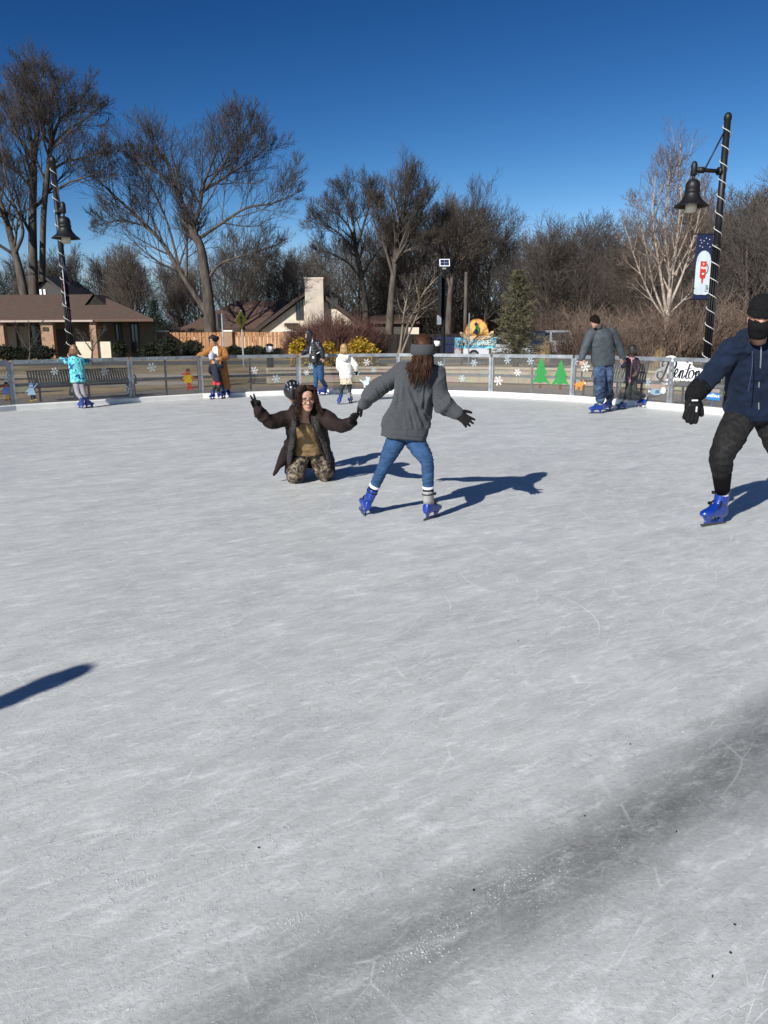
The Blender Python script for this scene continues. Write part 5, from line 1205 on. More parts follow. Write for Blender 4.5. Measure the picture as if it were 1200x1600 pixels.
for i, (px, Y, pyt, wpx, lb) in enumerate(((468, 30.5, 532, 30, 'bright golden evergreen shrub behind the woman in the black puffer jacket'), (511, 31.5, 537, 38, 'bright golden evergreen shrub just left of the blond girl in white'), (563, 31, 531, 54, 'widest golden evergreen shrub, right of the blond girl in white'), (587, 32.5, 570, 40, 'lowest golden evergreen shrub seen through the clear panel'))):
    zt = at(px, pyt, Y).z; x = at(px, 550, Y).x; wv = wpx * Y / 1190 / 2
    leafy('golden_shrub', lb, 'shrub', (x, Y, zt * .45), wv, wv * .8, zt * .56, 5200, .10, M['gold'], 50 + i, 'golden shrubs behind the rink fence', .25)
for i, (px, Y, pyt, wpx, lb) in enumerate(((12, 56, 541, 44, 'round clipped dark hedge at the far left below the ranch house windows'), (36, 56, 543, 40, 'round clipped dark hedge behind the left sapling'), (66, 56, 540, 42, 'round clipped dark hedge before the left brick column'), (300, 60, 533, 34, 'round dark shrub before the left panel of the cedar fence'), (365, 60, 541, 26, 'low dark shrub below the second brick pillar'), (398, 60, 541, 46, 'wide low dark shrub before the middle cedar panel'), (438, 60, 545, 36, 'low flat dark shrub beside the bollard light'),
        (262, 58, 528, 30, 'tall black green evergreen bush in the shade at the corner of the ranch house'), (233, 60, 538, 30, 'dark evergreen bush against the shaded end wall of the ranch house'), (188, 59, 532, 20, 'upright dark potted bush beneath the tall windows of the ranch house'))):
    zt = at(px, pyt, Y).z; x = at(px, 550, Y).x; wv = wpx * Y / 1190 / 2
    leafy('evergreen_shrub', lb, 'shrub', (x, Y, zt * .5), wv, wv * .8, zt * .52, 1800, .13, M['hedge'], 80 + i, 'dark evergreen shrubs before the houses', .2)
for i, (px, Y, h_) in enumerate(((852, 43, .75), (1030, 38, .5), (842, 44, .6))):
    b = MB(); rg_ = random.Random(200 + i); p = at(px, 560, Y)
    for k in range(170):
        a = rg_.uniform(0, 6.28); q = V(p.x + rg_.gauss(0, .1), Y + rg_.gauss(0, .1), 0); t = q + V(math.cos(a) * .3 * rg_.random(), math.sin(a) * .3 * rg_.random(), h_ * 2.0 * rg_.uniform(.6, 1)); s_ = V(-math.sin(a), math.cos(a), 0) * .012
        b.tri(q - s_, q + s_, t)
    tag(b.build('ornamental_grass', M['drygrass'], base=(p.x, Y, 0)), ['straw coloured grass tuft beside the silver pickup', 'straw coloured grass tuft under the birch', 'straw coloured grass tuft beside the spruce'][i], 'grass tuft')
def spruce(label, px, Y, py_top, wpx, seed, m, name='spruce_tree'):
    rg_ = random.Random(seed); p = at(px, 560, Y); H_ = at(px, py_top, Y).z; wv = wpx * Y / 1190 / 2; r = thing(name, (p.x, Y, 0), label, 'tree'); b = MB()
    b.tube([(p.x, Y, 0), (p.x + .1, Y, H_ * .6), (p.x, Y, H_)], [.16, .09, .02], 8); b.build('trunk', M['bark'], r, True); b = MB(); n = 190
    for i in range(n):
        t = (i + rg_.random()) / n; z = .25 + (H_ - .25) * t; a = i * 2.4 + rg_.uniform(-.4, .4); ln = wv * (1 - t) ** .72 * rg_.uniform(.45, 1.25) * (1 + .35 * noise.noise(V(t * 7, a, seed))) + .10; d = V(math.cos(a), math.sin(a), .12 + .5 * t); d.normalize(); q0 = V(p.x, Y, z)
        q1 = q0 + d * ln + V(0, 0, -.12 * ln); fast_tube(b, [q0, q1], [.018, .006], 3); m_ = int(26 + 60 * ln)
        for k in range(m_):
            u = rg_.uniform(.15, 1.05); q = q0.lerp(q1, u) + rvec(rg_) * (.12 + .12 * ln * (1 - abs(2 * u - 1))) * rg_.random(); dd = (d + rvec(rg_) * .9).normalized(); o = dd.orthogonal().normalized() * .018; o = Matrix.Rotation(rg_.uniform(0, 6.28), 3, dd) @ o
            b.tri(q - o, q + o, q + dd * rg_.uniform(.08, .17))
    b.build('crown', m, r); return r
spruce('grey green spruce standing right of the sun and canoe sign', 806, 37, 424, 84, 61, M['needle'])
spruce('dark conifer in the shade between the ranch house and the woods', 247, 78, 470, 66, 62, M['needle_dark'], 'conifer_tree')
# ---------------------------------------------------------------- people
UP = V(0, 0, 1)
def nrm(v): return Vector(v).normalized()
def frame(f, u=UP):
    f = nrm(f); r = f.cross(Vector(u)).normalized(); return r, r.cross(f).normalized(), f    # right, up, forward
HEAD = [(-.120, .020, .080, -.045), (-.108, .038, .090, -.02), (-.085, .052, .089, .03), (-.055, .062, .087, .068), (-.025, .068, .086, .088), (.01, .072, .088, .098), (.04, .075, .090, .103), (.068, .072, .085, .099), (.092, .060, .070, .084), (.108, .042, .046, .060), (.117, .016, .018, .024)]
def head(b, c, f, u, s, face=True):
    r, u, f = frame(f, u); rings = []
    for z, w_, yf, yb in HEAD:
        rings.append(b.ell(c + u * (z * s) + f * ((yf - yb) / 2 * s), w_ * s, (yf + yb) / 2 * s, u, r, 22, 2.25))
    b.loft(rings)
    if face:
        b.tube([c + f * .083 * s + u * .022 * s, c + f * .096 * s - u * .005 * s, c + f * .110 * s - u * .030 * s, c + f * .094 * s - u * .040 * s], [.008 * s, .010 * s, .0145 * s, .012 * s], 10, round_=True)
        for sg in (-1, 1):
            b.sphere(c + f * .098 * s - u * .036 * s + r * (sg * .010 * s), .008 * s, .008 * s, .007 * s)
            b.sphere(c + r * (sg * .074 * s) - f * .008 * s - u * .005 * s, .010 * s, .020 * s, .032 * s, Matrix((r, f, u)).transposed())
            b.sphere(c + r * (sg * .040 * s) + f * .070 * s - u * .028 * s, .022 * s, .018 * s, .018 * s)
            b.sphere(c + r * (sg * .032 * s) + f * .079 * s + u * .026 * s, .022 * s, .012 * s, .007 * s, Matrix((r, f, u)).transposed())
        b.sphere(c + f * .087 * s - u * .066 * s, .022 * s, .011 * s, .006 * s, Matrix((r, f, u)).transposed()); b.sphere(c + f * .086 * s - u * .078 * s, .019 * s, .011 * s, .007 * s, Matrix((r, f, u)).transposed())
def hand(b, wr, d, n, thumb=1, s=1.0, g=0.0, curl=.30, spread=.10, curls=None, thumb_out=1.0):
    d = nrm(d); n = nrm(n - d * d.dot(n)); x = d.cross(n) * thumb
    b.loft([b.ell(wr + d * (q * s), (w_ + g) * s, (t_ + g) * s, d, x, 16, 2.6) for q, w_, t_ in ((-.03, .027, .021), (0, .027, .020), (.03, .038, .017), (.06, .043, .015), (.085, .042, .012), (.094, .038, .008))])
    for i, (L_, bx) in enumerate(((.072, .031), (.081, .0105), (.075, -.0105), (.058, -.030))):
        cu = (curls[i] if curls else curl * (.85 + .12 * i)); p = wr + d * (.086 * s) + x * (bx * s); sp = spread * (1.4 - i)
        d0 = (d + x * sp).normalized(); pts = [p - d0 * .012 * s, p]; th = 0.0
        for k, fr in enumerate((.46, .31, .23)):
            th += cu * (.7, 1.15, .8)[k]; dd = d0 * math.cos(th) - n * math.sin(th); p = p + dd * (L_ * fr * s); pts.append(p)
        b.tube(pts, [(.0098 + g) * s, (.0095 + g) * s, (.0088 + g) * s, (.0080 + g) * s, (.0070 + g) * s], 9, ref=x, round_=True)
    p = wr + d * (.018 * s) + x * (.026 * s); dt = (d * .62 + x * .78 * thumb_out - n * .22).normalized(); dt2 = (d * .86 + x * .42 * thumb_out - n * .35).normalized()
    b.tube([p, p + dt * .036 * s, p + dt * .046 * s + dt2 * .022 * s, p + dt * .046 * s + dt2 * .046 * s], [(.0150 + g) * s, (.0120 + g) * s, (.0105 + g) * s, (.0085 + g) * s], 9, ref=n, round_=True)
def bend(pts, n=4): return catmull(pts, n)
BODY = [(-.13, .125, .092), (0, .158, .112), (.25, .135, .102), (.5, .140, .106), (.75, .165, .110), (.90, .145, .088), (1.0, .066, .060)]
def spine(J, t):
    p, q = J['pelvis'], J['neck']; m = p.lerp(q, .5) + J.get('bow', V(0, 0, 0)); return (p * ((1 - t) ** 2) + m * (2 * t * (1 - t)) + q * t * t) if 0 <= t <= 1 else p + (q - p) * t
def torso(b, J, prof, s, e=2.3, n=28):
    rh, rs = J['rh'], J['rs']; rings = []
    for t, w_, d_ in prof:
        p = spine(J, t); tg = spine(J, t + .06) - spine(J, t - .06) if .06 < t < .94 else (J['neck'] - J['pelvis']); u = tg.normalized()
        if t < 0: u = (u * .5 + UP * .5).normalized()
        r = rh.lerp(rs, max(0, min(1, t))).normalized(); rings.append(b.ell(p, w_ * s, d_ * s, u, r, n, e))
    b.loft(rings)
def arm(b, J, k, rad, s=1.0, t1=1.0, inner=True, n=14):
    S_, E_, W_ = J['s' + k], J['e' + k], J['w' + k]; C_ = spine(J, .86); a = S_ + (C_ - S_) * .35
    W2 = E_.lerp(W_, t1); pts = bend(([a] if inner else []) + [S_, S_.lerp(E_, .5), E_.lerp(S_, .10), E_.lerp(W2, .10), E_.lerp(W2, .55), W2], 3)
    b.tube(pts, [q * s for q in lerp_list(rad, len(rad), len(pts))], n, round_=True)
def leg(b, J, k, rad, s=1.0, t1=1.0, n=16):
    H_, K_, A_ = J['h' + k], J['k' + k], J['a' + k]; A2 = K_.lerp(A_, t1)
    pts = bend([H_, H_.lerp(K_, .5), K_.lerp(H_, .12), K_.lerp(A2, .12), K_.lerp(A2, .5), A2], 3); b.tube(pts, [q * s for q in lerp_list(rad, len(rad), len(pts))], n, round_=True)
# rental skate, built once; its copies share mesh data
def make_skate():
    b = MB(); rg_ = [(-.098, .020, .078, .128), (-.088, .034, .068, .165), (-.05, .041, .065, .19), (0, .043, .065, .195), (.05, .045, .066, .175), (.095, .048, .068, .150), (.14, .046, .073, .135), (.172, .037, .079, .124), (.19, .019, .088, .110)]
    b.loft([b.ell((0, y, (a + c) / 2), w_, (c - a) / 2, (0, 1, 0), (1, 0, 0), 20, 2.7) for y, w_, a, c in rg_])
    b.loft([b.ell((0, y, z), w_, d_, (0, -.08, 1), (1, 0, 0), 20, 2.3) for z, y, w_, d_ in ((.13, -.022, .040, .060), (.17, -.022, .043, .062), (.205, -.026, .045, .060))])
    for y0, y1 in ((-.075, -.02), (.075, .15)):
        b.loft([[V(-w_, y0 + q, z), V(w_, y0 + q, z), V(w_, y1 - q, z), V(-w_, y1 - q, z)] for z, w_, q in ((.018, .007, .012), (.05, .011, .006), (.08, .026, -.008))])
    b.box((0, .035, .026), .010, .24, .014)
    m_boot = remesh(b, .0055, 3).mesh('skate', M['skate_blue'], None, True)
    b = MB(); b.loft([b.ell((0, y, z), w_, d_, (0, -.08, 1), (1, 0, 0), 22, 2.3) for z, y, w_, d_ in ((.165, -.026, .047, .062), (.20, -.030, .049, .063), (.25, -.036, .051, .063), (.285, -.040, .054, .066), (.292, -.041, .052, .064))])
    cuffs = {'b': b.mesh('cuff', M['skate_blue'], None, True), 'g': b.mesh('cuff', M['skate_grey'], None, True)}
    b = MB(); b.prism([(-.125, .008), (-.12, .0), (.165, .0), (.19, .008), (.196, .02), (-.120, .02)], (-.002, 0, 0), (0, 1, 0), (0, 0, 1), (.004, 0, 0)); bl = b.mesh('blade', M['blade'])
    st = []
    for c, u, w_, d_ in ((V(0, -.035, .262), V(0, -.08, 1), .052, .065), (V(0, .035, .165), V(0, .85, .52), .046, .058)):
        b = MB(); P_ = b.ell(c, w_, d_, u, (1, 0, 0), 24, 2.3); b.tube(P_ + P_[:1], .0075, 6); st.append(b.mesh('strap', M['strap']))
    bk = []
    for q in ((.056, .0, .262), (.049, .045, .178)): b = MB(); b.box(q, .012, .034, .024); bk.append(b.mesh('buckle', M['strap']))
    return m_boot, cuffs, bl, st, bk
SK = make_skate()
def skate(root, p, fwd, up=UP, s=1.0, cuff='b', label=None):
    r, u, f = frame(nrm(Vector(fwd) - nrm(up) * Vector(fwd).dot(nrm(up))), up); mt = Matrix((r, f, u)).transposed().to_4x4(); mt.translation = Vector(p) - root.location
    mt = mt @ Matrix.Scale(s, 4)
    o = bpy.data.objects.new('skate', SK[0]); col.objects.link(o); o.parent = root; o.matrix_basis = mt
    for nm, me in (('cuff', SK[1][cuff]), ('blade', SK[2]), ('strap', SK[3][0]), ('strap', SK[3][1]), ('buckle', SK[4][0]), ('buckle', SK[4][1])):
        c = bpy.data.objects.new(nm, me); col.objects.link(c); c.parent = o
    if label: o['label'] = label
    return Vector(p) + u * (.262 * s) - f * (.036 * s)
def strands(b, roots, n, rad, rg_, jit=.012, wav=.006):
    """hair: locks along guide lines"""
    for i in range(n):
        g = roots[i % len(roots)]; o = rvec(rg_) * jit * rg_.random(); t_end = rg_.uniform(.82, 1.0); m = len(g); k = max(3, int(m * t_end + .5)); pts = []
        for j in range(k):
            q = j / (m - 1); pts.append(g[j] + o * (1 + .8 * q) + rvec(rg_) * wav * q)
        r0 = rad * rg_.uniform(.7, 1.3); b.tube(pts, [r0, r0, r0 * .9, r0 * .35], 5)
def cap(b, c, f, u, s, g=.010, low=-.02, back=-.07, front=.045):
    """close fitting scalp shell, open at the face"""
    r, u, f = frame(f, u); n = 26; rings = []
    for i in range(9):
        q = i / 8; ring = []
        for k in range(n):
            a = 2 * math.pi * k / n; fr = (math.cos(a) + 1) / 2                       # 1 = front
            edge = back * (1 - fr) + front * fr if fr < .35 else (back * .65 + front * .35) + (front + .03 - (back * .65 + front * .35)) * ((fr - .35) / .65) ** .8
            z = edge + (.122 - edge) * math.sin(q * math.pi / 2); zz = max(-1, min(1, (z - .012) / .112)); rr = max(0, 1 - zz ** 2.3) ** (1 / 2.3) if z > .012 else 1 - .25 * ((.012 - z) / .1) ** 2
            if i == 8: rr = .02
            yf, yb, w_ = .092 + g, .104 + g, .077 + g; y = math.cos(a); ring.append(c + u * ((z + g * .6 * q) * s) + f * ((y * (yf if y > 0 else yb)) * rr * s) + r * (math.sin(a) * w_ * rr * s))
        rings.append(ring)
    b.loft(rings, True)
def finish(mb, name, m, root, voxel, smooth=2, fold=None, fn=None):
    o = remesh(mb, voxel, smooth, fold)
    if fn: paint(o, fn)
    return o.build(name, m, root, True)
def figure(label, base, J, f, hf, s, hu=UP, voxel=.009, rs=None, rh=None, arms='ab', hands=None, skates=None, face=True, group=None, headscale=None):
    """the person and one continuous body mesh"""
    root = thing('person', base, label, 'person', group)
    r, u, f_ = frame(f); J['rs'] = nrm(rs) if rs else r; J['rh'] = nrm(rh) if rh else r; J['f'] = f_
    for k, (p, fw, up, sc, cf) in (skates or {}).items(): J['a' + k] = skate(root, p, fw, up, sc, cf); J['f' + k] = (p, nrm(fw), nrm(up), sc)
    b = MB(); torso(b, J, BODY, s); hsz = headscale or (.96 + .04 * s if s > .85 else .84 + .12 * s)
    J['hs'] = hsz; head(b, J['head'], hf, hu, hsz, face)
    hr, h_u, h_f = frame(hf, hu); b.tube([J['neck'] - (J['head'] - J['neck']).normalized() * .05 * s, J['neck'].lerp(J['head'], .35), J['head'] - h_u * .05 * hsz - h_f * .012], [.062 * s, .056 * s, .056 * s], 16, round_=True)
    for k in arms:
        arm(b, J, k, [.052, .054, .050, .042, .038, .030], s)
        if hands and k in hands: hand(b, J['w' + k], *hands[k][:2], **hands[k][2])
    for k in 'ab':
        leg(b, J, k, [.074, .070, .054, .043, .042, .032], s)
        if 'f' + k in J:
            p, fw, up, sc = J['f' + k]; b.tube([J['a' + k] - up * .02, p + up * .13 * sc - fw * .02, p + up * .10 * sc + fw * .08 * sc, p + up * .10 * sc + fw * .14 * sc], [.036 * s, .034 * sc, .028 * sc, .02 * sc], 10, round_=True)
    hc, hs_ = J['head'], hsz
    def fn(q):
        if not face: return 0
        d = (q - hc) / hs_; x, y, z = d.dot(hr), d.dot(h_f), d.dot(h_u)
        if y < .06: return 0
        if abs(z + .072) < .011 and abs(x) < .025 * (1 - (abs(z + .072) / .02)): return 1
        for sg in (-1, 1):
            ex = (x - sg * .032) / .014; ez = (z - .006) / .0058
            if ex * ex + ez * ez < 1: return 2
            if abs(x - sg * .033) < .018 and abs(z - .028 + (x - sg * .033) ** 2 * 14) < .0045: return 2
        return 0
    finish(b, 'body', [M['skin'], M['skin_lip'], M['skin_eye']], root, voxel, 2, None, fn)
    return root
def trousers(root, J, s, m, name='trousers', prof=None, rad=(.098, .092, .076, .066, .064, .050), t1=1.0, voxel=.009, fold=None, fn=None, mats=None):
    b = MB(); torso(b, J, prof or [(-.16, .10, .085), (-.06, .16, .118), (.06, .168, .124), (.20, .152, .116)], s)
    for k in 'ab':
        if 'a' + k in J: leg(b, J, k, list(rad), s, t1)
    return finish(b, name, mats or m, root, voxel, 2, fold, fn)
def top(root, J, s, m, name='jacket', prof=None, rad=(.075, .074, .066, .060, .056, .048), t1=1.0, voxel=.009, fold=None, extra=None, fn=None, mats=None, arms='ab', e=2.4):
    b = MB(); torso(b, J, prof, s, e)
    for k in arms: arm(b, J, k, list(rad), s, t1)
    if extra: extra(b)
    return finish(b, name, mats or m, root, voxel, 2, fold, fn)

# ---- 1. young woman in the grey sweater, seen from behind
Fa, Fb = gr(566, 803), gr(672, 811)
J = dict(pelvis=at(633, 672, 6.60), neck=at(655, 573, 6.56), head=at(661, 548, 6.53), sa=at(629, 581, 6.60), ea=at(592, 607, 6.80), wa=at(567, 631, 7.05), sb=at(681, 585, 6.56), eb=at(690, 630, 6.50), wb=at(714, 645, 6.44),
         ha=at(619, 688, 6.60), ka=at(603, 721, 6.60), hb=at(649, 690, 6.60), kb=at(668, 721, 6.48))
ua = nrm(at(581, 765, 6.74) - Fa)
root = figure('young woman in grey sweater and headband skating with her back turned', (.1, 6.6, 0), J, (.12, 1, 0), (.08, 1, -.12), .93, hu=V(.02, .12, 1), rs=(at(684, 582, 6.55) - at(626, 577, 6.6)), face=False,
              skates=dict(a=(Fa, (-.30, .95, -.12), ua, .88, 'b'), b=(Fb, gr(694, 801) - gr(664, 812), V(.0, .05, 1), .88, 'g')))
SW = [(-.115, .208, .145), (-.09, .214, .150), (-.055, .208, .148), (-.04, .217, .155), (.10, .212, .152), (.35, .194, .142), (.6, .180, .134), (.8, .176, .122), (.92, .138, .094), (.99, .085, .075), (1.03, .070, .066)]
fw0 = wrinkle(.020, 6.5, 6.5, 2.6, 2.3)
CR = [((at(x0, y0, 6.45), at(x1, y1, 6.45)), wd, dp) for x0, y0, x1, y1, wd, dp in ((641, 607, 664, 668, .014, .020), (650, 632, 672, 660, .011, .014), (628, 590, 622, 640, .012, .012), (668, 596, 660, 640, .012, .014), (612, 650, 632, 668, .012, .012), (684, 618, 700, 628, .010, .016), (682, 630, 698, 646, .010, .016), (600, 596, 608, 614, .010, .014), (588, 606, 594, 620, .009, .014), (640, 640, 648, 672, .010, .012))]
def crease(p):
    r_ = 0.0
    for (a, b_), wd, dp in CR:
        ax, az, bx, bz = a.x, a.z, b_.x, b_.z; dx, dz = bx - ax, bz - az; t = max(0, min(1, ((p.x - ax) * dx + (p.z - az) * dz) / (dx * dx + dz * dz))); d = math.hypot(p.x - ax - dx * t, p.z - az - dz * t); k = math.sin(math.pi * (.12 + .76 * t)); q = d / wd
        if q < 4: r_ += dp * k * (-math.exp(-q * q) + .55 * math.exp(-(q - 1.9) ** 2))
    return r_
fw = lambda p: fw0(Vector((p.x - .45 * p.z, p.y, p.z))) + crease(p)
top(root, J, .93, M['sweater'], 'sweater', SW, (.078, .078, .074, .072, .078, .088, .086, .058, .046), voxel=.0075, fold=lambda p: fw(p) * (.4 if p.z < .80 else 1) + (.004 if abs((p - J['pelvis']).x + .06 * (p.z - .8)) < .006 and p.y < 6.58 else 0))
trousers(root, J, .93, M['jeans'], 'jeans', rad=(.094, .082, .067, .056, .053, .048), t1=.80, voxel=.0075, fold=wrinkle(.006, 9, 9, 36, 4.0))
for k in 'ab':
    b = MB(); K_, A_ = J['k' + k], J['a' + k]; q0, q1, q2, q3 = (K_.lerp(A_, t) for t in (.76, .835, .84, 1.04)); b.tube([q0, q0.lerp(q1, .5), q1, q2, q2.lerp(q3, .5), q3], [.0505, .0505, .0500, .0480, .0460, .0450], 18)
    for i in range(len(b.f)): b.m[i] = 1 if i < 36 or i >= 72 else 0
    b.build('sock', [M['sock'], M['sockw']], root, True)
b = MB(); hand(b, J['wa'], at(547, 652, 7.25) - at(567, 631, 7.05), V(-.2, -.75, .6), -1, .98, .004, .28, .07); finish(b, 'glove', M['glove'], root, .0045, 1)
b = MB(); hand(b, J['wb'], at(737, 663, 6.36) - at(714, 645, 6.44), V(.15, -1, .1), -1, 1.0, .003, .10, .16); finish(b, 'glove', M['glove'], root, .0045, 1)
r_, u_, f_ = frame((.08, 1, -.12), V(.02, .12, 1)); hc = J['head']
b = MB(); cap(b, hc, f_, u_, J['hs'], .010)
rg_ = random.Random(4); G = []
for i in range(26):
    a = R(-75 + 150 * (i / 25)); rt = hc - f_ * (.108 * math.cos(a)) + r_ * (.082 * math.sin(a)) + u_ * rg_.uniform(-.06, -.03)
    e_ = at(653 + 15 * math.sin(a) + (3 if a > 0 else -3), rg_.uniform(584, 610) - 9 * abs(math.sin(a)), 6.385 + .03 * abs(math.sin(a)))
    G.append(catmull([rt, rt - u_ * .06 - f_ * .03, rt.lerp(e_, .5) + V(0, -.03, 0), e_], 3))
strands(b, G, 560, .0032, rg_, .016, .008)
for i in range(300):                                    # hair combed back over the crown
    a = R(rg_.uniform(-80, 80)); p0 = hc + f_ * .080 * math.cos(a) + r_ * .080 * math.sin(a) + u_ * .088; p1 = hc + u_ * (rg_.uniform(.134, .140) - .030 * math.sin(a) ** 2) + r_ * .062 * math.sin(a) - f_ * .01; p2 = hc - f_ * (.122 * math.cos(a * .6)) + u_ * .02 + r_ * .075 * math.sin(a)
    b.tube(catmull([p0, p1, p2], 4), [.003, .004, .0035], 4)
b.build('hair', [M['hair_brown'], M['scalp']], root, True)
b = MB(); tilt = nrm(u_ * .97 - f_ * .22); rgs = []
for z, g in ((-.026, .018), (-.019, .027), (.015, .030), (.055, .022), (.064, .013)):
    rgs.append(b.ell(hc + tilt * z - f_ * .012 - u_ * .004, .078 + g, .100 + g, tilt, r_, 30, 2.15))
b.loft(rgs, False); b.loft([[p + (hc - p) * .10 for p in rg2] for rg2 in rgs], False); b.build('headband', M['headband'], root, True)

# ---- 2. kneeling woman in the dark brown coat
Y0 = 8.0
KA, KB = gr(461, 756, 0) + V(0, 0, .062), gr(508, 752, 0) + V(0, 0, .062)
J = dict(pelvis=at(482, 703, 8.34), neck=at(477, 648, 8.10), head=at(479, 623, 7.98), bow=V(0, .05, 0), sa=at(448, 653, 8.12), ea=at(420, 660, 8.0), wa=at(403, 641, 7.92), sb=at(506, 652, 8.06), eb=at(530, 667, 7.80), wb=at(549, 660, 7.50),
         ha=at(470, 711, 8.36), hb=at(497, 711, 8.38), ka=KA, kb=KB)
wf = nrm(V(.10, -1, -.05))
sa_ = KA + V(-.10, .40, -.005); sb_ = KB + V(.02, .42, -.005)
root = figure('woman in dark brown coat and camouflage trousers kneeling on the ice, one hand raised', (J['pelvis'].x, 8.2, 0), J, wf, V(.26, -.95, -.12), .98, hu=V(-.06, -.1, 1), voxel=.006, rs=(J['sa'] - J['sb']),
              skates=dict(a=(KA + V(-.13, .66, .115), V(-.25, .15, -1), V(.12, -1, -.15), .92, 'b'), b=(KB + V(.03, .66, .115), V(.05, .15, -1), V(0, -1, -.15), .92, 'b')))
trousers(root, J, .98, M['camo'], 'trousers', rad=(.102, .100, .088, .084, .072, .056), voxel=.0085, fold=wrinkle(.008, 9, 9, 20, 1.2))
top(root, J, .98, M['tan_shirt'], 'shirt', [(-.04, .178, .130), (.06, .176, .134), (.25, .160, .126), (.5, .158, .124), (.72, .172, .122), (.84, .155, .102), (.90, .10, .085)], (.058, .054, .05, .045, .04, .04), t1=.05, voxel=.008, fold=wrinkle(.012, 7, 7, 10, 8.2))
def coat_shell(b, J, secs, s, th=.026, n=22):
    rings = []
    for t, w_, d_, gap, fl in secs:
        p = spine(J, t) + J['f'] * fl; r = J['rh'].lerp(J['rs'], max(0, min(1, t))).normalized(); u = (J['neck'] - J['pelvis']).normalized() if t > .1 else (UP * .8 + (J['neck'] - J['pelvis']).normalized() * .2).normalized()
        fz = u.cross(r); O_, I_ = [], []
        for k in range(n + 1):
            a = R(90 + gap + (360 - 2 * gap) * k / n); x, y = math.cos(a), math.sin(a); O_.append(p + r * (w_ * s * x) + fz * (d_ * s * y)); I_.append(p + r * ((w_ - th) * s * x) + fz * ((d_ - th) * s * y))
        rings.append(O_ + I_[::-1])
    b.loft(rings)
b = MB()
coat_shell(b, J, [(-.66, .285, .20, 60, -.02), (-.40, .27, .205, 54, -.01), (-.1, .25, .205, 46, 0), (.2, .235, .19, 40, 0), (.5, .225, .175, 36, 0), (.75, .232, .165, 34, 0), (.88, .195, .135, 38, 0), (.97, .125, .105, 46, 0)], .98)
for k in 'ab': arm(b, J, k, [.090, .086, .074, .066, .062, .056], .98)
rr_, uu_, ff_ = frame(wf); nk = J['neck']
b.tube(catmull([nk + rr_ * .10 + ff_ * .10 - UP * .08, nk + rr_ * .135 + ff_ * .0 + UP * .01, nk + rr_ * .08 - ff_ * .12 + UP * .03, nk - ff_ * .15 + UP * .02, nk - rr_ * .08 - ff_ * .12 + UP * .03, nk - rr_ * .135 + UP * .01, nk - rr_ * .10 + ff_ * .10 - UP * .08], 4), [.035, .058, .068, .075, .068, .058, .035], 12, round_=True)
b.tube([at(458, 690, 8.34), at(450, 704, 8.36), at(440, 722, 8.34), at(432, 735, 8.30), at(428, 742, 8.28)], [.08, .080, .046, .018, .008], 10, round_=True)
finish(b, 'coat', M['coat_brown'], root, .0085, 1, wrinkle(.013, 7, 7, 7, 5.5))
b = MB()
for sg in (-1, 1):
    pts = catmull([nk + rr_ * sg * .105 + ff_ * .07 + UP * .015, nk + rr_ * sg * .125 + ff_ * .155 - UP * .12, spine(J, .45) + rr_ * sg * .15 + ff_ * .175, spine(J, .1) + rr_ * sg * .19 + ff_ * .18, spine(J, -.30) + rr_ * sg * .22 + ff_ * .17], 5)
    rings = [b.ell(p, .030, .014, (pts[min(i + 1, len(pts) - 1)] - pts[max(0, i - 1)]), rr_ + ff_ * (.6 * -sg), 10) for i, p in enumerate(pts)]; b.loft(rings)
finish(b, 'coat_lining', M['coat_lining'], root, .008, 1, wrinkle(.006, 22, 22, 22, 2))
b = MB(); dv = at(399, 612, 7.90) - at(403, 641, 7.92); hand(b, J['wa'], dv, V(.1, .9, .1), 1, 1.0, .003, .1, .26, curls=[.02, .02, 1.35, 1.45], thumb_out=.3); b.tube([J['wa'] - nrm(dv) * .07, J['wa']], [.046, .036], 12); finish(b, 'glove', M['glove'], root, .0045, 1)
b = MB(); dv = at(557, 652, 7.34) - J['wb']; hand(b, J['wb'], dv, V(.5, -.3, -.6), 1, 1.0, .003, .55, .03); b.tube([J['wb'] - nrm(dv) * .06, J['wb']], [.042, .034], 12); finish(b, 'glove', M['glove'], root, .0045, 1)
hr, hu_, hf_ = frame(V(.26, -.95, -.12), V(-.06, -.1, 1)); hc = J['head']; b = MB(); cap(b, hc, hf_, hu_, J['hs'], .009, front=.070)
for i in range(len(b.f)): b.m[i] = 1; rg_ = random.Random(9); G = []
for i in range(34):
    a = R(-112 + 224 * i / 33); sn, cs = math.sin(a), math.cos(a); fwd_ = .045 - .055 * cs; part = hc + hu_ * (.131 - 5.5 * max(0, fwd_ - .02) ** 2) + hr * .010 * (1 if sn > 0 else -1) + hf_ * fwd_
    side = hc + hr * (.090 * sn) - hf_ * (.112 * cs - .03 * sn * sn) + hu_ * .030; low = side - hu_ * .12 + hr * .022 * sn - hf_ * .005; end = low - UP * rg_.uniform(.05, .15) + hr * (.040 * sn) + hf_ * (.06 if abs(sn) > .7 else -.02)
    G.append(catmull([part, part.lerp(side, .55) + hu_ * .035 + hr * .03 * sn - hf_ * .028 * cs, side, low, end], 3))
strands(b, G, 700, .0034, rg_, .016, .02); b.build('hair', [M['hair_chestnut'], M['scalp']], root, True)
b = MB()
for sg in (-1, 1):
    c_ = hc + hr * (sg * .033) + hf_ * .105 + hu_ * .002; ring = b.ell(c_, .025, .022, hf_, hr, 16); b.tube(ring + ring[:1], .0026, 5); b.tube([c_ + hr * sg * .025 + hu_ * .006, hc + hr * sg * .078 + hf_ * .0 + hu_ * .008], .0016, 4)
b.tube([hc + hr * .008 + hf_ * .108 + hu_ * .006, hc - hr * .008 + hf_ * .108 + hu_ * .006], .0016, 4); b.build('glasses', M['glasses'], root)

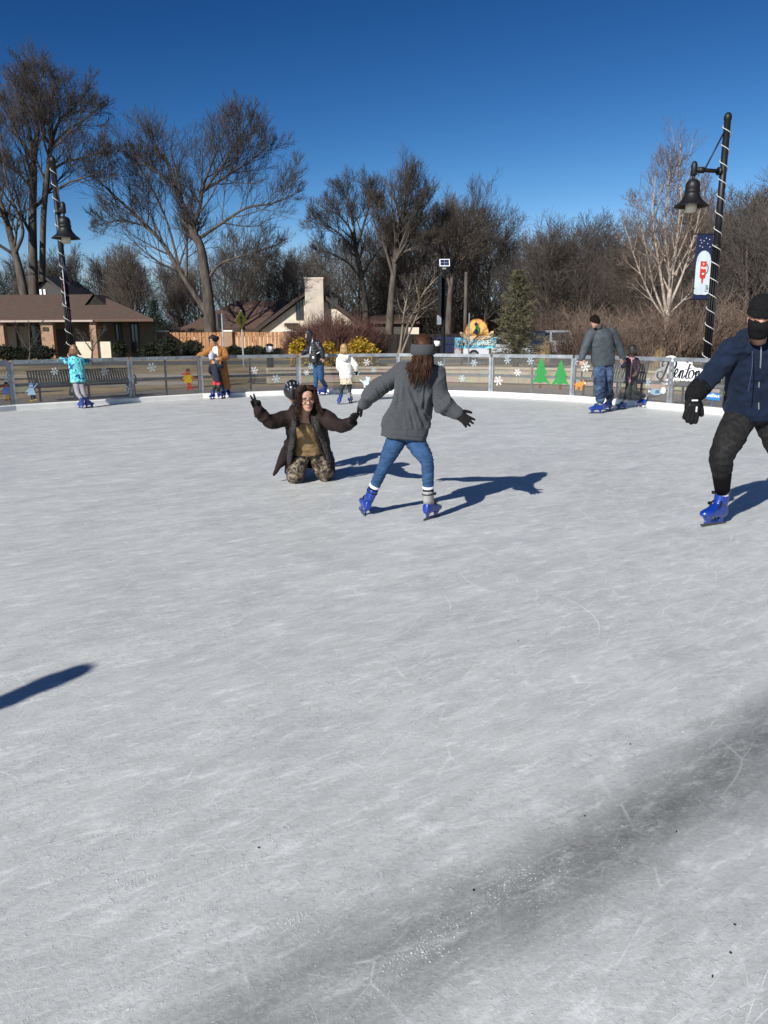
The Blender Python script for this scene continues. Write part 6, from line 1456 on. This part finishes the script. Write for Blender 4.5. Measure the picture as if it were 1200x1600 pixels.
# ---- 3. helmeted child behind her
F1, F2 = gr(469, 736), gr(490, 734)
J = dict(pelvis=V(-.93, 9.02, .50), neck=at(464, 627, 8.96), head=at(457, 611, 8.88), sa=at(459, 642, 8.98), ea=at(464, 662, 8.86), wa=at(470, 664, 8.70), sb=at(487, 642, 8.98), eb=at(488, 662, 8.88), wb=at(486, 666, 8.72), ha=V(-.99, 9.02, .47), hb=V(-.86, 9.02, .47), ka=V(-.98, 8.94, .30), kb=V(-.84, 8.94, .30))
root = figure('child in a black helmet standing right behind the kneeling woman', (-.93, 9.0, 0), J, (.1, -1, 0), (.30, -.75, -.62), .62, voxel=.009, skates=dict(a=(F1, (-.3, -.95, 0), UP, .74, 'b'), b=(F2, (.2, -.95, 0), UP, .74, 'b')), hands=dict(a=(V(.2, -.8, -.2), V(-.3, 0, 1), dict(s=.7)), b=(V(-.1, -.9, -.1), V(.3, 0, 1), dict(s=.7))))
trousers(root, J, .62, M['leggings_dark']); top(root, J, .62, M['jacket_grey'], 'jacket', [(-.2, .18, .14), (0, .19, .15), (.5, .18, .15), (.8, .18, .13), (.95, .10, .09), (1.02, .085, .08)], (.085, .085, .078, .07, .066, .056), fold=wrinkle(.008, 12))
b = MB(); r_, u_, f_ = frame((.30, -.75, -.62)); hc = J['head'] + u_ * .022; rings = []
for q in range(9):
    t = q / 8; z = -.055 + .155 * math.sin(t * math.pi / 2); rr = math.cos(t * math.pi / 2) ** .62 if q < 8 else .05; rings.append(b.ell(hc + u_ * z - f_ * .006, .098 * rr, .118 * rr, u_, r_, 28, 2.1))
b.loft(rings, True)
hl = b.build('helmet', M['helmet'], root, True); b = MB()
for i in range(5):
    for sg in (-1, 0, 1):
        a = R(-60 + 30 * i); p = hc + r_ * (math.sin(a) * .085) + f_ * (sg * .055 + .0) + u_ * (.055 + .045 * math.cos(a) - .02 * abs(sg)); b.sphere(p, .008, .024, .006, Matrix((r_, f_, u_)).transposed(), 10, 6)
b.build('helmet_vent', M['steel'], hl)

# ---- 4. man in the navy hoodie at the right edge
F1, F2 = gr(1119, 820), gr(1268, 806)
J = dict(pelvis=at(1177, 640, 6.18), neck=at(1184, 537, 5.98), head=at(1188, 499, 5.84), bow=V(0, .05, 0), sa=at(1144, 546, 5.98), ea=at(1108, 590, 6.02), wa=at(1084, 617, 5.86), sb=at(1226, 546, 6.0), eb=at(1256, 596, 6.05), wb=at(1264, 648, 5.9), ha=at(1155, 656, 6.18), hb=at(1203, 656, 6.2), ka=at(1127, 712, 6.02), kb=at(1232, 724, 6.2))
mf = nrm(V(-.22, -1, 0))
root = figure('man in navy hoodie, black beanie and face mask skating in at the right edge', (2.95, 6.2, 0), J, mf, V(-.34, -.90, -.26), 1.06, hu=V(0, -.24, 1), voxel=.0075, rs=(J['sa'] - J['sb']), headscale=1.07,
              skates=dict(a=(F1, gr(1089, 826) - gr(1131, 818.5), V(.03, .05, 1), 1.03, 'b'), b=(F2, V(.35, -.92, 0), V(-.15, 0, 1), 1.03, 'b')))
camo_fold = wrinkle(.006, 8, 8, 14, 3.3)
trousers(root, J, 1.06, M['camo_dark'], 'trousers', prof=[(-.20, .11, .095), (-.08, .18, .135), (.05, .190, .140), (.18, .18, .135)], rad=(.118, .110, .094, .086, .080, .072), t1=.42, voxel=.0085, fold=camo_fold)
for k in 'ab':
    b = MB(); K_, A_ = J['k' + k], J['a' + k]; b.tube([K_.lerp(A_, t) for t in (.30, .5, .7, .92)], [.076, .075, .068, .060], 18); b.build('sock', M['sock'], root, True)
    b = MB(); b.tube([K_.lerp(A_, t) for t in (.90, 1.0, 1.06)], [.0575, .056, .054], 18); b.build('sock_band', M['sockw'], root, True)
def hood(b):
    r, u, f = frame(mf); nk = J['neck']
    b.tube(catmull([nk + r * .085 + f * .085 - UP * .045, nk + r * .115 + UP * .035, nk + r * .07 - f * .11 + UP * .06, nk - f * .14 + UP * .05, nk - r * .07 - f * .11 + UP * .06, nk - r * .115 + UP * .035, nk - r * .085 + f * .085 - UP * .045], 4), [.028, .042, .055, .065, .055, .042, .028], 12, round_=True)
HO = [(-.10, .184, .140), (-.06, .192, .146), (-.01, .198, .150), (.05, .206, .156), (.25, .190, .148), (.5, .196, .148), (.72, .208, .146), (.86, .185, .122), (.95, .125, .098), (1.02, .085, .080)]
top(root, J, 1.06, M['navy_fleece'], 'hoodie', HO, (.088, .084, .076, .072, .070, .066), t1=.72, voxel=.0085, fold=wrinkle(.012, 8, 8, 11, 6.1), extra=hood)
r_, u_, f_ = frame(mf); fz = []
for i in range(16):
    t = -.10 + 1.06 * i / 15; dd = [q for q in HO if q[0] <= t + .001][-1]; nx = [q for q in HO if q[0] > t][:1] or [HO[-1]]; w2 = 0 if nx[0][0] == dd[0] else (t - dd[0]) / (nx[0][0] - dd[0]); fz.append(spine(J, t) + J['rs'].cross(UP) * -1 * ((dd[2] + (nx[0][2] - dd[2]) * w2) * 1.06 + .009) if False else spine(J, t) + f_ * ((dd[2] + (nx[0][2] - dd[2]) * w2) * 1.06 + .010))
b = MB(); b.tube(catmull(fz, 2), .0055, 6); b.build('zip', M['zip'], root)
b = MB()
for sg in (-1, 1):
    p0 = J['neck'] + r_ * sg * .065 + f_ * .13 - UP * .05; b.tube(catmull([p0, p0 + f_ * .05 - UP * .12, p0 + f_ * .055 + r_ * sg * .012 - UP * .30], 4), .004, 5)
b.build('drawstring', M['navyv'], root)
b = MB(); dv = at(1079, 662, 5.74) - J['wa']; hand(b, J['wa'] + nrm(dv) * .02, dv, V(-.05, -1, .15), -1, 1.22, .008, .20, .05, thumb_out=.75)
gl = finish(b, 'glove', M['glove'], root, .0048, 1)
b = MB(); d_ = nrm(dv); e_ = nrm(J['wa'] - J['ea']); b.tube([J['wa'] - e_ * .12, J['wa'] - e_ * .11, J['wa'] - e_ * .05, J['wa'] + d_ * .01, J['wa'] + d_ * .04], [.070, .080, .080, .068, .062], 16); b.build('glove_cuff', M['black_knit'], gl, True)
b = MB(); x_ = nrm(V(1, 0, 0)); n_ = V(-.05, -1, .15).normalized(); c0 = J['wa'] + d_ * .05 + n_ * .036
b.box(c0, .045, .006, .011, Matrix((x_, -n_, d_)).transposed()); b.box(J['wa'] + d_ * .125 + n_ * .030 + x_ * .022, .009, .006, .045, Matrix((x_, -n_, d_)).transposed()); b.build('glove_mark', M['white'], gl)
b = MB()
for q in (.075, .085): b.tube([J['wa'] + d_ * q * 1.1 + n_ * .030 + x_ * t for t in (-.035, 0, .035)], .009, 8, round_=True)
b.build('knuckle_guard', M['strap'], gl, True)
b = MB(); hand(b, J['wb'], V(.1, -.3, -1), V(.9, -.2, 0), -1, 1.06, .0065, .25, .05); finish(b, 'glove', M['glove'], root, .0055, 1)
hr, hu_, hf_ = frame(V(-.34, -.90, -.26), V(0, -.24, 1)); hc = J['head']
b = MB(); rings = []
for z, w_, d_ in ((.032, .092, .114), (.040, .099, .120), (.066, .100, .121), (.072, .097, .118), (.11, .095, .114), (.145, .080, .097), (.172, .054, .066), (.184, .015, .018)): rings.append(b.ell(hc + hu_ * z - hf_ * .006, w_, d_, hu_, hr, 26, 2.15))
b.loft(rings); finish(b, 'beanie', M['black_knit'], root, .006, 1, wrinkle(.003, 30, 30, 12, 1))
b = MB(); rings = []
for z, w_, yf, yb in ((-.124, .030, .070, -.02), (-.112, .052, .098, -.01), (-.085, .064, .103, .0), (-.055, .072, .108, .012), (-.030, .077, .126, .02), (-.010, .080, .118, .02), (.004, .081, .104, .02)): rings.append(b.ell(hc + hu_ * z + hf_ * ((yf - yb) / 2), w_, (yf + yb) / 2, hu_, hr, 24, 2.3))
b.v = [hc + (v - hc) * 1.07 for v in b.v] if False else b.v; b.loft([[hc + (v - hc) * 1.085 for v in rg2] for rg2 in rings]); b.build('face_mask', M['mask'], root, True)

# ---- 5. man in the slate jacket with back turned
F1, F2 = gr(934, 646), gr(950, 641.5)
J = dict(pelvis=at(943, 569, 15.75), neck=at(938, 513, 15.6), head=at(929.5, 502, 15.45), sa=at(923.5, 521, 15.6), ea=at(914, 543, 15.55), wa=at(909, 560, 15.4), sb=at(956, 520, 15.7), eb=at(967, 541, 15.8), wb=at(973, 558, 15.85), ha=at(937, 576, 15.7), hb=at(949, 576, 15.75), ka=at(937, 606, 15.5), kb=at(949, 606, 15.75))
root = figure('man in slate grey jacket and jeans skating away with head bowed', (J['pelvis'].x, 15.7, 0), J, (-.25, .97, 0), (-.52, .72, -.45), 1.05, hu=V(-.3, .3, 1), face=False, rs=(J['sb'] - J['sa']), voxel=.009, headscale=.97,
              skates=dict(a=(F1, (-.95, -.15, 0), UP, 1.05, 'g'), b=(F2, (-.4, .9, 0), UP, 1.05, 'b')), hands=dict(a=(V(-.15, -.2, -1), V(-.6, -.7, 0), dict(thumb=-1, s=1.05, curl=.4)), b=(V(.2, .1, -1), V(.7, -.6, 0), dict(thumb=1, s=1.05, curl=.5))))
trousers(root, J, 1.05, M['jeans_worn'], 'jeans', rad=(.118, .110, .098, .090, .088, .080), t1=1.0, fold=wrinkle(.013, 7, 7, 12, 2.2))
top(root, J, 1.05, M['jacket_grey'], 'jacket', [(-.02, .205, .150), (.02, .216, .160), (.08, .222, .168), (.35, .222, .165), (.6, .226, .160), (.8, .215, .145), (.92, .165, .11), (1.0, .09, .085), (1.06, .078, .078)], (.098, .096, .086, .078, .072, .058), fold=wrinkle(.006, 6, 6, 7, 9.2))
b = MB(); r_, u_, f_ = frame((-.52, .72, -.45), V(-.3, .3, 1)); cap(b, J['head'], f_, u_, J['hs'], .010, back=-.10, front=.03); b.build('hair', M['scalp'], root, True)

# ---- 6. small girl holding his hand
F1, F2 = gr(973, 639), gr(1003, 637)
J = dict(pelvis=at(986, 592, 16.6), neck=at(986.5, 558, 16.55), head=at(987, 547.5, 16.5), sa=at(979.5, 563, 16.55), ea=at(973, 573, 16.45), wa=at(975, 566, 16.3), sb=at(994.5, 563, 16.6), eb=at(998, 575, 16.6), wb=at(994, 583, 16.5), ha=at(983, 598, 16.6), hb=at(990, 598, 16.6), ka=at(980.5, 613, 16.45), kb=at(992, 612, 16.5))
root = figure('small girl in dark plum vest skating beside the man in the slate jacket', (J['pelvis'].x, 16.6, 0), J, (-.3, .95, 0), (-.3, .95, -.15), .66, face=False, voxel=.008,
              skates=dict(a=(F1, (-.95, -.1, 0), UP, .80, 'g'), b=(F2 + V(0, 0, .05), V(-.55, .55, -.45), V(.25, .35, .85), .80, 'g')), hands=dict(a=(V(-.1, -.3, .9), V(-.6, -.7, 0), dict(s=.72)), b=(V(-.6, -.2, -.5), V(.3, -.8, 0), dict(s=.72))))
trousers(root, J, .66, M['leggings_dark'], 'leggings', rad=(.10, .094, .082, .074, .066, .056), fold=wrinkle(.005, 14))
top(root, J, .66, None, 'vest', [(-.22, .175, .135), (0, .185, .145), (.4, .175, .14), (.75, .178, .135), (.92, .14, .105), (1.0, .10, .095), (1.05, .085, .085)], (.082, .082, .074, .064, .056, .046), fold=wrinkle(.008, 12, 12, 20), mats=[M['vest_dark'], M['pink'], M['purple']],
    fn=lambda p: 2 if (p - J['wa']).length < .12 else (1 if (p - J['neck']).length < .085 or abs((p - J['pelvis']).x + .055) < .008 else 0))
b = MB(); r_, u_, f_ = frame((-.3, .95, -.15)); cap(b, J['head'], f_, u_, J['hs'], .02); G = []
for i in range(16):
    a = R(-95 + 190 * i / 15); rt = J['head'] - f_ * (.105 * math.cos(a)) + r_ * (.085 * math.sin(a)) - u_ * .02; rt = rt + u_ * .05 - r_ * .012 * math.sin(a); G.append(catmull([rt, rt - u_ * .07 - f_ * .012, rt - u_ * .14 - f_ * .005 + r_ * .02 * math.sin(a)], 3))
strands(b, G, 220, .0045, random.Random(2), .012, .010); b.build('hair', M['hair_dark'], root, True)

# ---- 7. girl in the teal jacket leaning on the fence
F1, F2 = gr(128, 638), gr(138, 637); Yt = F1.y
J = dict(pelvis=at(122, 592, Yt + .22), neck=at(117, 558, Yt + .30), head=at(115.5, 547, Yt + .34), sa=at(109, 563, Yt + .32), ea=at(102, 565, Yt + .45), wa=at(96, 561, Yt + .50), sb=at(126, 563, Yt + .34), eb=at(133, 566, Yt + .55), wb=at(137, 563, Yt + .72), ha=at(119, 598, Yt + .2), hb=at(126, 598, Yt + .24), ka=at(122, 616, Yt + .06), kb=at(131, 616, Yt + .12))
root = figure('girl in teal patterned jacket and grey leggings leaning on the left fence', (J['pelvis'].x, Yt + .1, 0), J, (-.55, .83, 0), (-.5, .85, -.2), .78, face=False, voxel=.009, skates=dict(a=(F1, (-.75, .6, 0), UP, .84, 'b'), b=(F2, (.55, .8, 0), UP, .84, 'b')), hands=dict(a=(V(-.8, .3, 0), V(0, 0, 1), dict(s=.8)), b=(V(.6, .6, 0), V(0, 0, 1), dict(s=.8))))
trousers(root, J, .78, M['leggings_grey'], 'leggings', rad=(.096, .088, .074, .066, .062, .052), fold=wrinkle(.005, 12))
top(root, J, .78, M['teal'], 'jacket', [(-.16, .205, .15), (-.1, .215, .16), (.1, .21, .16), (.5, .205, .16), (.78, .20, .145), (.92, .15, .115), (1.0, .10, .10), (1.05, .09, .09)], (.09, .09, .08, .072, .068, .056), fold=wrinkle(.010, 9))
b = MB(); r_, u_, f_ = frame((-.5, .85, -.2)); cap(b, J['head'], f_, u_, J['hs'], .016); G = []
for i in range(18):
    a = R(-95 + 190 * i / 17); rt = J['head'] - f_ * (.105 * math.cos(a)) + r_ * (.085 * math.sin(a)) - u_ * .0; G.append([rt, rt - u_ * .06 - f_ * .025 + r_ * .01 * math.sin(a), rt - u_ * .12 - f_ * .03 + r_ * .05 * math.sin(a)])
strands(b, G, 170, .006, random.Random(3), .015, .007); b.build('hair', M['hair_ltbrown'], root, True)

# ---- 8. woman in the camel coat and 9. toddler
F1, F2 = gr(350, 622), gr(357, 621); Yc = F1.y
J = dict(pelvis=at(343, 575, Yc), neck=at(338, 541, Yc - .05), head=at(333.5, 531, Yc - .12), sa=at(329.5, 546, Yc + .02), ea=at(319, 553, Yc + .1), wa=at(311, 555, Yc + .15), sb=at(350, 547, Yc - .05), eb=at(354, 559, Yc - .15), wb=at(345, 561, Yc - .30), ha=at(340, 580, Yc), hb=at(347, 580, Yc), ka=at(347, 600, Yc - .03), kb=at(352, 600, Yc))
root = figure('dark haired woman in long camel coat holding the fence beside a toddler', (J['pelvis'].x, Yc, 0), J, (-.35, -.93, 0), (-.55, -.7, -.5), .97, hu=V(-.3, -.3, 1), voxel=.008, skates=dict(a=(F1, (-.2, -.95, 0), UP, .95, 'b'), b=(F2, (.3, -.9, 0), UP, .95, 'b')), hands=dict(a=(V(-.9, .1, -.25), V(0, -.3, 1), dict(s=.95)), b=(V(-.8, -.5, .1), V(0, -.6, .6), dict(s=.95))))
trousers(root, J, .97, M['jeans'], 'jeans')
top(root, J, .97, M['cream'], 'top', [(-.05, .168, .122), (.25, .15, .116), (.5, .152, .118), (.75, .172, .12), (.9, .14, .095), (1.0, .075, .07)], (.062, .06, .056, .05, .05, .04), t1=.2)
b = MB(); coat_shell(b, J, [(-.98, .235, .185, 44, 0), (-.5, .225, .185, 34, 0), (0, .215, .17, 28, 0), (.4, .205, .16, 30, 0), (.75, .212, .152, 32, 0), (.9, .17, .12, 36, 0), (1.0, .10, .09, 44, 0)], .97)
for k in 'ab': arm(b, J, k, [.086, .084, .076, .072, .068, .058], .97)
finish(b, 'coat', M['camel'], root, .009, 1, wrinkle(.010, 8, 8, 5))
b = MB(); r_, u_, f_ = frame((-.55, -.7, -.5), V(-.3, -.3, 1)); cap(b, J['head'], f_, u_, J['hs'], .012, front=.05, back=-.10); b.sphere(J['head'] - f_ * .13 - u_ * .03, .05, .05, .06); G = []
for i in range(14):
    sg = -1 if i < 7 else 1; q = (i % 7) / 6; p0 = J['head'] + u_ * .125 + f_ * (.07 - .10 * q); G.append(catmull([p0, p0 + r_ * sg * .07 - u_ * .045, J['head'] + r_ * sg * .088 + f_ * (.045 - .1 * q) - u_ * .02, J['head'] + r_ * sg * .07 - f_ * .09 - u_ * .05], 3))
strands(b, G, 90, .006, random.Random(8), .012, .005); b.build('hair', M['hair_dark'], root, True)
F1, F2 = gr(333, 623.5), gr(342, 623); Yd = F1.y
J = dict(pelvis=at(339, 593, Yd), neck=at(334.5, 568, Yd), head=at(331.5, 557.5, Yd + .03), sa=at(329, 572, Yd), ea=at(327, 580, Yd + .05), wa=at(331, 585, Yd + .12), sb=at(343, 572, Yd), eb=at(348, 574, Yd + .06), wb=at(347, 566, Yd + .12), ha=at(336, 597, Yd), hb=at(342, 597, Yd), ka=at(335, 605, Yd - .02), kb=at(342, 605, Yd - .02))
root = figure('toddler in pale beanie and red shorts standing against the woman in camel coat', (J['pelvis'].x, Yd, 0), J, (.4, .9, 0), (.3, .95, 0), .52, face=False, voxel=.008, headscale=.84, skates=dict(a=(F1, (-.4, -.9, 0), UP, .78, 'b'), b=(F2, (.2, -.95, 0), UP, .78, 'b')), hands=dict(a=(V(.3, .6, 0), V(0, -.5, 1), dict(s=.6)), b=(V(-.1, .2, 1), V(0, -1, 0), dict(s=.6))))
trousers(root, J, .52, None, 'shorts', rad=(.115, .112, .105, .09, .085, .075), mats=[M['leggings_dark'], M['red_short']], fn=lambda p: 1 if p.z > J['ka'].z + .06 else 0)
top(root, J, .52, M['navy_knit'], 'coat', [(-.15, .19, .15), (.1, .20, .16), (.6, .195, .155), (.85, .17, .13), (1.0, .10, .10)], (.092, .092, .082, .072, .066, .055))
b = MB(); r_, u_, f_ = frame((.3, .95, 0)); hc = J['head']; hs_ = J['hs']
b.loft([b.ell(hc + u_ * z * hs_ - f_ * .005, w_ * hs_, d_ * hs_, u_, r_, 22, 2.1) for z, w_, d_ in ((-.075, .080, .105), (-.03, .09, .116), (.02, .092, .118), (.07, .085, .108), (.11, .062, .078), (.135, .03, .035))]); b.sphere(hc + u_ * .145 * hs_, .03, .03, .03); finish(b, 'beanie', M['beanie_grey'], root, .007, 1, wrinkle(.003, 40))

# ---- 10. woman in the black puffer jacket
F1, F2 = gr(491, 619), gr(505, 617); Yp = F1.y - .05
J = dict(pelvis=at(497, 568, Yp), neck=at(488, 532, Yp), head=at(482.5, 522.5, Yp - .02), sa=at(486, 539, Yp + .17), ea=at(479, 549, Yp + .24), wa=at(473, 552, Yp + .18), sb=at(496, 537, Yp - .17), eb=at(503, 548, Yp - .2), wb=at(504.5, 558, Yp - .2), ha=at(495, 573, Yp + .08), hb=at(500, 573, Yp - .08), ka=at(494, 592, Yp + .05), kb=at(502, 592, Yp - .06))
root = figure('long haired woman in black puffer jacket with small black bag at the fence', (J['pelvis'].x, Yp, 0), J, (-.97, -.1, 0), (-.85, -.1, -.45), .98, hu=V(-.4, 0, 1), rs=(0, 1, 0), rh=(0, 1, 0), voxel=.009, skates=dict(a=(F1, (-.95, -.1, 0), UP, .95, 'b'), b=(F2, (-.9, -.2, 0), V(.15, 0, 1), .95, 'b')), hands=dict(a=(V(-.9, .1, -.2), V(0, 0, 1), dict(s=.95)), b=(V(.1, -.1, -1), V(.3, -.9, 0), dict(s=1.0, curl=.5))))
trousers(root, J, .98, M['jeans'], 'jeans', rad=(.098, .09, .076, .064, .06, .05), fold=wrinkle(.005, 9, 9, 22))
pf = wrinkle(.008, 6, 6, 26, 3); top(root, J, .98, M['puffer'], 'puffer_jacket', [(-.06, .185, .14), (0, .198, .155), (.3, .19, .15), (.6, .195, .155), (.82, .19, .14), (.93, .14, .11), (1.0, .09, .09), (1.05, .085, .085)], (.092, .09, .082, .076, .07, .058), fold=pf)
b = MB(); r_, u_, f_ = frame((-.85, -.1, -.45), V(-.4, 0, 1)); cap(b, J['head'], f_, u_, J['hs'], .014); G = []
for i in range(22):
    a = R(-105 + 210 * i / 21); rt = J['head'] - f_ * (.106 * math.cos(a)) + r_ * (.088 * math.sin(a)) + u_ * .01; G.append(catmull([rt, rt - UP * .12 + V(-.02, 0, 0), rt - UP * .27 + V(-.05, 0, 0) + r_ * .03 * math.sin(a)], 3))
strands(b, G, 230, .006, random.Random(5), .018, .008); b.build('hair', M['hair_dark'], root, True)
b = MB(); c_ = at(489.5, 559, Yp - .22); b.loft([b.ell(c_ + V(0, 0, z), w_, .035, UP, (1, -.2, 0), 16, 4) for z, w_ in ((-.12, .085), (-.11, .10), (.09, .10), (.11, .09))]); bg_ = b.build('shoulder_bag', M['bag'], root, True)
b = MB(); b.box(c_ + V(0, -.037, .01), .05, .006, .05); b.build('bag_mark', M['white'], bg_)
b = MB(); b.tube(catmull([c_ + V(-.08, 0, .1), at(485, 545, Yp - .19), J['neck'] + V(.02, -.1, .02)], 4), .010, 6); b.tube(catmull([c_ + V(.09, 0, .1), at(500, 548, Yp - .22), at(498, 535, Yp - .24)], 4), .010, 6); b.build('bag_strap', M['white'], bg_)

# ---- 11. girl in the white fleece
F1, F2 = gr(529, 632), gr(547, 629.5); Yw_ = F2.y
J = dict(pelvis=at(541, 590, Yw_), neck=at(538, 556, Yw_), head=at(537.5, 545, Yw_), sa=at(530.5, 562, Yw_), ea=at(529, 573, Yw_ + .1), wa=at(533, 580, Yw_ + .2), sb=at(548, 562, Yw_), eb=at(556, 571, Yw_ - .02), wb=at(557, 578, Yw_ + .05), ha=at(537.5, 596, Yw_), hb=at(545, 596, Yw_), ka=at(533.5, 609, Yw_ - .05), kb=at(546.5, 609, Yw_ + .02))
root = figure('blond girl in white fleece jacket and leopard print skirt, back turned', (J['pelvis'].x, Yw_, 0), J, (-.15, 1, 0), (-.2, .95, -.1), .72, face=False, voxel=.009, skates=dict(a=(F1, (-.3, .9, -.15), V(.22, .12, .95), .84, 'b'), b=(F2, (.3, .9, 0), UP, .84, 'g')), hands=dict(a=(V(.2, .5, -.6), V(-.7, -.4, 0), dict(s=.75)), b=(V(.1, .1, -1), V(.6, -.6, 0), dict(s=.75))))
trousers(root, J, .72, M['leggings_dark'], 'leggings', rad=(.09, .084, .07, .06, .058, .05))
b = MB(); torso(b, J, [(-.30, .215, .165), (-.2, .21, .16), (0, .18, .135), (.1, .165, .125)], .72); finish(b, 'skirt', M['leopard'], root, .009, 2, wrinkle(.008, 14, 14, 3))
def hood2(b):
    r, u, f = frame((-.15, 1, 0)); nk = J['neck']; b.tube(catmull([nk + r * .09 + f * .06, nk + r * .09 - f * .06, nk - f * .13 - UP * .05, nk - r * .09 - f * .06, nk - r * .09 + f * .06], 4), [.03, .05, .075, .05, .03], 12, round_=True)
top(root, J, .72, M['white_fur'], 'fleece_jacket', [(-.04, .20, .15), (.02, .21, .16), (.3, .205, .165), (.6, .20, .16), (.82, .19, .145), (.95, .12, .11), (1.02, .09, .09)], (.10, .10, .092, .086, .084, .066), fold=wrinkle(.010, 12), extra=hood2)
b = MB(); hand(b, J['wb'], V(.1, .1, -1), V(.6, -.6, 0), 1, .8, .006, .3, .06); finish(b, 'glove', M['glove'], root, .006, 1)
b = MB(); r_, u_, f_ = frame((-.2, .95, -.1)); cap(b, J['head'], f_, u_, J['hs'], .014); G = []
for i in range(16):
    a = R(-85 + 170 * i / 15); rt = J['head'] - f_ * (.105 * math.cos(a)) + r_ * (.082 * math.sin(a)) + u_ * .02; G.append([rt, rt - u_ * .07 - f_ * .03, rt - u_ * .15 - f_ * .035 + r_ * .01 * math.sin(a)])
strands(b, G, 150, .006, random.Random(6), .014, .007); b.build('hair', M['hair_blond'], root, True)

# ---- 12. skater just outside the left of the frame, whose shadow falls into it
tip = gr(128, 1046); B0 = tip - V(.56, .83, 0) * (2.13 / math.tan(R(SUN_EL))) - V(.27, 0, 0)
def L(x, y, z): return B0 + V(x, y, z)
J = dict(pelvis=L(0, 0, .98), neck=L(0, 0, 1.48), head=L(0, .02, 1.62), sa=L(-.19, 0, 1.42), ea=L(-.26, .02, 1.14), wa=L(-.27, .1, .90), sb=L(.19, 0, 1.42), eb=L(.27, .0, 1.70), wb=L(.27, .0, 1.96), ha=L(-.1, 0, .93), hb=L(.1, 0, .93), ka=L(-.11, .03, .53), kb=L(.12, .03, .53))
root = figure('skater in dark jacket just outside the left edge whose shadow falls on the ice', tuple(B0), J, (.2, 1, 0), (.2, 1, 0), 1.0, voxel=.011, face=False, skates=dict(a=(L(-.12, 0, 0), (-.1, 1, 0), UP, 1, 'b'), b=(L(.13, .05, 0), (.1, 1, 0), UP, 1, 'b')), hands=dict(a=(V(0, .2, -1), V(-1, 0, 0), dict(thumb=-1)), b=(V(0, 0, 1), V(.5, .8, 0), dict(curl=.12, spread=.0, g=.022, s=1.15, thumb_out=.3))))
trousers(root, J, 1, M['jeans']); top(root, J, 1, M['jacket_grey'], 'jacket', [(-.1, .20, .15), (.3, .19, .145), (.6, .20, .15), (.82, .19, .13), (.95, .11, .09), (1.02, .08, .08)], (.08, .08, .075, .072, .070, .066), fold=wrinkle(.01, 8))
b = MB(); r_, u_, f_ = frame((.2, 1, 0)); cap(b, J['head'], f_, u_, J['hs'], .012); b.build('hair', M['hair_dark'], root, True)
bpy.data.scenes.remove(tmp_sc)
